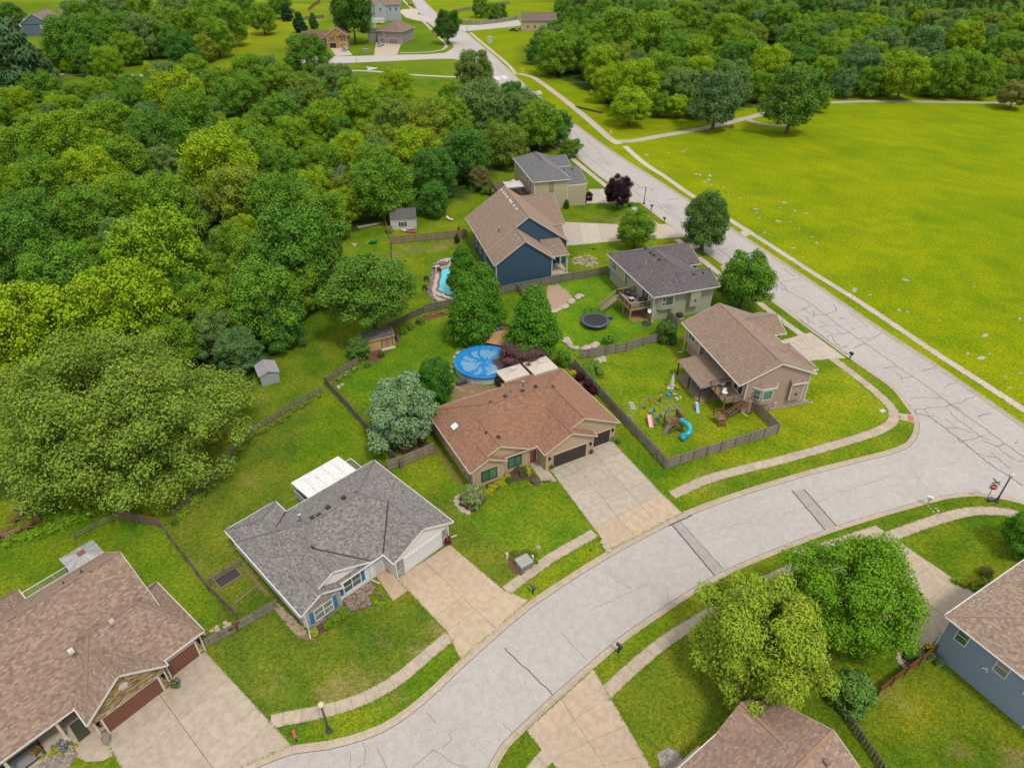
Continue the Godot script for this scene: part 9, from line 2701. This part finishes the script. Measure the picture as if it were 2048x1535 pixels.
func build_far() -> void:
	var asph := K(0.50, 0.47, 0.46)
	# streets, drives and paths beyond the wood
	plate("side_street", [-29.3,-387.8,-30.5,-375.8,-33,-365.2,-41.9,-361.1,-55.6,-359.7,-78,-356.4,-101.4,-353.7,-104.8,-348.6,-99.2,-336.2,-74.6,-339.2,-54.8,-344.2,-37.6,-349.2,-28.6,-349.6,-25.4,-347.3], asph, M.road, "pale side street in front of the gold and grey houses", 0.012, -0.3)
	plate("side_street", [-28.2,-434,-24.1,-437.8,-16.1,-442.6,-1.2,-452.7,6.4,-459.9,4.1,-483,-7.4,-470.7,-19.5,-461,-30,-458.9,-36.9,-470.7], asph, M.road, "pale side street turning off at the far crossroads", 0.012, -0.3)
	plate("driveway", [-92.5,-378.8,-85.8,-383.2,-77.3,-359,-84.7,-356.4], K(0.55, 0.46, 0.40), M.concrete, "far driveway in front of the gold house", 0.016)
	plate("driveway", [-72.2,-397.3,-58.1,-390.9,-55.9,-360.4,-66.7,-357.7], K(0.55, 0.45, 0.37), M.concrete, "far driveway in front of the grey house", 0.016)
	plate("driveway", [-79.8,-534.9,-67.6,-540.5,-63.6,-524,-63.2,-510.9,-49.6,-484.2,-48.1,-475.1,-54.1,-472.9,-63,-484.2,-68.6,-493.6,-76.3,-521.3], K(0.58, 0.52, 0.47), M.concrete, "far driveways beside the pale blue house", 0.016)
	walk("pavement", [-83.7,-593.1,-68.7,-532.2,-60.2,-493.6,-52.6,-464.2,-39.4,-410.6,-33.8,-384.8,-35,-374.4,-40.6,-367.3,-55.1,-365.2], 1.5, 8.0, "far pavement round the grey house's corner lawn", PALE)
	walk("trail", [-98.6,-309.6,-82.5,-313.7,-69.8,-321.3,-57.6,-319.1,-50.5,-315.3,-37.1,-310.6,-22,-307.5], 2.4, 8.0, "grey trail crossing the grass beyond the wood", K(0.50, 0.47, 0.47))
	walk("pavement", [-19.8,-330.3,-22.9,-341.1,-24.9,-347.3], 1.6, 6.0, "far pavement at the street corner", PALE)
	walk("trail", [-225.7,-315.9,-207.8,-314.8,-194.3,-313.7,-178.7,-312.7,-154.7,-311.6,-143.6,-315.9], 3.0, 8.0, "pale trail glimpsed at the back of the wood", K(0.55, 0.53, 0.53))
	plate("lamp_pad", [-66.1,-330.3,-59.7,-328,-60.7,-324.6,-63.7,-321.3,-64,-325.8], K(0.55, 0.52, 0.48), M.concrete, "small pale pad beside the far trail", 0.016)
	plate("driveway", [-330.3,-496,-322.5,-505.9,-293.6,-455.7,-294.6,-443.6], K(0.5, 0.4, 0.36), M.concrete, "far driveway beside the far blue house", 0.016)
	# houses
	var gold := house("gold_house", "far gold brown house with white windows and an open garage", Vector3(-93.9, 0, -378.5), 4.0, K(0.42, 0.24, 0.05), [K(0.22, 0.13, 0.11), K(0.25, 0.15, 0.13)])
	for h in [gold]:
		h.e = 0.5; h.sw = 1.0; h.lap = 0.5
	walls(gold, 0.3, 10.4, -11, -0.4, 0, 5.8)
	walls(gold, -12.5, 0.5, -11, -3.0, 0, 4.4)
	roof(gold, -0.3, 11.0, -12, 0, 5.8, 3.6, "z")
	roof(gold, 5.6, 10.9, -5.0, 0.5, 5.83, 1.8, "z", -1.0, 0.0)
	roof(gold, -13.0, 3.0, -12, -2.2, 4.4, 2.6, "x")
	for x in [2.9, 8.2]:
		window(gold, Vector3(x, 3.4, -0.38), "front", 0.8, 1.9, 1, 2, K(0.02, 0.02, 0.02))
		for s in [-0.75, 0.75]: shutter(gold, Vector3(x + s, 3.3, -0.37), "front", 0.4, 2.1, K(0.04, 0.045, 0.04))
	garage_door(gold, Vector3(3.0, 0, -0.38), "front", 3.4, 2.4, K(0.012, 0.012, 0.015))  # the open bay: near-black panels paint in the shade inside it
	garage_door(gold, Vector3(8.0, 0, -0.38), "front", 3.4, 2.4, K(0.40, 0.25, 0.08))
	window(gold, Vector3(-6, 1.4, -2.98), "front", 1.6, 1.6, 2, 2)
	finish(gold)
	var grey := house("grey_house", "far mauve grey house with a brown hip roof and garage doors", Vector3(-70.7, 0, -394.0), -15.0, K(0.33, 0.29, 0.285), [K(0.26, 0.19, 0.15), K(0.29, 0.215, 0.17)])
	grey.e = 0.5; grey.sw = 1.0; grey.lap = 0.5
	walls(grey, 0.3, 13.4, -17, -0.4, 0, 5.9)
	roof(grey, -0.3, 14.2, -18, 0.2, 5.9, 3.8, "z", 5.0, 7.0)
	garage_door(grey, Vector3(2.6, 0, -0.38), "front", 3.0, 2.4, K(0.27, 0.22, 0.225))
	garage_door(grey, Vector3(8.8, 0, -0.38), "front", 5.4, 2.4, K(0.27, 0.22, 0.225))
	window(grey, Vector3(3.6, 3.4, -0.38), "front", 1.0, 1.5, 1, 2, K(0.4, 0.42, 0.42))
	for z in [-4.0, -8.0, -13.0]: window(grey, Vector3(13.42, 3.3, z), "right", 1.2, 1.6, 1, 2)
	finish(grey)
	var pale := house("pale_house", "far pale blue two storey house with a tall chimney", Vector3(-90.0, 0, -478.0), 8.0, K(0.42, 0.47, 0.52), [K(0.28, 0.20, 0.17), K(0.31, 0.23, 0.19)])
	pale.e = 0.6; pale.sw = 1.2; pale.lap = 0.6
	walls(pale, 0, 20, -14, 0, 0, 9.0)
	roof(pale, -0.6, 20.6, -14.6, 0.6, 9.0, 5.0, "x")
	roof(pale, 4.0, 11.6, -6, 1.6, 8.5, 3.4, "z", -1.0, 0.0)
	walls(pale, 4.4, 11.2, -2, 1.2, 0, 8.6)
	for x in [2.0, 7.8, 14.0, 17.5]: window(pale, Vector3(x, 5.5, 1.22 if x == 7.8 else 0.02), "front", 1.2, 1.8, 1, 2)
	var c := MB.new()
	c.col = K(0.46, 0.50, 0.55)
	c.box(Vector3(-2.0, 0, -2.6), Vector3(0.2, 13.0, 0.2))
	c.box(Vector3(-2.2, 13.0, -2.8), Vector3(0.4, 13.3, 0.4))
	obj("chimney", c, M.paint, pale.root)
	finish(pale)
	var be := house("ranch_house", "far beige house with a brown gable roof at the crossroads", Vector3(5.2, 0, -435.87), 2.0, K(0.52, 0.42, 0.28), [K(0.20, 0.15, 0.14), K(0.23, 0.175, 0.16)])
	be.e = 0.5; be.sw = 1.0; be.lap = 0.5
	walls(be, 0.4, 20, -11, -0.4, 0, 5.6)
	roof(be, 0, 20.5, -11.6, 0.2, 5.6, 3.2, "x")
	for x in [4.0, 8.0, 13.0]: window(be, Vector3(x, 1.4, -0.38), "front", 1.5, 1.6, 2, 2)
	finish(be)
	var fb := house("blue_gable_house", "far steel blue house with a brown gable roof at the wood's back", Vector3(-269.41, 0, -415.77), 12.0, K(0.13, 0.19, 0.26), [K(0.27, 0.20, 0.19), K(0.30, 0.23, 0.21)])
	fb.e = 0.6; fb.sw = 1.2; fb.lap = 0.6
	walls(fb, 0, 14.5, -22, 0, 0, 6.0)
	roof(fb, -0.6, 15.1, -22.6, 0.6, 6.0, 5.0, "z")
	window(fb, Vector3(10.5, 3.6, 0.02), "front", 2.4, 2.4, 2, 1, K(0.5, 0.52, 0.5))
	finish(fb)
	var fc := house("cream_house", "far cream house with a brown hip roof behind the steel blue house", Vector3(-295.92, 0, -500.9), 15.0, K(0.60, 0.48, 0.34), [K(0.29, 0.21, 0.19), K(0.32, 0.24, 0.21)])
	fc.e = 0.6; fc.sw = 1.2; fc.lap = 0.6
	walls(fc, 0, 22, -14, 0, 0, 6.0)
	roof(fc, -0.6, 22.6, -14.6, 0.6, 6.0, 4.6, "x", 7.0, 0.0)
	for x in [4.0, 11.0, 18.0]: window(fc, Vector3(x, 2.4, 0.02), "front", 1.6, 2.0, 1, 2)
	finish(fc)
	var fd := house("brown_roof_house", "far house with a brown roof at the top of the wood beyond the field", Vector3(168.0, 0, -566.0), 5.0, K(0.55, 0.46, 0.36), [K(0.27, 0.21, 0.18), K(0.30, 0.23, 0.2)])
	fd.e = 0.8; fd.sw = 1.5; fd.lap = 0.8
	walls(fd, 0, 26, -14, 0, 0, 14.0)
	roof(fd, -0.6, 26.6, -14.6, 0.6, 14.0, 5.0, "x")
	for x in [4.0, 12.0, 20.0]: window(fd, Vector3(x, 10.4, 0.02), "front", 1.6, 2.0, 1, 2)
	finish(fd)
	var sh := shed("grey_shed", "far grey shed beside the grey house", Vector3(-73, 0, -398.91), 4, 6.0, 5.0, 5.0, 1.2, K(0.28, 0.28, 0.29), DARK)
	sh.e = 0.6; sh.sw = 1.2
	finish(sh)
	# vehicles
	car("pickup", "silver pickup on the gold house's driveway", Vector3(-83.45, 0, -371.49), -12, K(0.50, 0.52, 0.55), true)
	car("silver_car", "silver blue car on the grey house's driveway", Vector3(-67.82, 0, -384.76), 160, K(0.36, 0.40, 0.45))
	car("red_car", "red car parked along the far street", Vector3(-73.61, 0, -558.07), 40, K(0.30, 0.03, 0.035))
	car("dark_car", "dark car on the pale blue house's driveway", Vector3(-78.76, 0, -532.16), 60, K(0.025, 0.025, 0.03))
	car("black_pickup", "black pickup beside the far beige house", Vector3(1.16, 0, -435.87), 70, K(0.012, 0.013, 0.018), true)
	var o := thing("camper_trailer", "white camper trailer behind the grey house", "trailer", Vector3(-81.67, 0, -464.16), 84)
	var b := MB.new()
	b.col = K(0.70, 0.70, 0.68)
	b.hexa([Vector3(-1.2, 0.7, 3.6), Vector3(1.2, 0.7, 3.6), Vector3(1.2, 0.7, -3.6), Vector3(-1.2, 0.7, -3.6), Vector3(-1.2, 3.2, 3.7), Vector3(1.2, 3.2, 3.7), Vector3(1.2, 3.2, -3.2), Vector3(-1.2, 3.2, -3.2)])
	obj("body", b, M.paint, o)
	b = MB.new()
	b.col = K(0.02, 0.02, 0.025)
	for z in [-2.0, 0.4, 2.2]: b.box(Vector3(1.18, 1.7, z - 0.5), Vector3(1.23, 2.5, z + 0.5))
	obj("side_windows", b, M.glass, o)
	for z in [-0.5, 0.4]:
		b = MB.new()
		b.col = K(0.02, 0.02, 0.02)
		b.cyl(Vector3(1.0, 0.38, z), Vector3(1.25, 0.38, z), 0.38, 0.38, 12)
		obj("wheel", b, M.rough, o)
	b = MB.new()
	b.col = K(0.005, 0.24, 0.17)
	for k in 2: b.hexa([Vector3(k * 3.0, 0, 1.2), Vector3(k * 3.0 + 0.8, 0, 1.2), Vector3(k * 3.0 + 0.8, 2.4, -1.2), Vector3(k * 3.0, 2.4, -1.2), Vector3(k * 3.0, 0.3, 1.2), Vector3(k * 3.0 + 0.8, 0.3, 1.2), Vector3(k * 3.0 + 0.8, 2.8, -1.2), Vector3(k * 3.0, 2.8, -1.2)])
	single("green_slides", "pair of green slides behind the grey house", "slide", b, M.plastic, Vector3(-83.97, 0, -445.61), 10)
	b = MB.new()
	b.col = K(0.50, 0.55, 0.52)
	b.box(Vector3(-1.4, 0, -1.0), Vector3(1.4, 0.25, 1.0))
	b.box(Vector3(-1.2, 0.25, -0.85), Vector3(1.2, 3.0, 0.85))
	b.box(Vector3(-1.3, 3.0, -0.95), Vector3(1.3, 3.15, 0.95))
	single("utility_kiosk", "pale utility kiosk on the far green lawn", "utility box", b, M.paint, Vector3(-11.59, 0, -394.09), -5)
	for k in [[Vector3(-71.98, 0, -341.06), 20.0, "far mailbox by the pad beside the trail"], [Vector3(-58.99, 0, -503.37), 0.0, "far dark mailbox beside the pale blue house's drive"], [Vector3(-72.17, 0, -543.39), 0.0, "far dark mailbox beside the red car"], [Vector3(-73.66, 0, -357.69), 0.0, "far mailbox between the gold and grey houses' drives"]]: mailbox(k[2], k[0], k[1], K(0.05, 0.05, 0.05), K(0.03, 0.03, 0.03))
	b = MB.new()
	b.col = K(0.34, 0.32, 0.28)
	b.box(Vector3(-1.3, 0, -1.0), Vector3(1.3, 1.3, 1.0))
	b.box(Vector3(-1.4, 1.3, -1.1), Vector3(1.4, 1.45, 1.1))
	single("transformer", "far grey transformer box on the strip between two drives", "utility box", b, M.paint, Vector3(-72.45, 0, -367.25), 5)
	# leaning bare trunk and silvery dead wood in the woods
	for k in [[Vector3(-200.62, 0, -311.64), -0.9, 22.0, "bare leaning dead tree in front of the big conifer", K(0.22, 0.13, 0.09)], [Vector3(-45.12, 0, -167.89), 0.2, 9.0, "silvery dead tree standing in the wood behind the houses", K(0.42, 0.38, 0.34)], [Vector3(-41.89, 0, -165.7), -0.15, 8.0, "grey dead branches beside the silvery dead tree", K(0.36, 0.33, 0.30)]]:
		o = thing("dead_tree", k[3], "tree", k[0])
		b = MB.new()
		b.col = k[4]
		var top := Vector3(k[1] * k[2], k[2] * 0.62, 0)
		b.cyl(Vector3.ZERO, top * 0.55, 0.3, 0.2, 8)
		obj("trunk", b, M.trunk, o)
		b = MB.new()
		b.col = Color(k[4].r * 1.3, k[4].g * 1.4, k[4].b * 1.5)
		for i in 9:
			var a := TAU * i / 9.0
			var e := top * R.randf_range(0.8, 1.05) + Vector3(cos(a) * k[2] * 0.25, R.randf_range(0.0, 0.3) * k[2], sin(a) * k[2] * 0.2)
			var m := (top * 0.5 + e) * 0.5 + Vector3.UP * 0.6
			b.cyl(top * 0.52, m, 0.13, 0.08, 6); b.cyl(m, e, 0.08, 0.03, 5)
			b.cyl(m, m + Vector3(cos(a + 0.8), 0.9, sin(a + 0.8)) * k[2] * 0.12, 0.05, 0.02, 5)
		obj("branches", b, M.trunk, o)
	b = MB.new()
	b.col = K(0.04, 0.035, 0.03)
	for i in 5: b.bar(Vector3(-6.0 + i * 0.4, 0.1 + i * 0.12, i * 0.5), Vector3(6.0, 0.1 + i * 0.06, 4.0 + i * 0.5), 0.25, 0.2)
	single("drain_grate", "dark concrete drain outlet in the ditch by the wood", "drain", b, M.rough, Vector3(28.25, 0, -253.96), -25)
